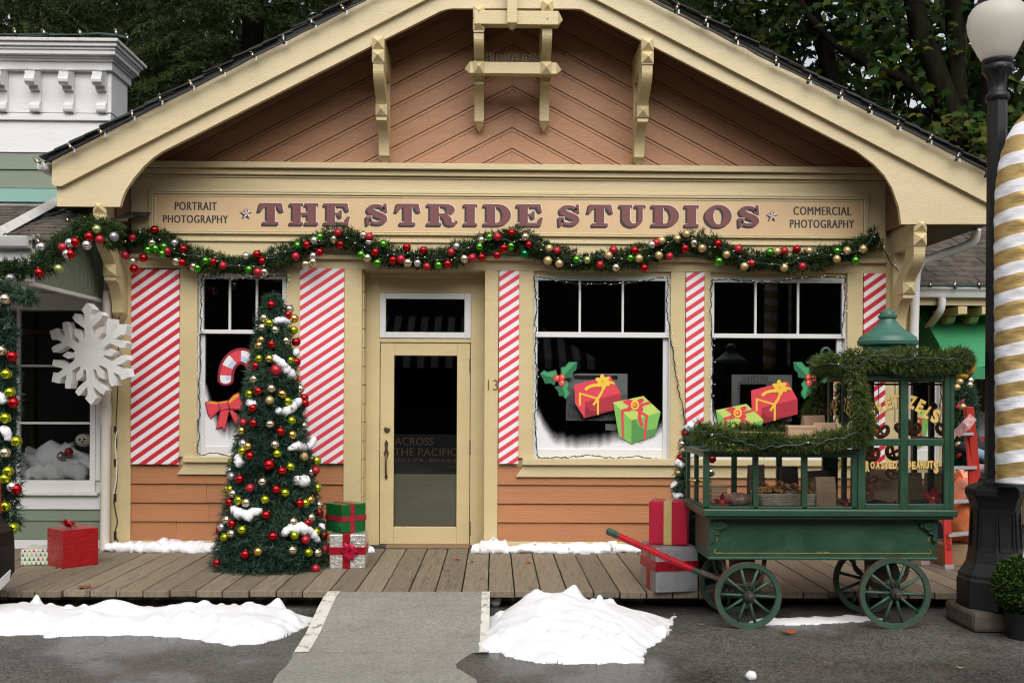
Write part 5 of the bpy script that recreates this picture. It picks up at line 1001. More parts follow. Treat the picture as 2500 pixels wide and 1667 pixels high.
e = cr.color_ramp.elements; e[0].color = (.30, .42, .04, 1); e[1].position = .45; e[1].color = (.06, .22, .07, 1); k = e.new(.7); k.color = (.5, .02, .06, 1); k = e.new(.85); k.color = (.40, .50, .12, 1)
mx = _n(t, 'ShaderNodeMix', data_type='RGBA'); L(inside, mx.inputs['Factor']); mx.inputs['A'].default_value = (.72, .73, .70, 1); L(cr.outputs[0], mx.inputs['B']); L(mx.outputs['Result'], b.inputs['Base Color'])
c = G(50, 1380, DZ); gift('gift_box', 'low white present printed with small coloured trees beside the large red one', c, R(9), .30, .32, .135, DZ, trees_m, None, None)
c = G(1601, 1447, DZ); gift('gift_box', 'glittery silver present with a red band at the boardwalk edge, under the red one', c, R(10), .34, .36, .345, DZ, glit_s, red_rib, [('z', .20), ('y', .18)], .075)
c = P(1584, 1337, -1.98); gift('gift_box', 'crimson glitter present with gold ribbon atop the silver-red one by the cart', c + Vector((0, 0, 0)), R(-15), .295, .27, .33, DZ + .349, glit, goldrib, [('x', .145)], .062)
# ------------------------------------------------------------------ snow: two shovelled heaps, a streak, cotton along the wall
def heap(name, label, front, back, H, seed, peak=None):
    rng = np.random.default_rng(seed); pts = [G(a, b_) for a, b_ in front] + [Vector((x, y, 0)) for x, y in back]; poly = [(p.x, p.y) for p in pts]
    dense = []
    for i in range(len(poly)):
        a, b_ = Vector(poly[i]), Vector(poly[(i + 1) % len(poly)]); k = max(1, int((b_ - a).length / .03)); nr = Vector((-(b_ - a).y, (b_ - a).x)).normalized()
        dense += [a.lerp(b_, j / k) + nr * (.012 * math.sin((a.x + j * .03) * 31 + i) + .008 * math.sin((a.x + j * .03) * 73 + 2 * i)) for j in range(k)]
    D_ = np.array([tuple(p) for p in dense]); xs_ = np.arange(D_[:, 0].min(), D_[:, 0].max(), .014); ys_ = np.arange(D_[:, 1].min(), D_[:, 1].max(), .014)
    gx, gy = np.meshgrid(xs_, ys_); ins = np.zeros(gx.shape, bool); n = len(D_); j = n - 1
    for i in range(n):
        c1 = (D_[i, 1] > gy) != (D_[j, 1] > gy); ins ^= c1 & (gx < (D_[j, 0] - D_[i, 0]) * (gy - D_[i, 1]) / (D_[j, 1] - D_[i, 1] + 1e-12) + D_[i, 0]); j = i
    dist = np.min((gx[..., None] - D_[:, 0]) ** 2 + (gy[..., None] - D_[:, 1]) ** 2, axis=2) ** .5
    nz = np.zeros(gx.shape)
    for f_, a_ in ((2.3, .5), (5.1, .3), (11, .16), (23, .09), (47, .05)):
        for _ in range(3): th = rng.uniform(0, 6.28); nz += a_ / 3 * np.sin(f_ * (gx * math.cos(th) + gy * math.sin(th)) * 2 + rng.uniform(0, 6.28))
    nz += rng.normal(0, .006, gx.shape)
    h = H * (1 - np.exp(-(dist / (H * 1.5)) ** 1.25)) * (1 + .55 * nz)
    for _ in range(7): h_ = np.pad(h, 1, mode='edge'); h = (h_[:-2, 1:-1] + h_[2:, 1:-1] + h_[1:-1, :-2] + h_[1:-1, 2:] + 2 * h) / 6
    if peak is not None:
        for (x0, y0, s, hh) in peak: h += hh * np.exp(-((gx - x0) ** 2 + (gy - y0) ** 2) / (2 * s * s)) * np.minimum(1, dist / .15)
    for _ in range(110):
        i = rng.integers(0, gx.shape[0]); j2 = rng.integers(0, gx.shape[1])
        if ins[i, j2]: h += .035 * min(1, H / .1) * rng.random() * np.exp(-(((gx - gx[i, j2]) ** 2 + (gy - gy[i, j2]) ** 2) / (2 * (.016 + .035 * rng.random() ** 2) ** 2)) ** 1.6)
    h = np.where(ins, np.maximum(h, .006), -.02); idx = -np.ones(gx.shape, int); q = MB(); keep = ins.copy(); k2 = ins
    keep[1:] |= k2[:-1]; keep[:-1] |= k2[1:]; keep[:, 1:] |= k2[:, :-1]; keep[:, :-1] |= k2[:, 1:]
    idx[keep] = np.arange(keep.sum()); q.v = [tuple(v) for v in np.stack([gx[keep], gy[keep], h[keep]], 1)]
    a = idx[:-1, :-1]; b_ = idx[:-1, 1:]; c_ = idx[1:, 1:]; d = idx[1:, :-1]; ok = (a >= 0) & (b_ >= 0) & (c_ >= 0) & (d >= 0); q.f = [tuple(int(t_) for t_ in r) for r in np.stack([a[ok], b_[ok], c_[ok], d[ok]], 1)]; q.m = [0] * len(q.f)
    return tag(build(name, q, M['snow'], smooth=True, loc=(float(D_[:, 0].mean()), float(D_[:, 1].mean()), 0)), label, 'snow heap', 'snow heaps on the asphalt')
heap('snow_heap', 'long low white snow heap along the boardwalk, left of the ramp', [(-60, 1552), (40, 1551), (90, 1548), (110, 1557), (200, 1552), (330, 1551), (440, 1556), (500, 1566), (560, 1576), (640, 1572), (690, 1556), (735, 1538), (772, 1512)], [(-1.42, -2.3), (-1.7, -2.2), (-2.5, -2.16), (-3.5, -2.16), (-4.6, -2.2), (-5.2, -2.2)], .105, 3, [(P(275, 1450, -2.45).x, -2.42, .10, .07), (P(675, 1460, -2.5).x, -2.35, .04, .09), (P(60, 1460, -2.5).x, -2.3, .03, .05), (P(180, 1460, -2.5).x, -2.3, .025, .035), (P(470, 1460, -2.5).x, -2.4, .2, .03)])
heap('snow_heap', 'tall rounded white snow heap to the right of the ramp', [(1168, 1590), (1215, 1592), (1260, 1610), (1320, 1619), (1420, 1621), (1500, 1618), (1570, 1619), (1578, 1590), (1600, 1570), (1624, 1560), (1632, 1540), (1648, 1510), (1646, 1494)], [(1.3, -2.42), (.95, -2.28), (.6, -2.2), (.3, -2.2), (.10, -2.35), (-.05, -2.5), (-.11, -2.9), (-.11, -3.2)], .175, 4, [(P(1385, 1450, -2.6).x, -2.60, .30, .055), (P(1408, 1420, -2.6).x, -2.55, .035, .055), (P(1330, 1480, -2.8).x, -2.8, .25, .04)])
heap('snow_streak', 'thin melting snow streak on the asphalt between the cart wheels', [(1822, 1520), (1880, 1526), (1960, 1525), (2050, 1521), (2110, 1517), (2160, 1510)], [(G(2120, 1506).x, G(2120, 1506).y), (G(2050, 1505).x, G(2050, 1505).y), (G(1960, 1510).x, G(1960, 1510).y), (G(1870, 1512).x, G(1870, 1512).y)], .018, 6)
def cotton(label, pts, r, group='cotton batting along the shop fronts', flat=.62, n=3):
    q = MB()
    for i in range(n):
        pp = [Vector((P(a, b_, -.25).x + RNG.normal(0, .03), -.10 - .14 * RNG.random(), DZ + r * .45 + max(0, (1345 - b_) / 250 * .8) * RNG.random())) for a, b_ in pts]; lumps(q, pp, r * 1.55 * (.7 + .4 * RNG.random()), flat=flat, step=.03, jit=.25, n=10)
    tag(build('cotton_batting', q, M['cotton'], smooth=True, loc=P(*pts[0], -.2)), label, 'cotton batting', group)
cotton('cotton batting along the wall foot between downspout and cone tree', [(245, 1350), (300, 1362), (380, 1352), (430, 1342), (480, 1345), (530, 1358), (560, 1360)], .06, n=4)
cotton('cotton batting right of the door with a torn raised lump', [(1165, 1360), (1200, 1342), (1240, 1360)], .065)
cotton('long cotton batting under the middle window', [(1240, 1358), (1290, 1342), (1350, 1345), (1420, 1355), (1500, 1362), (1570, 1362)], .055, n=4)
cotton('cotton batting beneath the cart behind its wheels', [(1700, 1362), (1800, 1365), (1900, 1362), (1960, 1366)], .055)
cotton('cotton batting at the boardwalk right of the back wheel', [(2150, 1362), (2200, 1366), (2260, 1362)], .045)
cotton('tiny cotton scrap beside the silver present at the door', [(893, 1352), (905, 1362)], .04, n=1)
def cable(label, pts, Y, r=.006, m_='cable', cat='cable'):
    q = MB(); q.tube(smooth_path([P(a, b_, Y) if len(c_) == 0 else P(a, b_, c_[0]) for a, b_, *c_ in pts], 2), r, 6); return tag(build('cable', q, M[m_], smooth=True, loc=P(pts[0][0], pts[0][1], Y)), label, cat, 'cables and cords')
cable('black cable lying on the cotton under the door and window', [(892, 1364), (950, 1366), (1100, 1366), (1240, 1360), (1330, 1358), (1450, 1366), (1560, 1368)], -.2, .007, 'blackcable')
cable('black cable on the cotton left of the cone tree', [(390, 1358), (460, 1357), (520, 1352)], -.3, .007, 'blackcable')
cable('green extension cord running down the corner post behind the snowflake', [(290, 600), (291, 660), (290, 900), (283, 1040), (281, 1080)], -.62 + .5, .006)
cable('white and green cords bundled beside the cream downspout', [(283, 1040), (286, 1080), (280, 1110), (287, 1150), (284, 1190), (277, 1220), (282, 1250), (288, 1275), (279, 1300), (285, 1318), (300, 1335), (318, 1350)], -.13, .007)
q = MB(); q.tube(smooth_path([P(285, 1052, -.14), P(281, 1080, -.14), P(283, 1120, -.14), P(286, 1160, -.14), P(278, 1205, -.14)], 2), .006, 6, 1)
for y0, y1 in ((1040, 1056), (1120, 1140), (1205, 1225), (1296, 1318)): q.tube([P(281, y0, -.14), P(281, y1, -.14)], .014, 8, 0)
tag(build('cord_plugs', q, [M['blackcable'], M['white']], loc=P(283, 1050, -.14)), 'black plug connectors with a white lead on the corner post', 'plug')
cable('green cord with plug trailing on planks before the red present', [(36, 1416), (60, 1418), (110, 1412), (133, 1406), (137, 1396), (136, 1388), (140, 1384)], -1.15, .006)
# ------------------------------------------------------------------ foam snowflake
SF = P(225, 864, -.42); s_ = .3189 / 261.
half = [(199, 115), (173.7, 69.1), (124, 55.4), (114, 36), (140, 29), (193, 29), (248, 106), (282, 131), (312, 106), (294, 76), (246, 28), (285, 24), (303, 26), (335, 49), (385, 0)]
out = []
for k in range(6):
    a0 = R(90 + 3 - 60 * k); loop = [(r_, s2) for r_, s2 in half] + [(r_, -s2) for r_, s2 in half[-2::-1]][:-1]
    loop = [(r_, s2) for r_, s2 in reversed(loop)] if False else loop
    for r_, s2 in loop:   # run clockwise from +s to -s
        out.append(((r_ * math.cos(a0) - s2 * math.sin(a0)) * s_, (r_ * math.sin(a0) + s2 * math.cos(a0)) * s_))
ay = R(-14); q = MB(); q.prism(out, lambda a, b_, d: (SF.x + a * math.cos(ay) - d * math.sin(ay), SF.y + a * math.sin(ay) + d * math.cos(ay), SF.z + b_), -.045, .045)
tag(build('snowflake', q, plain('white_foam', (.82, .815, .80), .85, var=.03, bump=.25, bscale=120), loc=SF, bevel=.004), 'large white foam snowflake hanging before the cream downspout', 'snowflake')
# ------------------------------------------------------------------ stickers and snow spray on the panes, posters behind them
def flat_col(n_, r, g_, b_): return plain(n_, [.9 * v for v in srgb(r, g_, b_)[:3]], .5, var=.05, scale=14)
SC = dict(red=flat_col('decal_red', 224, 68, 82), dred=flat_col('decal_dark_red', 178, 44, 60), drk=flat_col('decal_maroon', 140, 32, 46), yel=flat_col('decal_yellow', 246, 200, 66), wht=flat_col('decal_white', 236, 234, 238), lav=flat_col('decal_lavender', 196, 204, 232), lg=flat_col('decal_light_green', 196, 218, 108), mg=flat_col('decal_green', 128, 190, 92), dg=flat_col('decal_dark_green', 84, 150, 76), hg=flat_col('decal_holly', 62, 158, 100), hd=flat_col('decal_holly_dark', 36, 108, 70), hl=flat_col('decal_holly_outline', 38, 82, 62), org=flat_col('decal_orange', 240, 160, 52))
NM = list(SC); IDX = {k: i for i, k in enumerate(NM)}
def sticker(label, cat, shapes, fmap, Y, kind='window_sticker'):
    q = MB(); lay = 0
    for k, pts in shapes:
        lay += 1; w = [P(*fmap(a, b_), Y) for a, b_ in pts]; q.prism([(v.x, v.z) for v in w], lambda a, b_, d: (a, d, b_), Y - .0005 - .0005 * lay, Y - .0003 - .0005 * lay, (), IDX[k], sides=False)
    o0 = P(*fmap(*shapes[0][1][0]), Y); tag(build(kind, q, [SC[k] for k in NM], loc=o0), label, cat, 'window stickers')
def band(pts, w):
    p = smooth_path([(a, 0, b_) for a, b_ in pts], 2); l, r = [], []
    for i, v in enumerate(p):
        a, b_ = p[max(0, i - 1)], p[min(len(p) - 1, i + 1)]; d = (b_ - a).normalized(); l.append((v.x - d.z * w / 2, v.z + d.x * w / 2)); r.append((v.x + d.z * w / 2, v.z - d.x * w / 2))
    return l + r[::-1]
def ell(cx, cy, rx, ry, rot=0, n=20): return [(cx + rx * math.cos(2 * math.pi * i / n) * math.cos(R(rot)) - ry * math.sin(2 * math.pi * i / n) * math.sin(R(rot)), cy + rx * math.cos(2 * math.pi * i / n) * math.sin(R(rot)) + ry * math.sin(2 * math.pi * i / n) * math.cos(R(rot))) for i in range(n)]
F2 = lambda a, b_: (1180 + a * .3444, 640 + b_ * .3444); F1 = lambda a, b_: (500 + a * .3189, 640 + b_ * .3189)
YG = .050
redgift = [('red', [(645, 868), (900, 803), (975, 930), (720, 990)]), ('dred', [(720, 990), (975, 930), (975, 1035), (718, 1105)]), ('red', [(645, 868), (720, 990), (718, 1105), (650, 1000)]), ('drk', [(722, 1020), (760, 1050), (830, 1060), (920, 1046), (718, 1103)]), ('yel', [(676, 1012), (678, 922), (812, 960), (820, 970), (818, 1080), (805, 1082), (806, 972), (692, 938), (690, 1018)]), ('yel', [(880, 838), (925, 850), (938, 868), (880, 856)]), ('yel', band([(842, 868), (790, 872), (750, 880), (722, 905)], 22)), ('yel', band([(850, 880), (842, 920), (815, 960), (780, 1012)], 17))] + [('yel', ell(846 + 26 * math.cos(R(a)), 848 + 26 * math.sin(R(a)), 30, 17, a)) for a in (-95, -35, 25, 80, 145, 205)] + [('org', ell(846, 848, 9, 8))]
gregift = [('lg', [(920, 993), (1135, 948), (1257, 1062), (1050, 1120)]), ('mg', [(920, 993), (1050, 1120), (1050, 1286), (960, 1232)]), ('dg', [(1050, 1120), (1257, 1062), (1215, 1228), (1050, 1286)]), ('mg', [(1080, 1112), (1257, 1062), (1228, 1180), (1160, 1190), (1100, 1160)]), ('red', [(975, 1045), (1180, 985), (1190, 1000), (995, 1060), (996, 1248), (982, 1240)]), ('red', [(1000, 978), (1168, 1085), (1152, 1255), (1135, 1260), (1148, 1092), (985, 988)]), ('red', ell(1040, 990, 34, 18, 20)), ('red', ell(1110, 985, 30, 16, -30)), ('red', ell(1040, 1035, 30, 16, -30)), ('red', ell(1108, 1030, 30, 18, 40)), ('red', band([(1110, 1050), (1105, 1110), (1128, 1160)], 24)), ('yel', ell(1074, 1012, 30, 34)), ('red', ell(1074, 1014, 17, 20)), ('yel', ell(1072, 1012, 9, 9))]
holly = [('hd', [(400, 790), (430, 763), (455, 776), (515, 762), (526, 795), (540, 830), (512, 850), (503, 873), (478, 858), (438, 862), (424, 828)]), ('hg', [(408, 792), (432, 772), (455, 783), (510, 770), (530, 815), (470, 812)]), ('hd', [(550, 745), (580, 737), (605, 705), (667, 706), (658, 765), (635, 780), (632, 816), (588, 822), (548, 800)]), ('hg', [(556, 750), (583, 744), (608, 713), (658, 712), (600, 770), (562, 815)]), ('hd', [(503, 882), (552, 872), (585, 830), (612, 862), (600, 895), (614, 925), (608, 950), (584, 972), (562, 946), (538, 950), (528, 915)]), ('hg', [(560, 880), (590, 848), (604, 866), (592, 895), (606, 928), (584, 960), (574, 920)]), ('dred', ell(520, 821, 24, 24)), ('red', ell(520, 821, 19, 19)), ('yel', ell(525, 814, 7, 7)), ('dred', ell(558, 815, 24, 24)), ('red', ell(558, 815, 19, 19)), ('yel', ell(563, 808, 7, 7)), ('dred', ell(556, 855, 24, 24)), ('red', ell(556, 855, 19, 19)), ('yel', ell(561, 848, 7, 7))]
sticker('red present sticker with yellow bow in the middle window', 'window sticker', redgift, F2, YG)
sticker('lime green present sticker with red bow low in the middle window', 'window sticker', gregift, F2, YG - .012)
sticker('green holly sticker with three red berries in the middle window', 'window sticker', holly, F2, YG)
F3r = lambda a, b_: (F2(a, b_)[0] + 431.5, F2(a, b_)[1] + 14); F3g = lambda a, b_: (F2(a, b_)[0] + 251, F2(a, b_)[1] + 19); F3h = lambda a, b_: (1937 + 1409 - F2(a, b_)[0], F2(a, b_)[1])
sticker('red present sticker with yellow bow in the window behind the cart', 'window sticker', redgift, F3r, YG)
sticker('lime green present sticker in the window behind the cart garland', 'window sticker', gregift, F3g, YG - .012)
sticker('holly sticker half hidden by the cart roof garland', 'window sticker', holly, F3h, YG)
cc = [(160, 900), (162, 840), (180, 785), (218, 738), (268, 714), (320, 724), (362, 760), (385, 815), (392, 880), (392, 1040)]
cp = smooth_path([(a, 0, b_) for a, b_ in cc], 3); n = len(cp); cane = [('drk', ell(160, 900, 62, 45)), ('drk', band(cc, 124)), ('red', ell(160, 900, 42, 30)), ('red', band(cc, 84))]
for a, b_ in ((0, .10), (.22, .34), (.47, .60), (.74, .88)):
    seg = cp[int(a * n):int(b_ * n) + 1]; cane.append(('wht', band([(v.x, v.z) for v in seg], 84))); off = []
    for i, v in enumerate(seg):
        p0, p1 = seg[max(0, i - 1)], seg[min(len(seg) - 1, i + 1)]; d = (p1 - p0).normalized(); off.append((v.x - d.z * 21, v.z + d.x * 21))
    cane.append(('lav', band(off, 40)))
cane.insert(5, ('wht', ell(160, 900, 42, 30)))
sticker('red and white candy cane sticker behind the cone tree', 'window sticker', cane, F1, YG)
bowS = [('drk', [(2, 1072), (40, 1058), (104, 1068), (118, 1130), (45, 1200), (18, 1160)]), ('red', [(10, 1078), (100, 1075), (110, 1128), (45, 1190), (26, 1150)]), ('org', [(10, 1078), (45, 1064), (100, 1072), (100, 1086)]), ('drk', [(172, 1062), (222, 1010), (262, 992), (298, 1098), (284, 1134), (192, 1126)]), ('red', [(180, 1066), (258, 1004), (288, 1096), (276, 1122), (196, 1116)]), ('org', [(180, 1066), (222, 1018), (258, 1004), (266, 1020), (190, 1080)]), ('drk', [(118, 1128), (190, 1128), (152, 1300), (132, 1264), (84, 1280)]), ('red', [(126, 1132), (184, 1132), (150, 1284), (134, 1256), (92, 1268)]), ('drk', [(186, 1132), (210, 1124), (292, 1200), (258, 1216), (252, 1266), (222, 1222)]), ('red', [(192, 1136), (208, 1132), (284, 1198), (252, 1210), (246, 1250)]), ('drk', [(100, 1068), (175, 1055), (192, 1122), (118, 1138)]), ('red', [(106, 1076), (170, 1064), (184, 1118), (122, 1130)]), ('org', [(104, 1072), (172, 1060), (176, 1072), (106, 1082)])]
sticker('red bow sticker with orange edging beside the cone tree', 'window sticker', bowS, F1, YG - .012)
def frost(label, x0, x1, z0, z1, bound):
    nx, nz_ = 70, 40; q = MB(); al = []
    for j in range(nz_ + 1):
        for i in range(nx + 1):
            u = i / nx; x = x0 + (x1 - x0) * u; z = z0 + (z1 - z0) * j / nz_; q.v.append((x, YG - .0035, z)); b_ = bound(u) + .03 * math.sin(u * 23) * math.sin(u * 51 + 1) + .015 * math.sin(u * 97); al.append(max(0, min(1, (b_ - j / nz_) / .38 + .42)))
    q.f = [(j * (nx + 1) + i, j * (nx + 1) + i + 1, (j + 1) * (nx + 1) + i + 1, (j + 1) * (nx + 1) + i) for j in range(nz_) for i in range(nx)]; q.m = [0] * len(q.f)
    o = build('snow_spray', q, M['frost'], loc=(x0, YG, z0)); at = o.data.attributes.new('cover', 'FLOAT', 'POINT'); at.data.foreach_set('value', al); tag(o, label, 'snow spray', 'sprayed snow on the panes')
m_ = bpy.data.materials.new('sprayed_snow'); m_.use_nodes = True; t = m_.node_tree; b = t.nodes['Principled BSDF']; L = t.links.new; b.inputs['Base Color'].default_value = (.72, .72, .745, 1); b.inputs['Roughness'].default_value = .9
at = _n(t, 'ShaderNodeAttribute', attribute_name='cover'); ns = _n(t, 'ShaderNodeTexNoise', Scale=55., Detail=6.); tc = _n(t, 'ShaderNodeTexCoord'); L(tc.outputs['Object'], ns.inputs['Vector']); ad = _n(t, 'ShaderNodeMath', operation='MULTIPLY_ADD'); L(ns.outputs['Fac'], ad.inputs[0]); ad.inputs[1].default_value = .5; ad.inputs[2].default_value = -.25
a2 = _n(t, 'ShaderNodeMath', operation='ADD'); L(at.outputs['Fac'], a2.inputs[0]); L(ad.outputs[0], a2.inputs[1]); mu = _n(t, 'ShaderNodeMath', operation='MULTIPLY'); mu.use_clamp = True; L(a2.outputs[0], mu.inputs[0]); L(at.outputs['Fac'], mu.inputs[1]); mu2 = _n(t, 'ShaderNodeMath', operation='MULTIPLY'); mu2.use_clamp = True; mu2.inputs[1].default_value = 1.15; L(mu.outputs[0], mu2.inputs[0]); L(mu2.outputs[0], b.inputs['Alpha']); M['frost'] = m_
a, b_, z0, z1 = LW1; frost('sprayed snow in the lower corner of the cane window', a, b_, z0, z0 + .60, lambda u: .28 + .72 * max(0, 1 - u / .22) ** 1.3 if u < .22 else .28 + .05 * math.sin(u * 7))
a, b_, z0, z1 = LW2; frost('sprayed snow banked along the bottom of the middle window', a, b_, z0, z0 + .42, lambda u: .26 + .60 * max(0, 1 - u / .14) ** 1.2 + .38 * max(0, (u - .8) / .2) ** 1.5 + .06 * math.cos(u * 9))
a, b_, z0, z1 = LW3; frost('sprayed snow in the left corner of the window behind the cart', a, b_, z0, z0 + .42, lambda u: .30 + .62 * max(0, 1 - u / .14) ** 1.2)
# posters
def poster(label, x0, x1, y0, y1, Y, m_, texts=(), extra=None):
    T = thing('window_poster', label, 'poster', P((x0 + x1) / 2, y1, Y), 'posters behind the panes'); q = MB(); a, b_ = P(x0, y1, Y), P(x1, y0, Y); q.box(a.x, b_.x, Y, Y + .006, a.z, b_.z); build('sheet', q, m_, T)
    for body, tx0, tx1, ty0, ty1, mm in texts: q = MB(); c0, c1 = P(tx0, ty1, Y), P(tx1, ty0, Y); text_into(q, body, c0.x, c1.x, c0.z, c1.z, Y - .002); build('lettering', q, mm, T)
    for (ex0, ex1, ey0, ey1, mm) in (extra or ()): q = MB(); c0, c1 = P(ex0, ey1, Y), P(ex1, ey0, Y); q.box(c0.x, c1.x, Y - .0015, Y - .0005, c0.z, c1.z); build('picture', q, mm, T)
crowd = mat('crowd_photograph', (.34, .34, .34), .6, var=.9, scale=42, stretch=(1, 1, 1)); pale = plain('pale_print', (.80, .80, .80), .6, var=.1)
poster('black and white street photograph with caption behind the middle window', 1382, 1532, 912, 1026, .13, pale, [('WELCOME HOME PARADE', 1404, 1506, 920, 927, pale)], [(1402, 1508, 917, 930, plain('dark_title', (.03, .03, .03), .6)), (1383, 1531, 985, 1025, crowd), (1383, 1531, 965, 985, mat('street_fronts', (.55, .55, .55), .6, var=.5, scale=18))]) if False else poster('black and white crowd photograph with dark title strip behind the middle window', 1382, 1532, 912, 1026, .13, pale, (), [(1402, 1508, 917, 926, mat('title_strip', (.06, .06, .06), .6, var=.9, scale=90, stretch=(1, 1, .2))), (1383, 1531, 985, 1025, crowd), (1383, 1531, 962, 985, mat('street_fronts', (.55, .55, .55), .6, var=.5, scale=18))])
poster('small white caption card under the crowd photograph', 1478, 1512, 1035, 1050, .13, plain('card', (.75, .75, .75), .6))
ink = plain('print_ink', (.10, .10, .11), .6); dk = plain('print_dark', (.03, .032, .04), .6)
poster('grey building photograph lettered UNITED FRA behind the cart window', 1786, 1934, 915, 1027, .13, plain('grey_print', (.55, .55, .54), .6, var=.12), [('UNITED FRA', 1812, 1876, 919, 931, ink)], [(1800, 1920, 932, 1010, plain('print_mid', (.36, .36, .36), .6)), (1806, 1870, 938, 1005, dk)])
amber = plain('amber_letters', (.30, .165, .105), .6)
poster('dark banner lettered ACROSS THE PACIFIC behind the door glass', 955, 1122, 1060, 1157, .285, plain('banner_black', (.012, .011, .011), .6), [('ACROSS', 964, 1058, 1068, 1086, amber), ('THE PACIFIC', 962, 1116, 1094, 1112, amber), ('橫跨太平洋 | 横跨太平洋', 963, 1116, 1118, 1131, amber)])
poster('pale olive panel standing behind the lower door glass', 955, 1122, 1157, 1300, .285, mat('olive_panel', (.50, .46, .31), .6, var=.15, scale=2, stretch=(.3, 1, 3)))
q = MB(); lumps(q, [P(40, 1150, .24), P(90, 1132, .26), P(140, 1122, .26), P(200, 1135, .24), P(230, 1140, .26)], .17, step=.05, jit=.2, n=16); lumps(q, [P(60, 1160, .13), P(110, 1150, .12), P(150, 1165, .13)], .07, n=14); lumps(q, [P(165, 1145, .13), P(185, 1150, .12), P(215, 1150, .13)], .075, n=14)
tag(build('cotton_drift', q, M['cotton'], smooth=True, loc=P(120, 1160, .3)), 'cotton snow drift inside the green shop window', 'cotton batting')
baubles([('matte_silver', P(149, 1113, .06), .042), ('matte_red', P(168, 1103, .07), .042)], 'shop window cotton drift', 'left', 'baubles in the green shop window', lambda t_: t_[1].x)
q = MB(); w = P(205, 1074, .2); q.ball(w, .075, 18, 0, (1.1, .9, .9)); 
for dx, dz, r in ((-.015, .008, .012), (.03, .012, .012), (.01, -.015, .010)): q.ball(w + Vector((dx, -.066, dz)), r, 8, 1)
tag(build('toy_head', q, [plain('plush', (.62, .58, .50), .9), M['blackcable']], smooth=True, loc=w), 'round white plush toy head on the cotton in the green shop window', 'toy')
q = MB(); q.box(P(74, 800, 1.4).x, P(84, 800, 1.4).x, 1.4, 1.5, .8, 2.8); tag(build('post', q, plain('ochre_post', (.10, .07, .02), .6), loc=P(79, 1100, 1.4)), 'ochre post inside the green shop window', 'post')
q = MB(); q.lathe([(.30, 0), (.32, .02), (.05, .06)], P(52, 812, 1.2), 24); tag(build('pendant_lamp', q, plain('amber_shade', (.35, .18, .05), .5), auto=40, loc=P(52, 812, 1.2)), 'flat amber lamp shade inside the green shop window', 'lamp')
# ------------------------------------------------------------------ street lamp, fabric candy cane, boxwood
LY = -2.62; LX = P(2435, 200, LY).x; Zl = lambda py: P(2437, py, LY).z
LP = thing('street_lamp', 'black cast iron street lamp with milk glass globe on a panelled pedestal', 'street lamp', (LX, LY, 0))
q = MB(); oc = lambda w: w / math.cos(R(22.5)); k = 341.
q.lathe([(oc(a), Zl(b_)) for a, b_ in ((.235, 1478), (.235, 1412), (.226, 1406), (.226, 1398), (.205, 1386), (.180, 1370), (.160, 1330), (.150, 1280), (.152, 1238), (.168, 1218), (.186, 1206), (.186, 1192), (.160, 1184), (.11, 1178), (.10, 1168), (.08, 1162))], (LX, LY, 0), 8, rot=R(22.5)); build('pedestal', q, M['black'], LP, bevel=.006)
q = MB(); q.lathe([(oc(.068), Zl(1170)), (oc(.062), Zl(248))], (LX, LY, 0), 8, rot=R(22.5)); build('post', q, M['black'], LP, bevel=.003)
q = MB()
for i in range(8):
    a = R(45 * i); n_ = Vector((math.cos(a), math.sin(a), 0)); t_ = Vector((-n_.y, n_.x, 0)); c0 = Vector((LX, LY, 0))
    for (u0, u1, za, zb2, r0, r1) in ((-.045, .045, 1340, 1334, .165, .162), (-.045, .045, 1250, 1244, .151, .152), (-.052, -.044, 1340, 1244, .165, .151), (.044, .052, 1340, 1244, .165, .151)):
        p = [c0 + n_ * (r_ + .006) + t_ * u + Vector((0, 0, Zl(z_))) for u, z_, r_ in ((u0, za, r0), (u1, za, r0), (u1, zb2, r1), (u0, zb2, r1))]; p2 = [v - n_ * .02 for v in p]; q.add(p + p2, [(0, 1, 2, 3), (0, 4, 5, 1), (1, 5, 6, 2), (2, 6, 7, 3), (3, 7, 4, 0)])
build('panel_trim', q, M['black'], LP)
q = MB(); cap = [(.062, 250), (.078, 246), (.084, 238), (.078, 232), (.060, 226), (.054, 218), (.058, 205), (.070, 190), (.082, 182), (.105, 176), (.108, 166), (.095, 160), (.104, 156), (.104, 146), (.100, 144)]
nn = 40; vs = []
for r_, y_ in cap:
    for i in range(nn): w = 2 * math.pi * i / nn; fl = 1 + (.07 * math.cos(w * 10) if 182 <= y_ <= 222 else 0); vs.append((LX + r_ * fl * math.cos(w), LY + r_ * fl * math.sin(w), Zl(y_)))
q.add(vs, [(i * nn + j, i * nn + (j + 1) % nn, (i + 1) * nn + (j + 1) % nn, (i + 1) * nn + j) for i in range(len(cap) - 1) for j in range(nn)] + [tuple(range((len(cap) - 1) * nn, len(cap) * nn))]); build('capital', q, M['black'], LP, auto=45)
q = MB(); q.lathe([(r_, Zl(y_)) for r_, y_ in ((.086, 150), (.105, 148), (.130, 132), (.170, 104), (.198, 76), (.206, 54), (.196, 34), (.170, 20), (.150, 14))], (LX, LY, 0), 40); build('globe', q, M['globe'], LP, smooth=True)
q = MB(); q.lathe([(r_, Zl(y_)) for r_, y_ in ((.150, 22), (.158, 18), (.150, 10), (.130, 5), (.136, 0), (.110, -8), (.09, -14), (.095, -18), (.05, -36), (.03, -50), (.035, -58), (.004, -72))], (LX, LY, 0), 32); build('lamp_cap', q, M['black'], LP, auto=40)
q = MB(); q.box(LX - .255, LX + .28, LY - .22, LY + .25, 0, Zl(1478)); tag(build('concrete_footing', q, mat('rough_concrete', (.085, .072, .054), .95, var=.4, scale=7, bump=1., bscale=18), bevel=.03, loc=(LX, LY, 0)), 'rough concrete footing under the black lamp pedestal', 'footing')
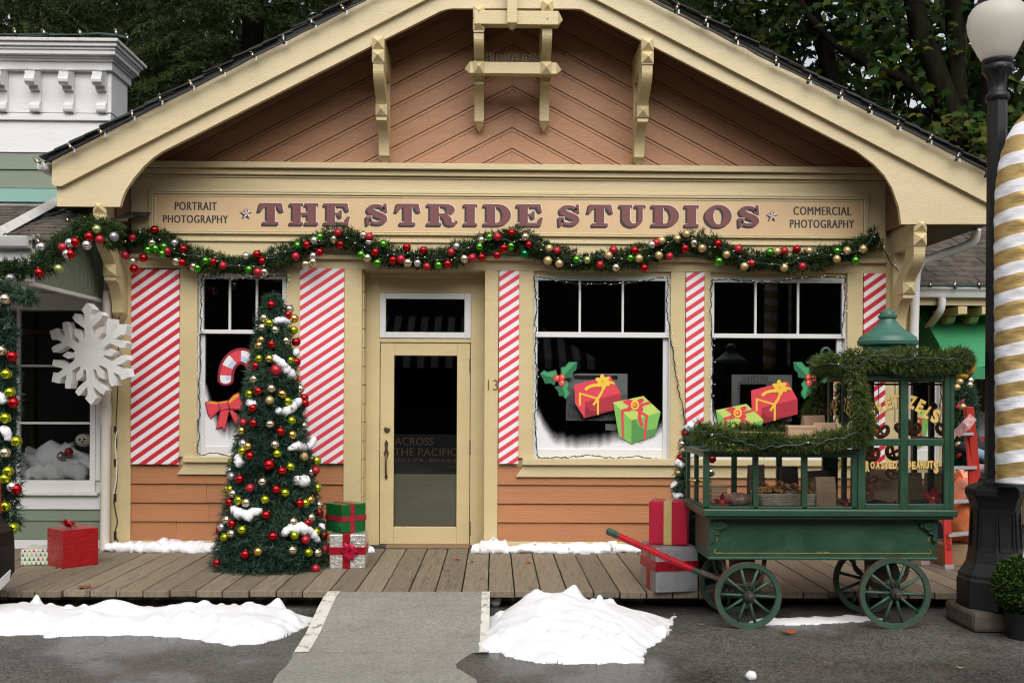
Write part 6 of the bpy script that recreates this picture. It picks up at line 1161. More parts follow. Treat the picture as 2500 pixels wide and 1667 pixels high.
# fabric cane
CY = LY - .30; w = lambda a, b_, Y=CY: P(a, b_, Y)
path = smooth_path([w(2496, 1178), w(2494, 900), w(2492, 620), w(2494, 470), w(2500, 420), w(2512, 365), w(2540, 318), w(2590, 285), w(2650, 285), w(2700, 320), w(2725, 380)], 3); path = resample(path, .012); rad = 60 / 2430 * (CY - CAM.y)
nn = 72; vs = []; uv = []; s_acc = 0; nrm = Vector((0, -1, 0)); fs = []
for i, p in enumerate(path):
    t_ = (path[min(i + 1, len(path) - 1)] - path[max(i - 1, 0)]).normalized(); b2 = t_.cross(nrm).normalized(); s_acc += (p - path[i - 1]).length if i else 0
    for j in range(nn): a = 2 * math.pi * j / nn; wr = rad * (1 + .012 * math.sin(s_acc * 70 + 3 * math.sin(a * 3)) + .01 * math.sin(s_acc * 31 + a * 5)); vs.append(p + (nrm * math.cos(a) + b2 * math.sin(a)) * wr); uv.append((j / nn, s_acc))
for i in range(len(path) - 1):
    for j in range(nn): fs.append((i * nn + j, i * nn + (j + 1) % nn, (i + 1) * nn + (j + 1) % nn, (i + 1) * nn + j))
fs.append(tuple(range(nn - 1, -1, -1))); fs.append(tuple((len(path) - 1) * nn + j for j in range(nn)))
q = MB(); q.add(vs, fs)
mc = bpy.data.materials.new('gold_and_white_wrap'); mc.use_nodes = True; t = mc.node_tree; b = t.nodes['Principled BSDF']; L = t.links.new
uvn = _n(t, 'ShaderNodeAttribute', attribute_name='wrap'); at2 = _n(t, 'ShaderNodeAttribute', attribute_name='along')
def mth(op, a, b_=None, c=None):
    n_ = _n(t, 'ShaderNodeMath', operation=op)
    for i, v in enumerate((a, b_, c)):
        if v is None: continue
        if isinstance(v, (int, float)): n_.inputs[i].default_value = v
        else: L(v, n_.inputs[i])
    return n_.outputs[0]
ns = _n(t, 'ShaderNodeTexNoise', Scale=6., Detail=3.); tc = _n(t, 'ShaderNodeTexCoord'); L(tc.outputs['Object'], ns.inputs['Vector'])
ph = mth('FRACT', mth('ADD', mth('MULTIPLY', at2.outputs['Fac'], 1 / .182), mth('MULTIPLY_ADD', ns.outputs['Fac'], .12, mth('MULTIPLY', uvn.outputs['Fac'], -1.))))
gt = mth('GREATER_THAN', ph, .45); mx = _n(t, 'ShaderNodeMix', data_type='RGBA'); L(gt, mx.inputs['Factor']); mx.inputs['A'].default_value = (.82, .81, .85, 1); mx.inputs['B'].default_value = (.50, .345, .13, 1); L(mx.outputs['Result'], b.inputs['Base Color'])
L(mth('MULTIPLY', gt, .4), b.inputs['Metallic']); L(mth('MULTIPLY_ADD', gt, -.4, .8), b.inputs['Roughness'])
mp = _n(t, 'ShaderNodeMapping'); mp.inputs['Scale'].default_value = (1, 1, 4); mp.inputs['Rotation'].default_value = (0, .35, 0); L(tc.outputs['Object'], mp.inputs['Vector']); n2 = _n(t, 'ShaderNodeTexNoise', Scale=9., Detail=4.); L(mp.outputs[0], n2.inputs['Vector']); bp = _n(t, 'ShaderNodeBump', Strength=.22, Distance=.03); L(n2.outputs['Fac'], bp.inputs['Height']); L(bp.outputs[0], b.inputs['Normal'])
o = build('candy_cane', q, mc, smooth=True, loc=path[0])
u_ = o.data.attributes.new('along', 'FLOAT', 'POINT'); u_.data.foreach_set('value', [v[1] for v in uv]); u_ = o.data.attributes.new('wrap', 'FLOAT', 'CORNER')
lw = []
for f in fs[:-2]:
    i0 = f[0] % nn; lw += [i0 / nn, (i0 + 1) / nn, (i0 + 1) / nn, i0 / nn]
lw += [0.] * (2 * nn); u_.data.foreach_set('value', lw); tag(o, 'giant padded candy cane wrapped in gold and white fabric at right edge', 'candy cane')
# boxwood ball
BX = G(2499, 1556); T = thing('boxwood', 'clipped round boxwood with a snow dab in a black pot, lower right corner', 'plant', (BX.x, BX.y, 0))
q = MB(); q.lathe([(.105, 0), (.125, .16), (.13, .18), (.11, .18), (.105, .15)], (BX.x, BX.y, 0), 28); build('pot', q, M['black'], T, auto=40)
rng = np.random.default_rng(9); n = 6500; d = unit(rng.normal(size=(n, 3))); cb_ = np.array([BX.x, BX.y, .36]); p = cb_ + d * (.16 + .035 * rng.random((n, 1))) * np.array([1, 1, 1.02])
q = MB(); q.ball(cb_, .165, 20); build('core', q, plain('boxwood_core', (.008, .014, .004), .9), T)
v3 = blades(p, unit(d + rng.normal(0, .8, d.shape)), .026, .014, rng); v4 = np.empty((n, 4, 3)); mid = (v3[:, 0] + v3[:, 1]) / 2; v4[:, 0] = mid; v4[:, 2] = v3[:, 2]; ax_ = (v3[:, 1] - v3[:, 0]) * .6; cen = (mid + v3[:, 2]) / 2; v4[:, 1] = cen + ax_; v4[:, 3] = cen - ax_
blade_obj('crown', v4, M['boxleaf'], T)
q = MB(); lumps(q, [Vector((BX.x - .02, BX.y - .05, .545)), Vector((BX.x + .04, BX.y - .06, .55))], .035); tag(build('cotton_tuft', q, M['cotton'], smooth=True, loc=(BX.x, BX.y, .545)), 'cotton dab on the boxwood ball', 'cotton tuft')
# ------------------------------------------------------------------ things stacked right of the cart
def ladder():
    x0, yF = P(2312, 1385, -1.5).x, -1.5; zt_ = P(2300, 1135, -1.2).z; T = thing('step_ladder', 'red step ladder with grey treads, partly behind the cart', 'ladder', (x0, -1.3, DZ)); mr_ = plain('red_fibreglass', (.56, .045, .03), .4, var=.1, bump=.1)
    a = G(2316, 1388, DZ); b_ = G(2404, 1375, DZ); hgt = 1.42; topx = (a.x + b_.x) / 2 - .22
    def rail(base, tx, ty, name='rail', w_=.034):
        q = MB(); t_ = Vector((tx, ty, DZ + hgt)); d = t_ - base; s_ = Vector((1, 0, 0)); f_ = Vector((0, 1, 0)); q.add([base - s_ * w_ - f_ * .012, base + s_ * w_ - f_ * .012, base + s_ * w_ + f_ * .012, base - s_ * w_ + f_ * .012, t_ - s_ * w_ - f_ * .012, t_ + s_ * w_ - f_ * .012, t_ + s_ * w_ + f_ * .012, t_ - s_ * w_ + f_ * .012], [(0, 1, 5, 4), (1, 2, 6, 5), (2, 3, 7, 6), (3, 0, 4, 7), (4, 5, 6, 7), (3, 2, 1, 0)]); o_ = build(name, q, mr_, T, bevel=.004); q = MB(); q.box(base.x - w_ - .006, base.x + w_ + .006, base.y - .018, base.y + .018, DZ, DZ + .04); build('foot', q, M['grey'], o_); return d
    d1 = rail(a, topx - .10, -1.12); d2 = rail(b_, topx + .14, -1.12); rail(Vector((a.x - .12, -.85, DZ)), topx - .10, -1.08, 'back_rail'); rail(Vector((b_.x - .1, -.85, DZ)), topx + .14, -1.08, 'back_rail')
    for f in (.205, .41, .62, .83):
        p0, p1 = a + d1 * f, b_ + d2 * f; q = MB(); q.add([p0 + Vector((0, -.03, -.01)), p1 + Vector((0, -.03, -.01)), p1 + Vector((0, .06, -.01)), p0 + Vector((0, .06, -.01)), p0 + Vector((0, -.03, .016)), p1 + Vector((0, -.03, .016)), p1 + Vector((0, .06, .016)), p0 + Vector((0, .06, .016))], [(0, 1, 5, 4), (4, 5, 6, 7), (3, 7, 6, 2), (0, 3, 2, 1), (0, 4, 7, 3), (1, 2, 6, 5)]); build('tread', q, M['grey'], T, bevel=.003)
    q = MB(); p0 = a + d1 * .22 + Vector((0, -.0135, 0)); u = d1.normalized(); s_ = u.cross(Vector((0, -1, 0))).normalized()
    text_into(q, 'OLUTE', 0, .15, -.018, .018, 0, fn=lambda x, y, z: tuple(p0 + (-u) * (x - .0) * -1 * -1 + Vector((1, 0, 0)) * -z * -1 + Vector((0, -.0012, 0)))); build('lettering', q, M['blackcable'], T)
ladder()
q = MB(); c = P(2350, 1245, -.75); rng = np.random.default_rng(12); q.ball(c, 1, 28, 0, (.21, .18, .30), rng, .0)
q.v = [tuple(Vector(v) + Vector((.018 * math.sin(v[2] * 40 + v[0] * 25), 0, .012 * math.sin(v[0] * 60)))) for v in q.v]
for i in range(9): a = rng.uniform(0, 6.28); t0 = c + Vector((0, 0, .26)); q.add([t0 + Vector((-.03, 0, 0)), t0 + Vector((.03, .01, 0)), t0 + Vector((.16 * math.cos(a) + .03, .05 * math.sin(a), .10 + .05 * rng.random())), t0 + Vector((.16 * math.cos(a) - .05, .05 * math.sin(a), .06))], [(0, 1, 2, 3)])
q.v = [(x, y, max(z, P(2350, 1330, -.75).z)) for x, y, z in q.v]
mb_ = mat('orange_plastic', (.72, .20, .07), .28, var=.35, scale=5, bump=.9, bscale=11, dirt=.6, dirtcol=(.42, .30, .34, 1), dscale=4, dlo=.52); tag(build('plastic_bag', q, mb_, smooth=True, loc=P(2350, 1330, -.75)), 'full orange plastic bag behind the red step ladder', 'bag')
q = MB(); a, b_ = P(2285, 1395, -.9), P(2440, 1318, -.9); q.box(P(2305, 1370, -.9).x, P(2425, 1370, -.9).x, -.9, -.5, DZ, P(2350, 1330, -.9).z); tag(build('cardboard_box', q, plain('brown_cardboard', (.26, .16, .085), .8, var=.15), bevel=.004, loc=(P(2350, 1370, -.9).x, -.7, DZ)), 'brown cardboard box beneath the orange bag', 'box')
q = MB(); x0, x1 = P(2290, 1150, -.35).x, P(2440, 1150, -.35).x; zt_ = P(2350, 1148, -.35).z; q.box(x0 + .03, x1 - .03, -.35, .1, DZ, zt_ - .05); q.box(x0, x1, -.38, .13, zt_ - .05, zt_); tag(build('storage_bin', q, plain('navy_plastic', (.012, .016, .045), .4), bevel=.01, loc=((x0 + x1) / 2, -.1, DZ)), 'dark navy storage bin behind the orange bag', 'bin')
q = MB(); lumps(q, [P(2350, 1085, -.1), P(2375, 1100, -.1), P(2420, 1110, -.1)], .11, n=14, jit=.1); lumps(q, [P(2372, 1078, .1), P(2400, 1095, .1), P(2430, 1090, .1)], .09, n=12, mi=1); lumps(q, [P(2370, 1105, -.25), P(2395, 1108, -.25), P(2414, 1122, -.25)], .05, n=12, jit=.05, mi=2)
tag(build('cloth_heap', q, [plain('black_cloth', (.012, .012, .014), .9), plain('dark_red_cloth', (.12, .012, .016), .9), plain('faded_denim', (.16, .26, .36), .9, var=.15)], smooth=True, loc=P(2390, 1120, -.1)), 'heap of dark cloth with a rolled denim piece on the navy bin', 'cloth')
q = MB(); lumps(q, [P(2370, 1140, -.2), P(2390, 1136, -.2), P(2410, 1142, -.2)], .035); tag(build('paper_scraps', q, plain('white_pink_paper', (.6, .45, .48), .7, var=.3, scale=14), loc=P(2390, 1140, -.2)), 'crumpled pale paper on the navy bin lid', 'paper')
q = MB(); a, b_ = P(2334, 1060, -1.72), P(2376, 1016, -1.72); d = (b_ - a).normalized(); s2 = Vector((-d.z, 0, d.x)) * .035; q.add([a - s2 + Vector((0, .0, 0)), a + s2, b_ + s2, b_ - s2, (a + b_) / 2 - s2 * 1.2 + Vector((0, -.03, 0)), (a + b_) / 2 + s2 * 1.2 + Vector((0, -.03, 0))], [(0, 4, 5, 1), (4, 3, 2, 5), (0, 1, 2, 3)]); q.tube([P(2322, 1085, -1.72), a], .006, 6)
tag(build('candy_packet', q, mat('printed_wrapper', (.62, .36, .33), .3, var=.7, scale=22, dirt=.9, dirtcol=(.55, .03, .06, 1), dscale=18, dlo=.52), loc=a), 'long pink printed candy packet sticking out beside the cart', 'packet')
# black vehicle corner, bottom left
VY = -2.7; w = lambda a, b_: (P(a, b_, VY + .5).x, P(a, b_, VY + .15).z); T = thing('vehicle', 'glossy black vehicle corner with white plate at the lower left edge', 'vehicle', (P(0, 1400, VY).x, VY, 0))
q = MB(); q.xz([w(-60, 1455), w(26, 1430), w(36, 1415), w(36, 1345), w(33, 1308), w(10, 1285), w(2, 1270), w(-60, 1270)], VY - .05, VY + .5); q.xz([w(-60, 1352), w(37, 1338), w(37, 1345), w(20, 1362), w(-60, 1382)], VY - .10, VY - .05); build('body', q, plain('gloss_black', (.006, .006, .007), .30, var=.02, spec=.12), T, bevel=.012)
q = MB(); q.xz([w(-30, 1180), w(3, 1185), w(5, 1265), w(-30, 1272)], VY + .42, VY + .48); build('tail_panel', q, plain('red_lens', (.35, .015, .015), .2), T, bevel=.005)
q = MB(); xs_ = w(36, 1400)[0]; q.prism([(VY + .12, w(0, 1462)[1]), (VY + .40, w(0, 1432)[1]), (VY + .42, w(0, 1406)[1]), (VY + .12, w(0, 1434)[1])], lambda a_, b2, d_: (d_, a_, b2), xs_ + .002, xs_ + .012); build('plate', q, M['white'], T, bevel=.003)
# fallen leaves and scraps
def leaf_at(px, py, z, s, col, lab, Y=None):
    p = G(px, py, z) if Y is None else P(px, py, Y); a = random.uniform(0, 6.28); q = MB(); pts = [(p.x + s * (u * math.cos(a) - v * math.sin(a)), p.y + s * (u * math.sin(a) + v * math.cos(a)), p.z + .006 + .25 * s * abs(u) + .1 * s * v * v) for u, v in LOBE]; c_ = (p.x, p.y, p.z + .004); q.add(pts + [c_], [(i, (i + 1) % len(pts), len(pts)) for i in range(len(pts))]); tag(build('fallen_leaf', q, plain('leaf_' + lab.split()[0], col, .6, var=.3, scale=20), loc=p), lab, 'leaf', 'fallen leaves')
leaf_at(1935, 1548, .004, .12, (.26, .07, .02), 'russet maple leaf lying on the asphalt before the cart wheels')
leaf_at(1712, 1527, .004, .05, (.10, .16, .06), 'green leaf standing on the asphalt left of the cart front wheel')
leaf_at(385, 1336, DZ + .1, .10, (.22, .08, .03), 'brown leaf on the cotton left of the cone tree', -.28)
leaf_at(1295, 1374, DZ, .07, (.38, .13, .03), 'orange leaf on the planks right of the door')
leaf_at(210, 1437, DZ, .12, (.16, .06, .03), 'curled brown leaf on planks left of the cone tree')
leaf_at(2343, 1630, .004, .04, (.55, .45, .08), 'yellow leaf scrap on the asphalt right of the cart')
leaf_at(1120, 1366, DZ, .08, (.30, .10, .03), 'copper leaf on the door threshold end')
leaf_at(1150, 1372, DZ, .05, (.12, .15, .05), 'olive leaf on planks below the door')
for px, py, s, lab in ((1834, 1658, .035, 'white snow lump on the asphalt below the cart'), (1208, 1477, .05, 'small snow lump beside the ramp edge')):
    p = G(px, py); q = MB(); q.ball(p + Vector((0, 0, s * .6)), s, 12, 0, (1, 1, .8), RNG, .2); tag(build('snow_lump', q, M['snow'], smooth=True, loc=p), lab, 'snow lump', 'snow lumps')
# ------------------------------------------------------------------ the pretzel cart
FYc = -2.72; BYc = -2.06; CT = thing('food_cart', 'old green pretzel cart with glazed cases, domed lid and spoked wheels', 'cart', (P(2000, 1500, -2.4).x, -2.4, 0))
cx = lambda px, py=1170: P(px, py, FYc).x; cz = lambda py, px=2000: P(px, py, FYc).z
# lower body box
yF, yB = -2.66, -2.16; q = MB(); bxa, bxb = P(1732, 1320, yF).x, P(2285, 1320, yF).x; zl0, zl1 = cz(1262), cz(1241); zb_ = P(2000, 1362, yF).z
q.box(bxa, bxb, yF, yB, zb_, zl0); q.box(bxa - .01, bxb + .01, yF - .012, yB + .012, zb_ - .012, zb_ + .008); build('body', q, M['cart'], CT, bevel=.006)
for sx, s_ in ((bxa, 1), (bxb, -1)):
    q = MB(); pr = [(0, 0), (.15, 0), (.155, -.03), (.12, -.045), (.125, -.075), (.075, -.085), (.06, -.12), (.03, -.13), (.035, -.165), (0, -.19)]
    q.xz([(sx + s_ * a, zl0 - .001 + b_) for a, b_ in pr], yF - .028, yF - .001); q.lathe([(.045, 0), (.045, .008), (.03, .012), (.028, .006), (.012, .012), (.004, .012)], (sx + s_ * .06, yF - .026, zl0 - .055), 18, axis='y')
    build('scroll_bracket', q, M['cart_trim'], CT, bevel=.004)
q = MB(); z_ = zb_ + .035; q.tube([(bxa + .04, yF - .001, z_), (bxb - .04, yF - .001, z_)], .0022, 4)
for x, s_ in ((bxa + .05, 1), (bxb - .05, -1)): q.tube(smooth_path([(x, yF - .001, z_ + .03), (x - s_ * .02, yF - .001, z_ + .01), (x, yF - .001, z_ - .005), (x + s_ * .03, yF - .001, z_ + .005)], 2), .003, 4); q.tube(smooth_path([(x - s_ * .01, yF - .001, z_ + .12), (x + s_ * .012, yF - .001, z_ + .10), (x - s_ * .004, yF - .001, z_ + .085)], 2), .0035, 4)
xm = (bxa + bxb) / 2
for i in range(-3, 4): q.tube([(xm + i * .008, yF - .001, z_ + .002), (xm + i * .014, yF - .001, z_ + .014 - abs(i) * .002)], .002, 4)
build('gold_pinstripe', q, plain('gold_line_paint', (.34, .22, .05), .5, var=.3), CT)
q = MB(); lxa, lxb = cx(1713, 1250) - .0, cx(2330, 1257); q.box(lxa, lxb, -2.78, -2.02, zl0 + .008, zl1); q.box(lxa + .02, lxb - .02, -2.76, -2.04, zl0 - .012, zl0 + .008); build('ledge', q, M['cart_trim'], CT, bevel=.012)
# glazed low case
xa, xt, xr_ = cx(1718), cx(2094), cx(2329); z0 = zl1; z1 = cz(1101, 1900); zr = cz(1116, 1900)
def panes(parent, quads):
    for pts in quads: g_ = MB(); g_.poly(pts); build('pane', g_, M['cartglass'], parent)
q = MB(); st_ = .040
fronts = [xa, cx(1732), cx(1839), cx(1852), cx(1958), cx(1972), cx(2080), xt]
for i in range(0, 8, 2): q.box(fronts[i], fronts[i + 1], FYc, FYc + .035, z0, zr)
q.box(xa, xt, FYc - .004, FYc + .04, zr, z1 - .012); q.box(xa - .012, xt, FYc - .016, FYc + .05, z1 - .012, z1)
q.box(xa, xt - .001, FYc, FYc + .03, z0, z0 + .012)
for i in range(0, 8, 2): q.box(fronts[i], fronts[i + 1], BYc - .035, BYc, z0, zr)
q.box(xa, xt, BYc - .04, BYc, zr, z1 - .012); q.box(xa - .012, xt, BYc - .05, BYc + .012, z1 - .012, z1)
ym = (FYc + BYc) / 2; q.box(xa, xa + .03, ym - .02, ym + .02, z0, zr); q.box(xa, xa + .035, FYc + .04, BYc - .04, zr, z1 - .012); q.box(xa - .012, xa + .04, FYc + .05, BYc - .05, z1 - .012, z1); q.box(xa, xa + .03, FYc + .035, BYc - .035, z0, z0 + .014)
for y in (FYc + .2, ym + .13): q.box(xa + .03, xt, y, y + .018, zr + .01, z1 - .014)
lowc = build('showcase', q, M['cart_trim'], CT, bevel=.003)
panes(lowc, [[(fronts[i], FYc + .018, z0), (fronts[i + 1], FYc + .018, z0), (fronts[i + 1], FYc + .018, zr), (fronts[i], FYc + .018, zr)] for i in (1, 3, 5)] + [[(xa + .015, FYc + .03, z0), (xa + .015, BYc - .03, z0), (xa + .015, BYc - .03, zr), (xa + .015, FYc + .03, zr)]])
_br = plain('bright_brass', (.6, .42, .14), .25, .9)
for s_ in (-1, 1): q = MB(); q.lathe([(.012, 0), (.014, .02), (.006, .03)], (xa - .001, ym + s_ * .035, z0 + .17), 12, axis='x'); q.v = [(xa - (x - xa), y, z) for x, y, z in q.v]; build('door_knob', q, _br, lowc, auto=40)
# tower
zt1 = cz(914, 2210); zt0 = cz(930, 2210); zm0, zm1 = cz(1088, 2210), cz(1071, 2210); zbt = cz(1230, 2210)
tx = [xt, cx(2112), cx(2197), cx(2216), cx(2304), cx(2318), xr_]
q = MB()
q.box(tx[0], tx[1], FYc - .01, FYc + .035, z0, zt1); q.box(tx[2], tx[3], FYc - .01, FYc + .035, z0, zt1); q.box(tx[4], tx[5], FYc - .01, FYc + .035, z0, zt1); q.box(tx[5] + .003, tx[6], FYc - .006, FYc + .05, z0, zt1)
for a, b_ in ((1, 2), (3, 4)): q.box(tx[a], tx[b_], FYc - .008, FYc + .033, zm0, zm1); q.box(tx[a], tx[b_], FYc - .008, FYc + .033, z0, zbt); q.box(tx[a], tx[b_], FYc - .008, FYc + .033, zt0, zt1)
q.box(xt - .02, xr_ + .02, FYc - .03, BYc + .03, zt1, zt1 + .022); q.box(xt - .035, xr_ + .035, FYc - .045, BYc + .045, zt1 + .022, zt1 + .045); q.box(xt - .01, xr_ + .01, FYc, BYc, zt1 + .045, zt1 + .11)
for x0, x1 in ((xt + .001, xt + .036), (xr_ - .036, xr_ - .001)):
    for ya, yb in ((FYc + .036, FYc + .07), (ym - .02, ym + .02), (BYc - .05, BYc)): q.box(x0, x1, ya, yb, z0, zt1)
    q.box(x0, x1, FYc + .07, BYc - .05, zm0, zm1); q.box(x0, x1, FYc + .07, BYc - .05, zt0, zt1); q.box(x0, x1, FYc + .07, BYc - .05, z0, z0 + .03)
for x0, x1 in ((tx[2], tx[3]),): q.box(x0, x1, BYc - .035, BYc - .001, z0, zt1)
q.box(xt + .036, xr_ - .036, BYc - .03, BYc - .001, zt0, zt1)
tow = build('tower', q, M['cart'], CT, bevel=.004)
yg = FYc + .012
panes(tow, [[(tx[a], yg, za), (tx[b_], yg, za), (tx[b_], yg, zb2), (tx[a], yg, zb2)] for a, b_ in ((1, 2), (3, 4)) for za, zb2 in ((zbt, zm0), (zm1, zt0))] + [[(xt + .018, ya, za), (xt + .018, yb, za), (xt + .018, yb, zb2), (xt + .018, ya, zb2)] for ya, yb in ((FYc + .06, ym - .02), (ym + .02, BYc - .05)) for za, zb2 in ((z0 + .03, zm0), (zm1, zt0))] + [[(xr_ - .018, FYc + .06, z0 + .03), (xr_ - .018, BYc - .05, z0 + .03), (xr_ - .018, BYc - .05, zt0), (xr_ - .018, FYc + .06, zt0)]])
LT = MB(); 
def painted(body, fn_pos, hgt, wid, rot, off=.004):
    for mi, dx, dz, yy in ((1, .006, -.005, .0018), (0, 0, 0, .0)):
        c_, s2 = math.cos(R(rot)), math.sin(R(rot)); X, Z = fn_pos
        text_into(LT, body, -wid / 2, wid / 2, -hgt / 2, hgt / 2, 0, mi, .055, fn=lambda x, y, z: (X + x * c_ - z * s2 + dx, yg - off + yy, Z + x * s2 + z * c_ + dz))
pc = lambda a, b_: (P(1640 + a * .3826, 740 + b_ * .3826, FYc).x, P(1640 + a * .3826, 740 + b_ * .3826, FYc).z)
for ch, a, b_, hh, ww, ro in (('P', 1292, 705, 70, 34, 38), ('R', 1335, 662, 80, 44, 30), ('E', 1385, 636, 80, 40, 12), ('T', 1432, 625, 88, 46, 4), ('Z', 1537, 632, 86, 48, -16), ('E', 1590, 656, 86, 40, -28), ('L', 1640, 700, 84, 36, -34), ('S', 1688, 720, 92, 52, -20)):
    painted(ch, pc(a, b_), hh * .3826 / 347, ww * .3826 / 347, ro)
build('lettering', LT, [M['gold_letter'], M['brown_letter']], tow); LT = MB()
for ch, a, b_, hh, ww, ro in (('R', 1252, 1040, 70, 26, 0), ('O', 1284, 1033, 48, 28, 0), ('A', 1318, 1033, 48, 26, 0), ('S', 1350, 1033, 50, 24, 0), ('T', 1376, 1032, 50, 26, 0), ('E', 1401, 1032, 50, 22, 0), ('D', 1427, 1032, 50, 26, 0), ('P', 1517, 1042, 78, 28, 0), ('E', 1547, 1034, 50, 24, 0), ('A', 1576, 1032, 52, 27, 0), ('N', 1605, 1032, 52, 24, 0), ('U', 1633, 1031, 52, 24, 0), ('T', 1659, 1030, 52, 26, 0), ('S', 1690, 1046, 80, 32, 0)):
    painted(ch, pc(a, b_), hh * .3826 / 347, ww * .3826 / 347, ro)
    if ch == 'D' or a == 1690: build('lettering', LT, [M['gold_letter'], M['brown_letter']], tow); LT = MB()
LT = MB(); xs_ = xt + .012
for ch, u, v, ro in (('P', .10, .50, 30), ('R', .19, .55, 22), ('E', .28, .58, 10), ('Z', .56, .58, -16), ('E', .66, .53, -24), ('L', .75, .47, -30), ('S', .84, .40, -26)):
    yy, zz = BYc - u * (BYc - FYc), zm1 + v * (zt0 - zm1)
    for mi, o in ((1, .0015), (0, 0)): text_into(LT, ch, -.026, .026, -.05, .05, 0, mi, .03, fn=lambda x, y, z: (xs_ + o * 2 - .004, yy - (x * math.cos(R(ro)) - z * math.sin(R(ro))) + (0.004 if mi else 0), zz + x * math.sin(R(ro)) + z * math.cos(R(ro))))
LT.v = [(x, y, z) for x, y, z in LT.v]
build('side_lettering', LT, [M['gold_letter'], M['brown_letter']], tow)
# domed lid
lx, ly = P(2167, 800, -2.4).x, -2.4; lz = lambda py: P(2167, py, -2.4).z; q = MB()
q.lathe([(r_, lz(y_)) for r_, y_ in ((.175, 880), (.172, 848), (.185, 846), (.212, 842), (.215, 834), (.205, 829), (.200, 824), (.185, 820), (.15, 812), (.11, 802), (.08, 792), (.062, 784), (.056, 778), (.068, 776), (.068, 770), (.056, 768), (.052, 762), (.03, 756), (.004, 754))], (lx, ly, 0), 40); build('domed_lid', q, mat('weathered_green_lid', (.04, .13, .095), .4, var=.25, scale=5, dirt=.7, dirtcol=(.14, .075, .04, 1), dscale=9, dlo=.62), CT, auto=35)
q = MB(); c = P(2016, 866, -2.25); q.tube([c + Vector((.035 * math.cos(a), 0, .05 * math.sin(a))) for a in np.linspace(0, 5.6, 20)], .012, 8); build('hook', q, M['wheel'], CT, smooth=True)
# wheels, axles, drawbar
def wheel(x, y, r):
    q = MB(); q.lathe([(r, -.018), (r, .018), (r - .032, .016), (r - .038, 0), (r - .032, -.016)], (x, y, r), 56, axis='y', caps=False); q.f.append(()) if False else None
    n = 56; o_ = len(q.v) - 5 * n; q.f += [(o_ + 4 * n + i, o_ + 4 * n + (i + 1) % n, o_ + (i + 1) % n, o_ + i) for i in range(n)]; q.m += [0] * n
    w_ = build('wheel', q, M['wheel'], CT, auto=30)
    q = MB(); q.lathe([(r + .004, -.0195), (r + .004, .0195), (r - .001, .0195), (r - .001, -.0195)], (x, y, r), 56, axis='y', caps=False); build('tyre', q, M['rust'], w_)
    q = MB(); q.lathe([(.036, -.05), (.042, -.03), (.042, .02), (.034, .05), (.022, .052), (.022, .075), (.010, .08)], (x, y, r), 20, axis='y'); build('hub', q, M['hub'], w_, auto=40)
    a0 = random.uniform(0, .6)
    for i in range(10):
        a = a0 + 2 * math.pi * i / 10; q = MB(); q.tube([(x + math.cos(a) * s_, y, r + math.sin(a) * s_) for s_ in (.036, r * .45, r - .036)], [.014, .0105, .012], 8); build('spoke', q, M['wheel'], w_, smooth=True)
wf, wb = -2.70, -2.17
x1 = P(1826, 1450, wf).x; x2 = P(2184, 1448, wf).x
for x, y, r in ((x1, wf, .232), (x2, wf, .250), (x1, wb, .232), (x2, wb, .250)): wheel(x, y, r)
q = MB()
for x, r in ((x1, .232), (x2, .25)): q.tube([(x, wf - .02, r), (x, wb + .02, r)], .016, 10); q.box(x - .03, x + .03, wf + .06, wb - .06, r - .02, r + .05)
build('axle', q, M['hub'], CT)
q = MB()
for x, r in ((x1, .232), (x2, .25)):
    for y in (-2.58, -2.28): q = MB(); q.tube(smooth_path([(x - .15, y, zb_ - .02), (x - .13, y, r + .07), (x, y, r + .04), (x + .13, y, r + .07), (x + .15, y, zb_ - .02)], 2), .016, 8); build('spring', q, M['rust'], CT, auto=40)
    q = MB(); q.lathe([(.085, r + .05), (.09, r + .09), (.09, zb_ - .012)], (x + .03, ym, 0), 18); build('turntable', q, M['rust'], CT, auto=40); q = MB()
T1_ = P(1482, 1295, -2.62); T2_ = P(1694, 1391, -2.52); d = (T2_ - T1_); q = MB(); q.tube([T1_ + d * .12, T1_ + d * .97], .024, 12, 0); q.tube([T1_, T1_ + d * .125], .027, 4, 1); q.tube([T1_ + d * .96, T2_ + d.normalized() * .05], .022, 8, 1); q.tube([T2_, Vector((x1, -2.42, .25))], .02, 6, 2); q.tube([T2_ + Vector((0, .05, -.005)), Vector((x1, -2.3, .26))], .018, 6, 2)
for f in (.27, .38, .49, .60, .71, .83): c = T1_ + d * f; q.tube([c - d * .006, c + d * .006], .0255, 12, 1)
build('drawbar', q, [foil('red_satin_ribbon', (.50, .008, .02), .3, .3, .3, 20), M['wheel'], M['oldwood']], CT, bevel=.003)
# garland boughs dressing the cart
def cart_bough(lab, pts, rad, per): 
    p = [P(a, b_, Y) for a, b_, Y in pts]; T = thing('evergreen_bough', lab, 'garland', p[0], 'evergreen boughs on the cart'); blade_obj('foliage', bough(p, rad, per, blen=.040, bw=.0056, nb=8, droop=.35), M['gleaf2'], T); q = MB(); q.tube(smooth_path(p, 2), rad * .4, 8, jit=.2, rng=RNG); build('stem', q, plain('bough_stem', (.02, .03, .008), .9), T)
cart_bough('thick evergreen bough round the cart roof below its lid', [(2340, 876, -2.1), (2352, 880, -2.5), (2342, 884, -2.72), (2280, 882, -2.78), (2220, 880, -2.78), (2150, 876, -2.78), (2090, 876, -2.78), (2050, 884, -2.75), (2015, 890, -2.5), (2000, 890, -2.2)], .078, 1250)
cart_bough('evergreen bough hanging down the cart tower corner', [(2080, 905, -2.77), (2095, 940, -2.79), (2102, 980, -2.79), (2108, 1010, -2.79), (2110, 1040, -2.8)], .072, 1250)
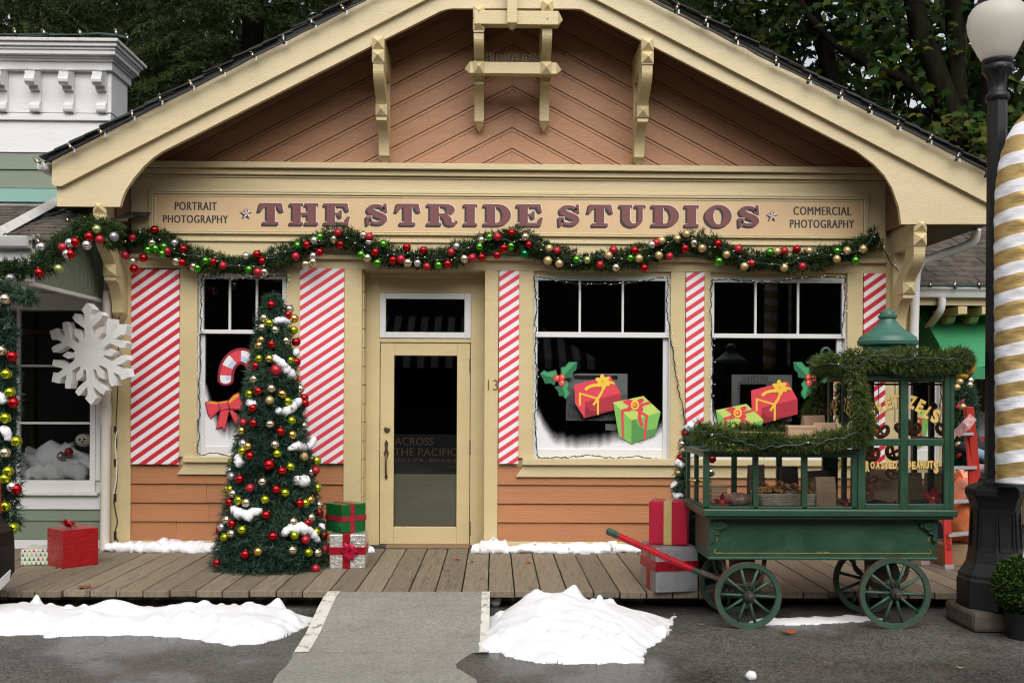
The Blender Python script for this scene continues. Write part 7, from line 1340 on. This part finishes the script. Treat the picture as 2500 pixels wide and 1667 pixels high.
cart_bough('evergreen bough along the front edge of the glazed low case', [(2116, 1052, -2.8), (2080, 1064, -2.8), (2040, 1074, -2.79), (1990, 1078, -2.79), (1940, 1084, -2.79), (1890, 1080, -2.79), (1830, 1080, -2.79), (1780, 1074, -2.79), (1740, 1066, -2.77), (1700, 1055, -2.72)], .058, 1500)
cart_bough('sparse evergreen bough along the rear edge of the low case', [(1725, 1052, -2.1), (1790, 1050, -2.1), (1850, 1052, -2.1), (1925, 1055, -2.1)], .05, 700)
cart_bough('evergreen bough on the rear corner of the cart tower', [(2000, 890, -2.1), (1996, 940, -2.08), (1992, 990, -2.06), (1980, 1012, -2.05), (1972, 1022, -2.05)], .05, 800)
ministring('dark green mini light wire threaded along the low case bough', [(1700, 1050), (1760, 1062), (1830, 1090), (1900, 1092), (1960, 1084), (2030, 1075), (2090, 1060)], -2.87, .5, 8, 'mini lights on the cart')
ministring('dark green mini light wire across the cart roof bough', [(2020, 885), (2080, 900), (2140, 868), (2200, 880), (2280, 876), (2345, 880)], -2.87, .5, 8, 'mini lights on the cart')
# wares
MP = mat('pretzel_crust', (.20, .075, .022), .35, var=.35, scale=12, bump=.2); MP2 = mat('golden_crust', (.34, .14, .035), .4, var=.3, scale=14)
def pretzel(c, s, ang, lab, m_=MP, tilt=0, grp='pretzels hanging in the cart tower'):
    q = MB(); cp_ = [(-.42, .10, -.60), (-.06, .12, -.15), (.12, .0, .14), (.55, -.04, .60), (.95, 0, .36), (.92, 0, -.25), (.48, 0, -.68), (0, 0, -.80), (-.48, 0, -.68), (-.92, 0, -.25), (-.95, 0, .36), (-.55, -.04, .60), (-.12, .12, .14), (.06, .0, -.15), (.42, -.10, -.60)]
    path_ = smooth_path([Vector(v) * s for v in cp_], 2); k = len(path_); mt = Matrix.Translation(c) @ Matrix.Rotation(ang, 4, 'Y') @ Matrix.Rotation(tilt, 4, 'X'); q.tube([mt @ p for p in path_], [s * (.13 + .14 * math.sin(math.pi * i / (k - 1))) for i in range(k)], 10); tag(build('pretzel', q, m_, smooth=True, loc=c), lab, 'pretzel', grp)
PZ = [(2150, 1050, 'big pretzel hanging under the letters of the upper left tower pane'), (2205, 1040, 'pretzel hanging behind the tower middle post'), (2128, 1108, 'pretzel at the upper left of the roasted peanuts pane'), (2182, 1104, 'pretzel hanging above the word ROASTED'), (2183, 1150, 'pretzel below the word ROASTED'), (2228, 1045, 'pretzel in the upper right pane left edge'), (2125, 1000, 'pretzel half hidden by the tower bough'), (2290, 990, 'pretzel hanging behind the last letter of the right pane')]
for i, (a, b_, lab) in enumerate(PZ): pretzel(P(a, b_, -2.5 + .08 * (i % 3)), .058, random.uniform(-.6, .6), lab)
pretzel(P(2131, 1180, -2.5), .06, R(90), 'pretzel seen edge-on hanging at the lower left tower pane')
q = MB(); 
for i, (a, y) in enumerate(((2145, -2.5), (2185, -2.45), (2128, -2.45), (2230, -2.45), (2290, -2.4))): q.tube([(P(a, 1000, y).x, y, zt1 + .02), (P(a, 1000, y).x, y, P(a, 1030, y).z)], .003, 5)
for y in (-2.5, -2.42): q.tube([(xt + .03, y, zt0 - .02), (xr_ - .03, y, zt0 - .02)], .007, 6)
build('hanging_rail', q, M['hub'], CT)
# basket
bc = P(1918, 1228, -2.45); q = MB(); bz = zl1 + .002; hw, hd = .19, .10
for i in range(7):
    s_ = 1 + .03 * i; z_ = bz + .012 * i + .006; q.tube([(bc.x + hw * s_ * sx, -2.45 + hd * s_ * sy, z_ + .002 * math.sin(j * 2.5)) for j, (sx, sy) in enumerate([(-1 + 2 * k_ / 12, -1) for k_ in range(12)] + [(1, -1 + 2 * k_ / 6) for k_ in range(6)] + [(1 - 2 * k_ / 12, 1) for k_ in range(12)] + [(-1, 1 - 2 * k_ / 6) for k_ in range(6)])], .0075, 6, closed=True)
tag(build('basket', q, mat('pale_wicker', (.55, .47, .36), .8, var=.3, scale=30), smooth=True, loc=(bc.x, -2.45, bz)), 'pale wicker basket of pretzels inside the low case', 'basket')
for i in range(9): pretzel(Vector((bc.x - .17 + .042 * i, -2.45 + random.uniform(-.05, .05), bz + .095 + random.uniform(0, .025))), .05, random.uniform(0, 6), '%s golden pretzel from the left in the wicker basket' % ordinal(i + 1), MP2, R(70), 'pretzels piled in the basket')
def poinsettia(c, s, lab, n=13):
    q = MB(); rng = np.random.default_rng(int(abs(c.x) * 1000) % 99)
    for i in range(n):
        a = 2 * math.pi * i / n * 1.618 * 2; el = rng.uniform(-.2, .9); u = Vector((math.cos(a) * math.cos(el), -.35 - .4 * math.sin(el), math.sin(a) * math.cos(el) * .8 + .2)).normalized(); sd_ = u.cross(Vector((0, -1, .3))).normalized(); L_ = s * rng.uniform(.7, 1.1)
        q.add([c, c + u * L_ * .45 + sd_ * L_ * .24 + Vector((0, .01, 0)), c + u * L_, c + u * L_ * .45 - sd_ * L_ * .24 + Vector((0, .01, 0)), c + u * L_ * .5 + Vector((0, -.008, 0))], [(0, 1, 4), (1, 2, 4), (2, 3, 4), (3, 0, 4)])
    q.ball(c + Vector((0, -.02, 0)), s * .12, 8, 1); tag(build('poinsettia', q, [M['poin'], M['gold_letter']], loc=c), lab, 'flower', 'poinsettias in the cart')
M['poin'] = plain('poinsettia_red', (.62, .012, .045), .55, var=.2)
poinsettia(P(1762, 1224, -2.6), .085, 'red poinsettia at the left end of the low case'); poinsettia(P(2066, 1230, -2.62), .055, 'small red poinsettia at the right end of the low case'); poinsettia(P(2275, 1215, -2.6), .105, 'largest red poinsettia in the lower right tower pane'); poinsettia(P(2185, 1228, -2.55), .035, 'tiny red poinsettia near the black cups')
def bag(c, w_, h_, lab, col, yaw=0., fold=False):
    mt = Matrix.Translation(c) @ Matrix.Rotation(yaw, 4, 'Z'); q = MB(); d_ = w_ * .3; vs = [(-w_ / 2, -d_, 0), (w_ / 2, -d_, 0), (w_ / 2, d_, 0), (-w_ / 2, d_, 0), (-w_ / 2 * 1.04, -d_ * .9, h_ * .55), (w_ / 2 * 1.02, -d_, h_ * .5), (w_ / 2, d_ * .8, h_ * .55), (-w_ / 2, d_, h_ * .5), (-w_ / 2, -.012, h_), (w_ / 2, -.014, h_ * 1.01), (w_ / 2, .012, h_), (-w_ / 2, .012, h_ * .99)]
    q.add([mt @ Vector(v) for v in vs], [(0, 1, 5, 4), (1, 2, 6, 5), (2, 3, 7, 6), (3, 0, 4, 7), (4, 5, 9, 8), (5, 6, 10, 9), (6, 7, 11, 10), (7, 4, 8, 11), (8, 9, 10, 11), (3, 2, 1, 0)]); tag(build('paper_bag', q, mat('kraft_%d' % len(bpy.data.materials), col, .8, var=.12, scale=9, bump=.4, bscale=30), bevel=.002, loc=c), lab, 'paper bag', 'paper bags in the cart')
kr = (.46, .31, .19); kd = (.12, .085, .06)
zs0 = zl1 + .001; at_ = lambda px, Y: Vector((P(px, 1230, Y).x, Y, zs0))
bag(at_(2013, -2.55), .14, .21, 'tan paper bag standing right of the wicker basket', kr); bag(at_(1995, -2.35), .16, .24, 'darker paper bag behind the tan one', (.24, .16, .10), .3); bag(at_(1845, -2.2), .12, .27, 'dark brown paper bag behind the basket left end', kd); bag(at_(1925, -2.2), .13, .26, 'dark brown paper bag behind the basket right end', kd); bag(at_(2165, -2.2), .25, .24, 'wide kraft paper bag in the left tower half', kr); bag(at_(2225, -2.25), .14, .22, 'kraft paper bag behind the tower middle post', (.28, .18, .11))
def cbox(c, w_, d_, h_, lab, yaw=0, col=kr):
    q = MB(); q.box(-w_ / 2, w_ / 2, -d_ / 2, d_ / 2, 0, h_, 0, Matrix.Translation(c) @ Matrix.Rotation(yaw, 4, 'Z')); q.box(-w_ / 2 - .003, w_ / 2 + .003, -d_ / 2 - .003, d_ / 2 + .003, h_ * .72, h_ + .003, 0, Matrix.Translation(c) @ Matrix.Rotation(yaw, 4, 'Z')); tag(build('takeout_box', q, plain('kraft_board_%d' % len(bpy.data.materials), col, .75, var=.1), bevel=.006, loc=c), lab, 'box', 'kraft boxes on the cart')
cbox(at_(1748, -2.32), .12, .14, .07, 'lower kraft box in the left end of the low case', .2); cbox(at_(1748, -2.32) + Vector((.005, 0, .074)), .12, .14, .06, 'upper kraft box in the left end of the low case', .1)
zc_ = z1 - .004; tp = lambda px, Y: Vector((P(px, 1060, Y).x, Y, zc_))
cbox(tp(1955, -2.44), .22, .16, .095, 'lower kraft box under the takeout box on the low case', .05); cbox(tp(1955, -2.44) + Vector((0, 0, .1)), .20, .13, .075, 'topmost kraft takeout box on the low case', -.15); cbox(tp(1915, -2.58), .15, .10, .075, 'flat kraft box in front of the takeout box', .1)
bag(tp(2014, -2.44), .16, .20, 'slumped kraft bag leaning by the tower on the low case', kr, -.5); bag(tp(1985, -2.30), .17, .25, 'folded kraft bag behind the takeout box', (.33, .21, .125), .2)
q = MB(); q.box(-.62 + 0, .0, -.10, .10, 0, .004, 0, Matrix.Translation(tp(2080, -2.36))); q.box(P(1740, 1100, -2.36).x, xt - .01, FYc + .1, BYc - .1, zr + .03, zr + .036); build('case_top', q, M['cartglass'], CT)
for (a, b_, Y, lab) in (((1750, 1054), (1920, 1057), -2.3, 'upper bamboo stick lying on the low case'), ((1846, 1074), (1898, 1076), -2.6, 'lower bamboo stick near the front bough of the low case')):
    q = MB(); q.tube([P(*a, Y), P(*b_, Y)], .006, 8); m0 = P(*a, Y).lerp(P(*b_, Y), .53); q.ball(m0, .010, 10); tag(build('bamboo_stick', q, plain('bamboo', (.42, .28, .14), .6), smooth=True, loc=P(*a, Y)), lab, 'stick', 'bamboo sticks on the cart')
CUP = [(2126, -2.6), (2148, -2.55), (2138, -2.5), (2155, -2.6), (2230, -2.6), (2232, -2.5), (2248, -2.55)]
for i, (px, Y) in enumerate(CUP):
    c = at_(px, Y); q = MB(); q.lathe([(.020, 0), (.027, .036), (.029, .04), (.024, .042)], c, 16, mi=0); q.lathe([(.024, .034), (.001, .038)], c, 12, mi=1, caps=False); tag(build('sauce_cup', q, [M['black'], plain('sauce', (.45, .42, .25), .3)], auto=40, loc=c), 'small black sauce cup in the tower floor, %s from the left' % ordinal(sorted(CUP).index((px, Y)) + 1), 'cup', 'black sauce cups in the cart')
q = MB(); c = at_(1802, -2.56); q.ball(c + Vector((0, 0, .045)), 1, 18, 0, (.095, .07, .05), RNG, .12); q.v = [(x, y, max(z, zs0)) for x, y, z in q.v]; tag(build('wrapped_pretzel', q, mat('clear_bag_of_pretzels', (.36, .22, .15), .15, var=.5, scale=16, dirt=.8, dirtcol=(.62, .58, .56, 1), dscale=11, dlo=.56, bump=.5), smooth=True, loc=c), 'shiny bagged pretzel beside the left poinsettia', 'pretzel')
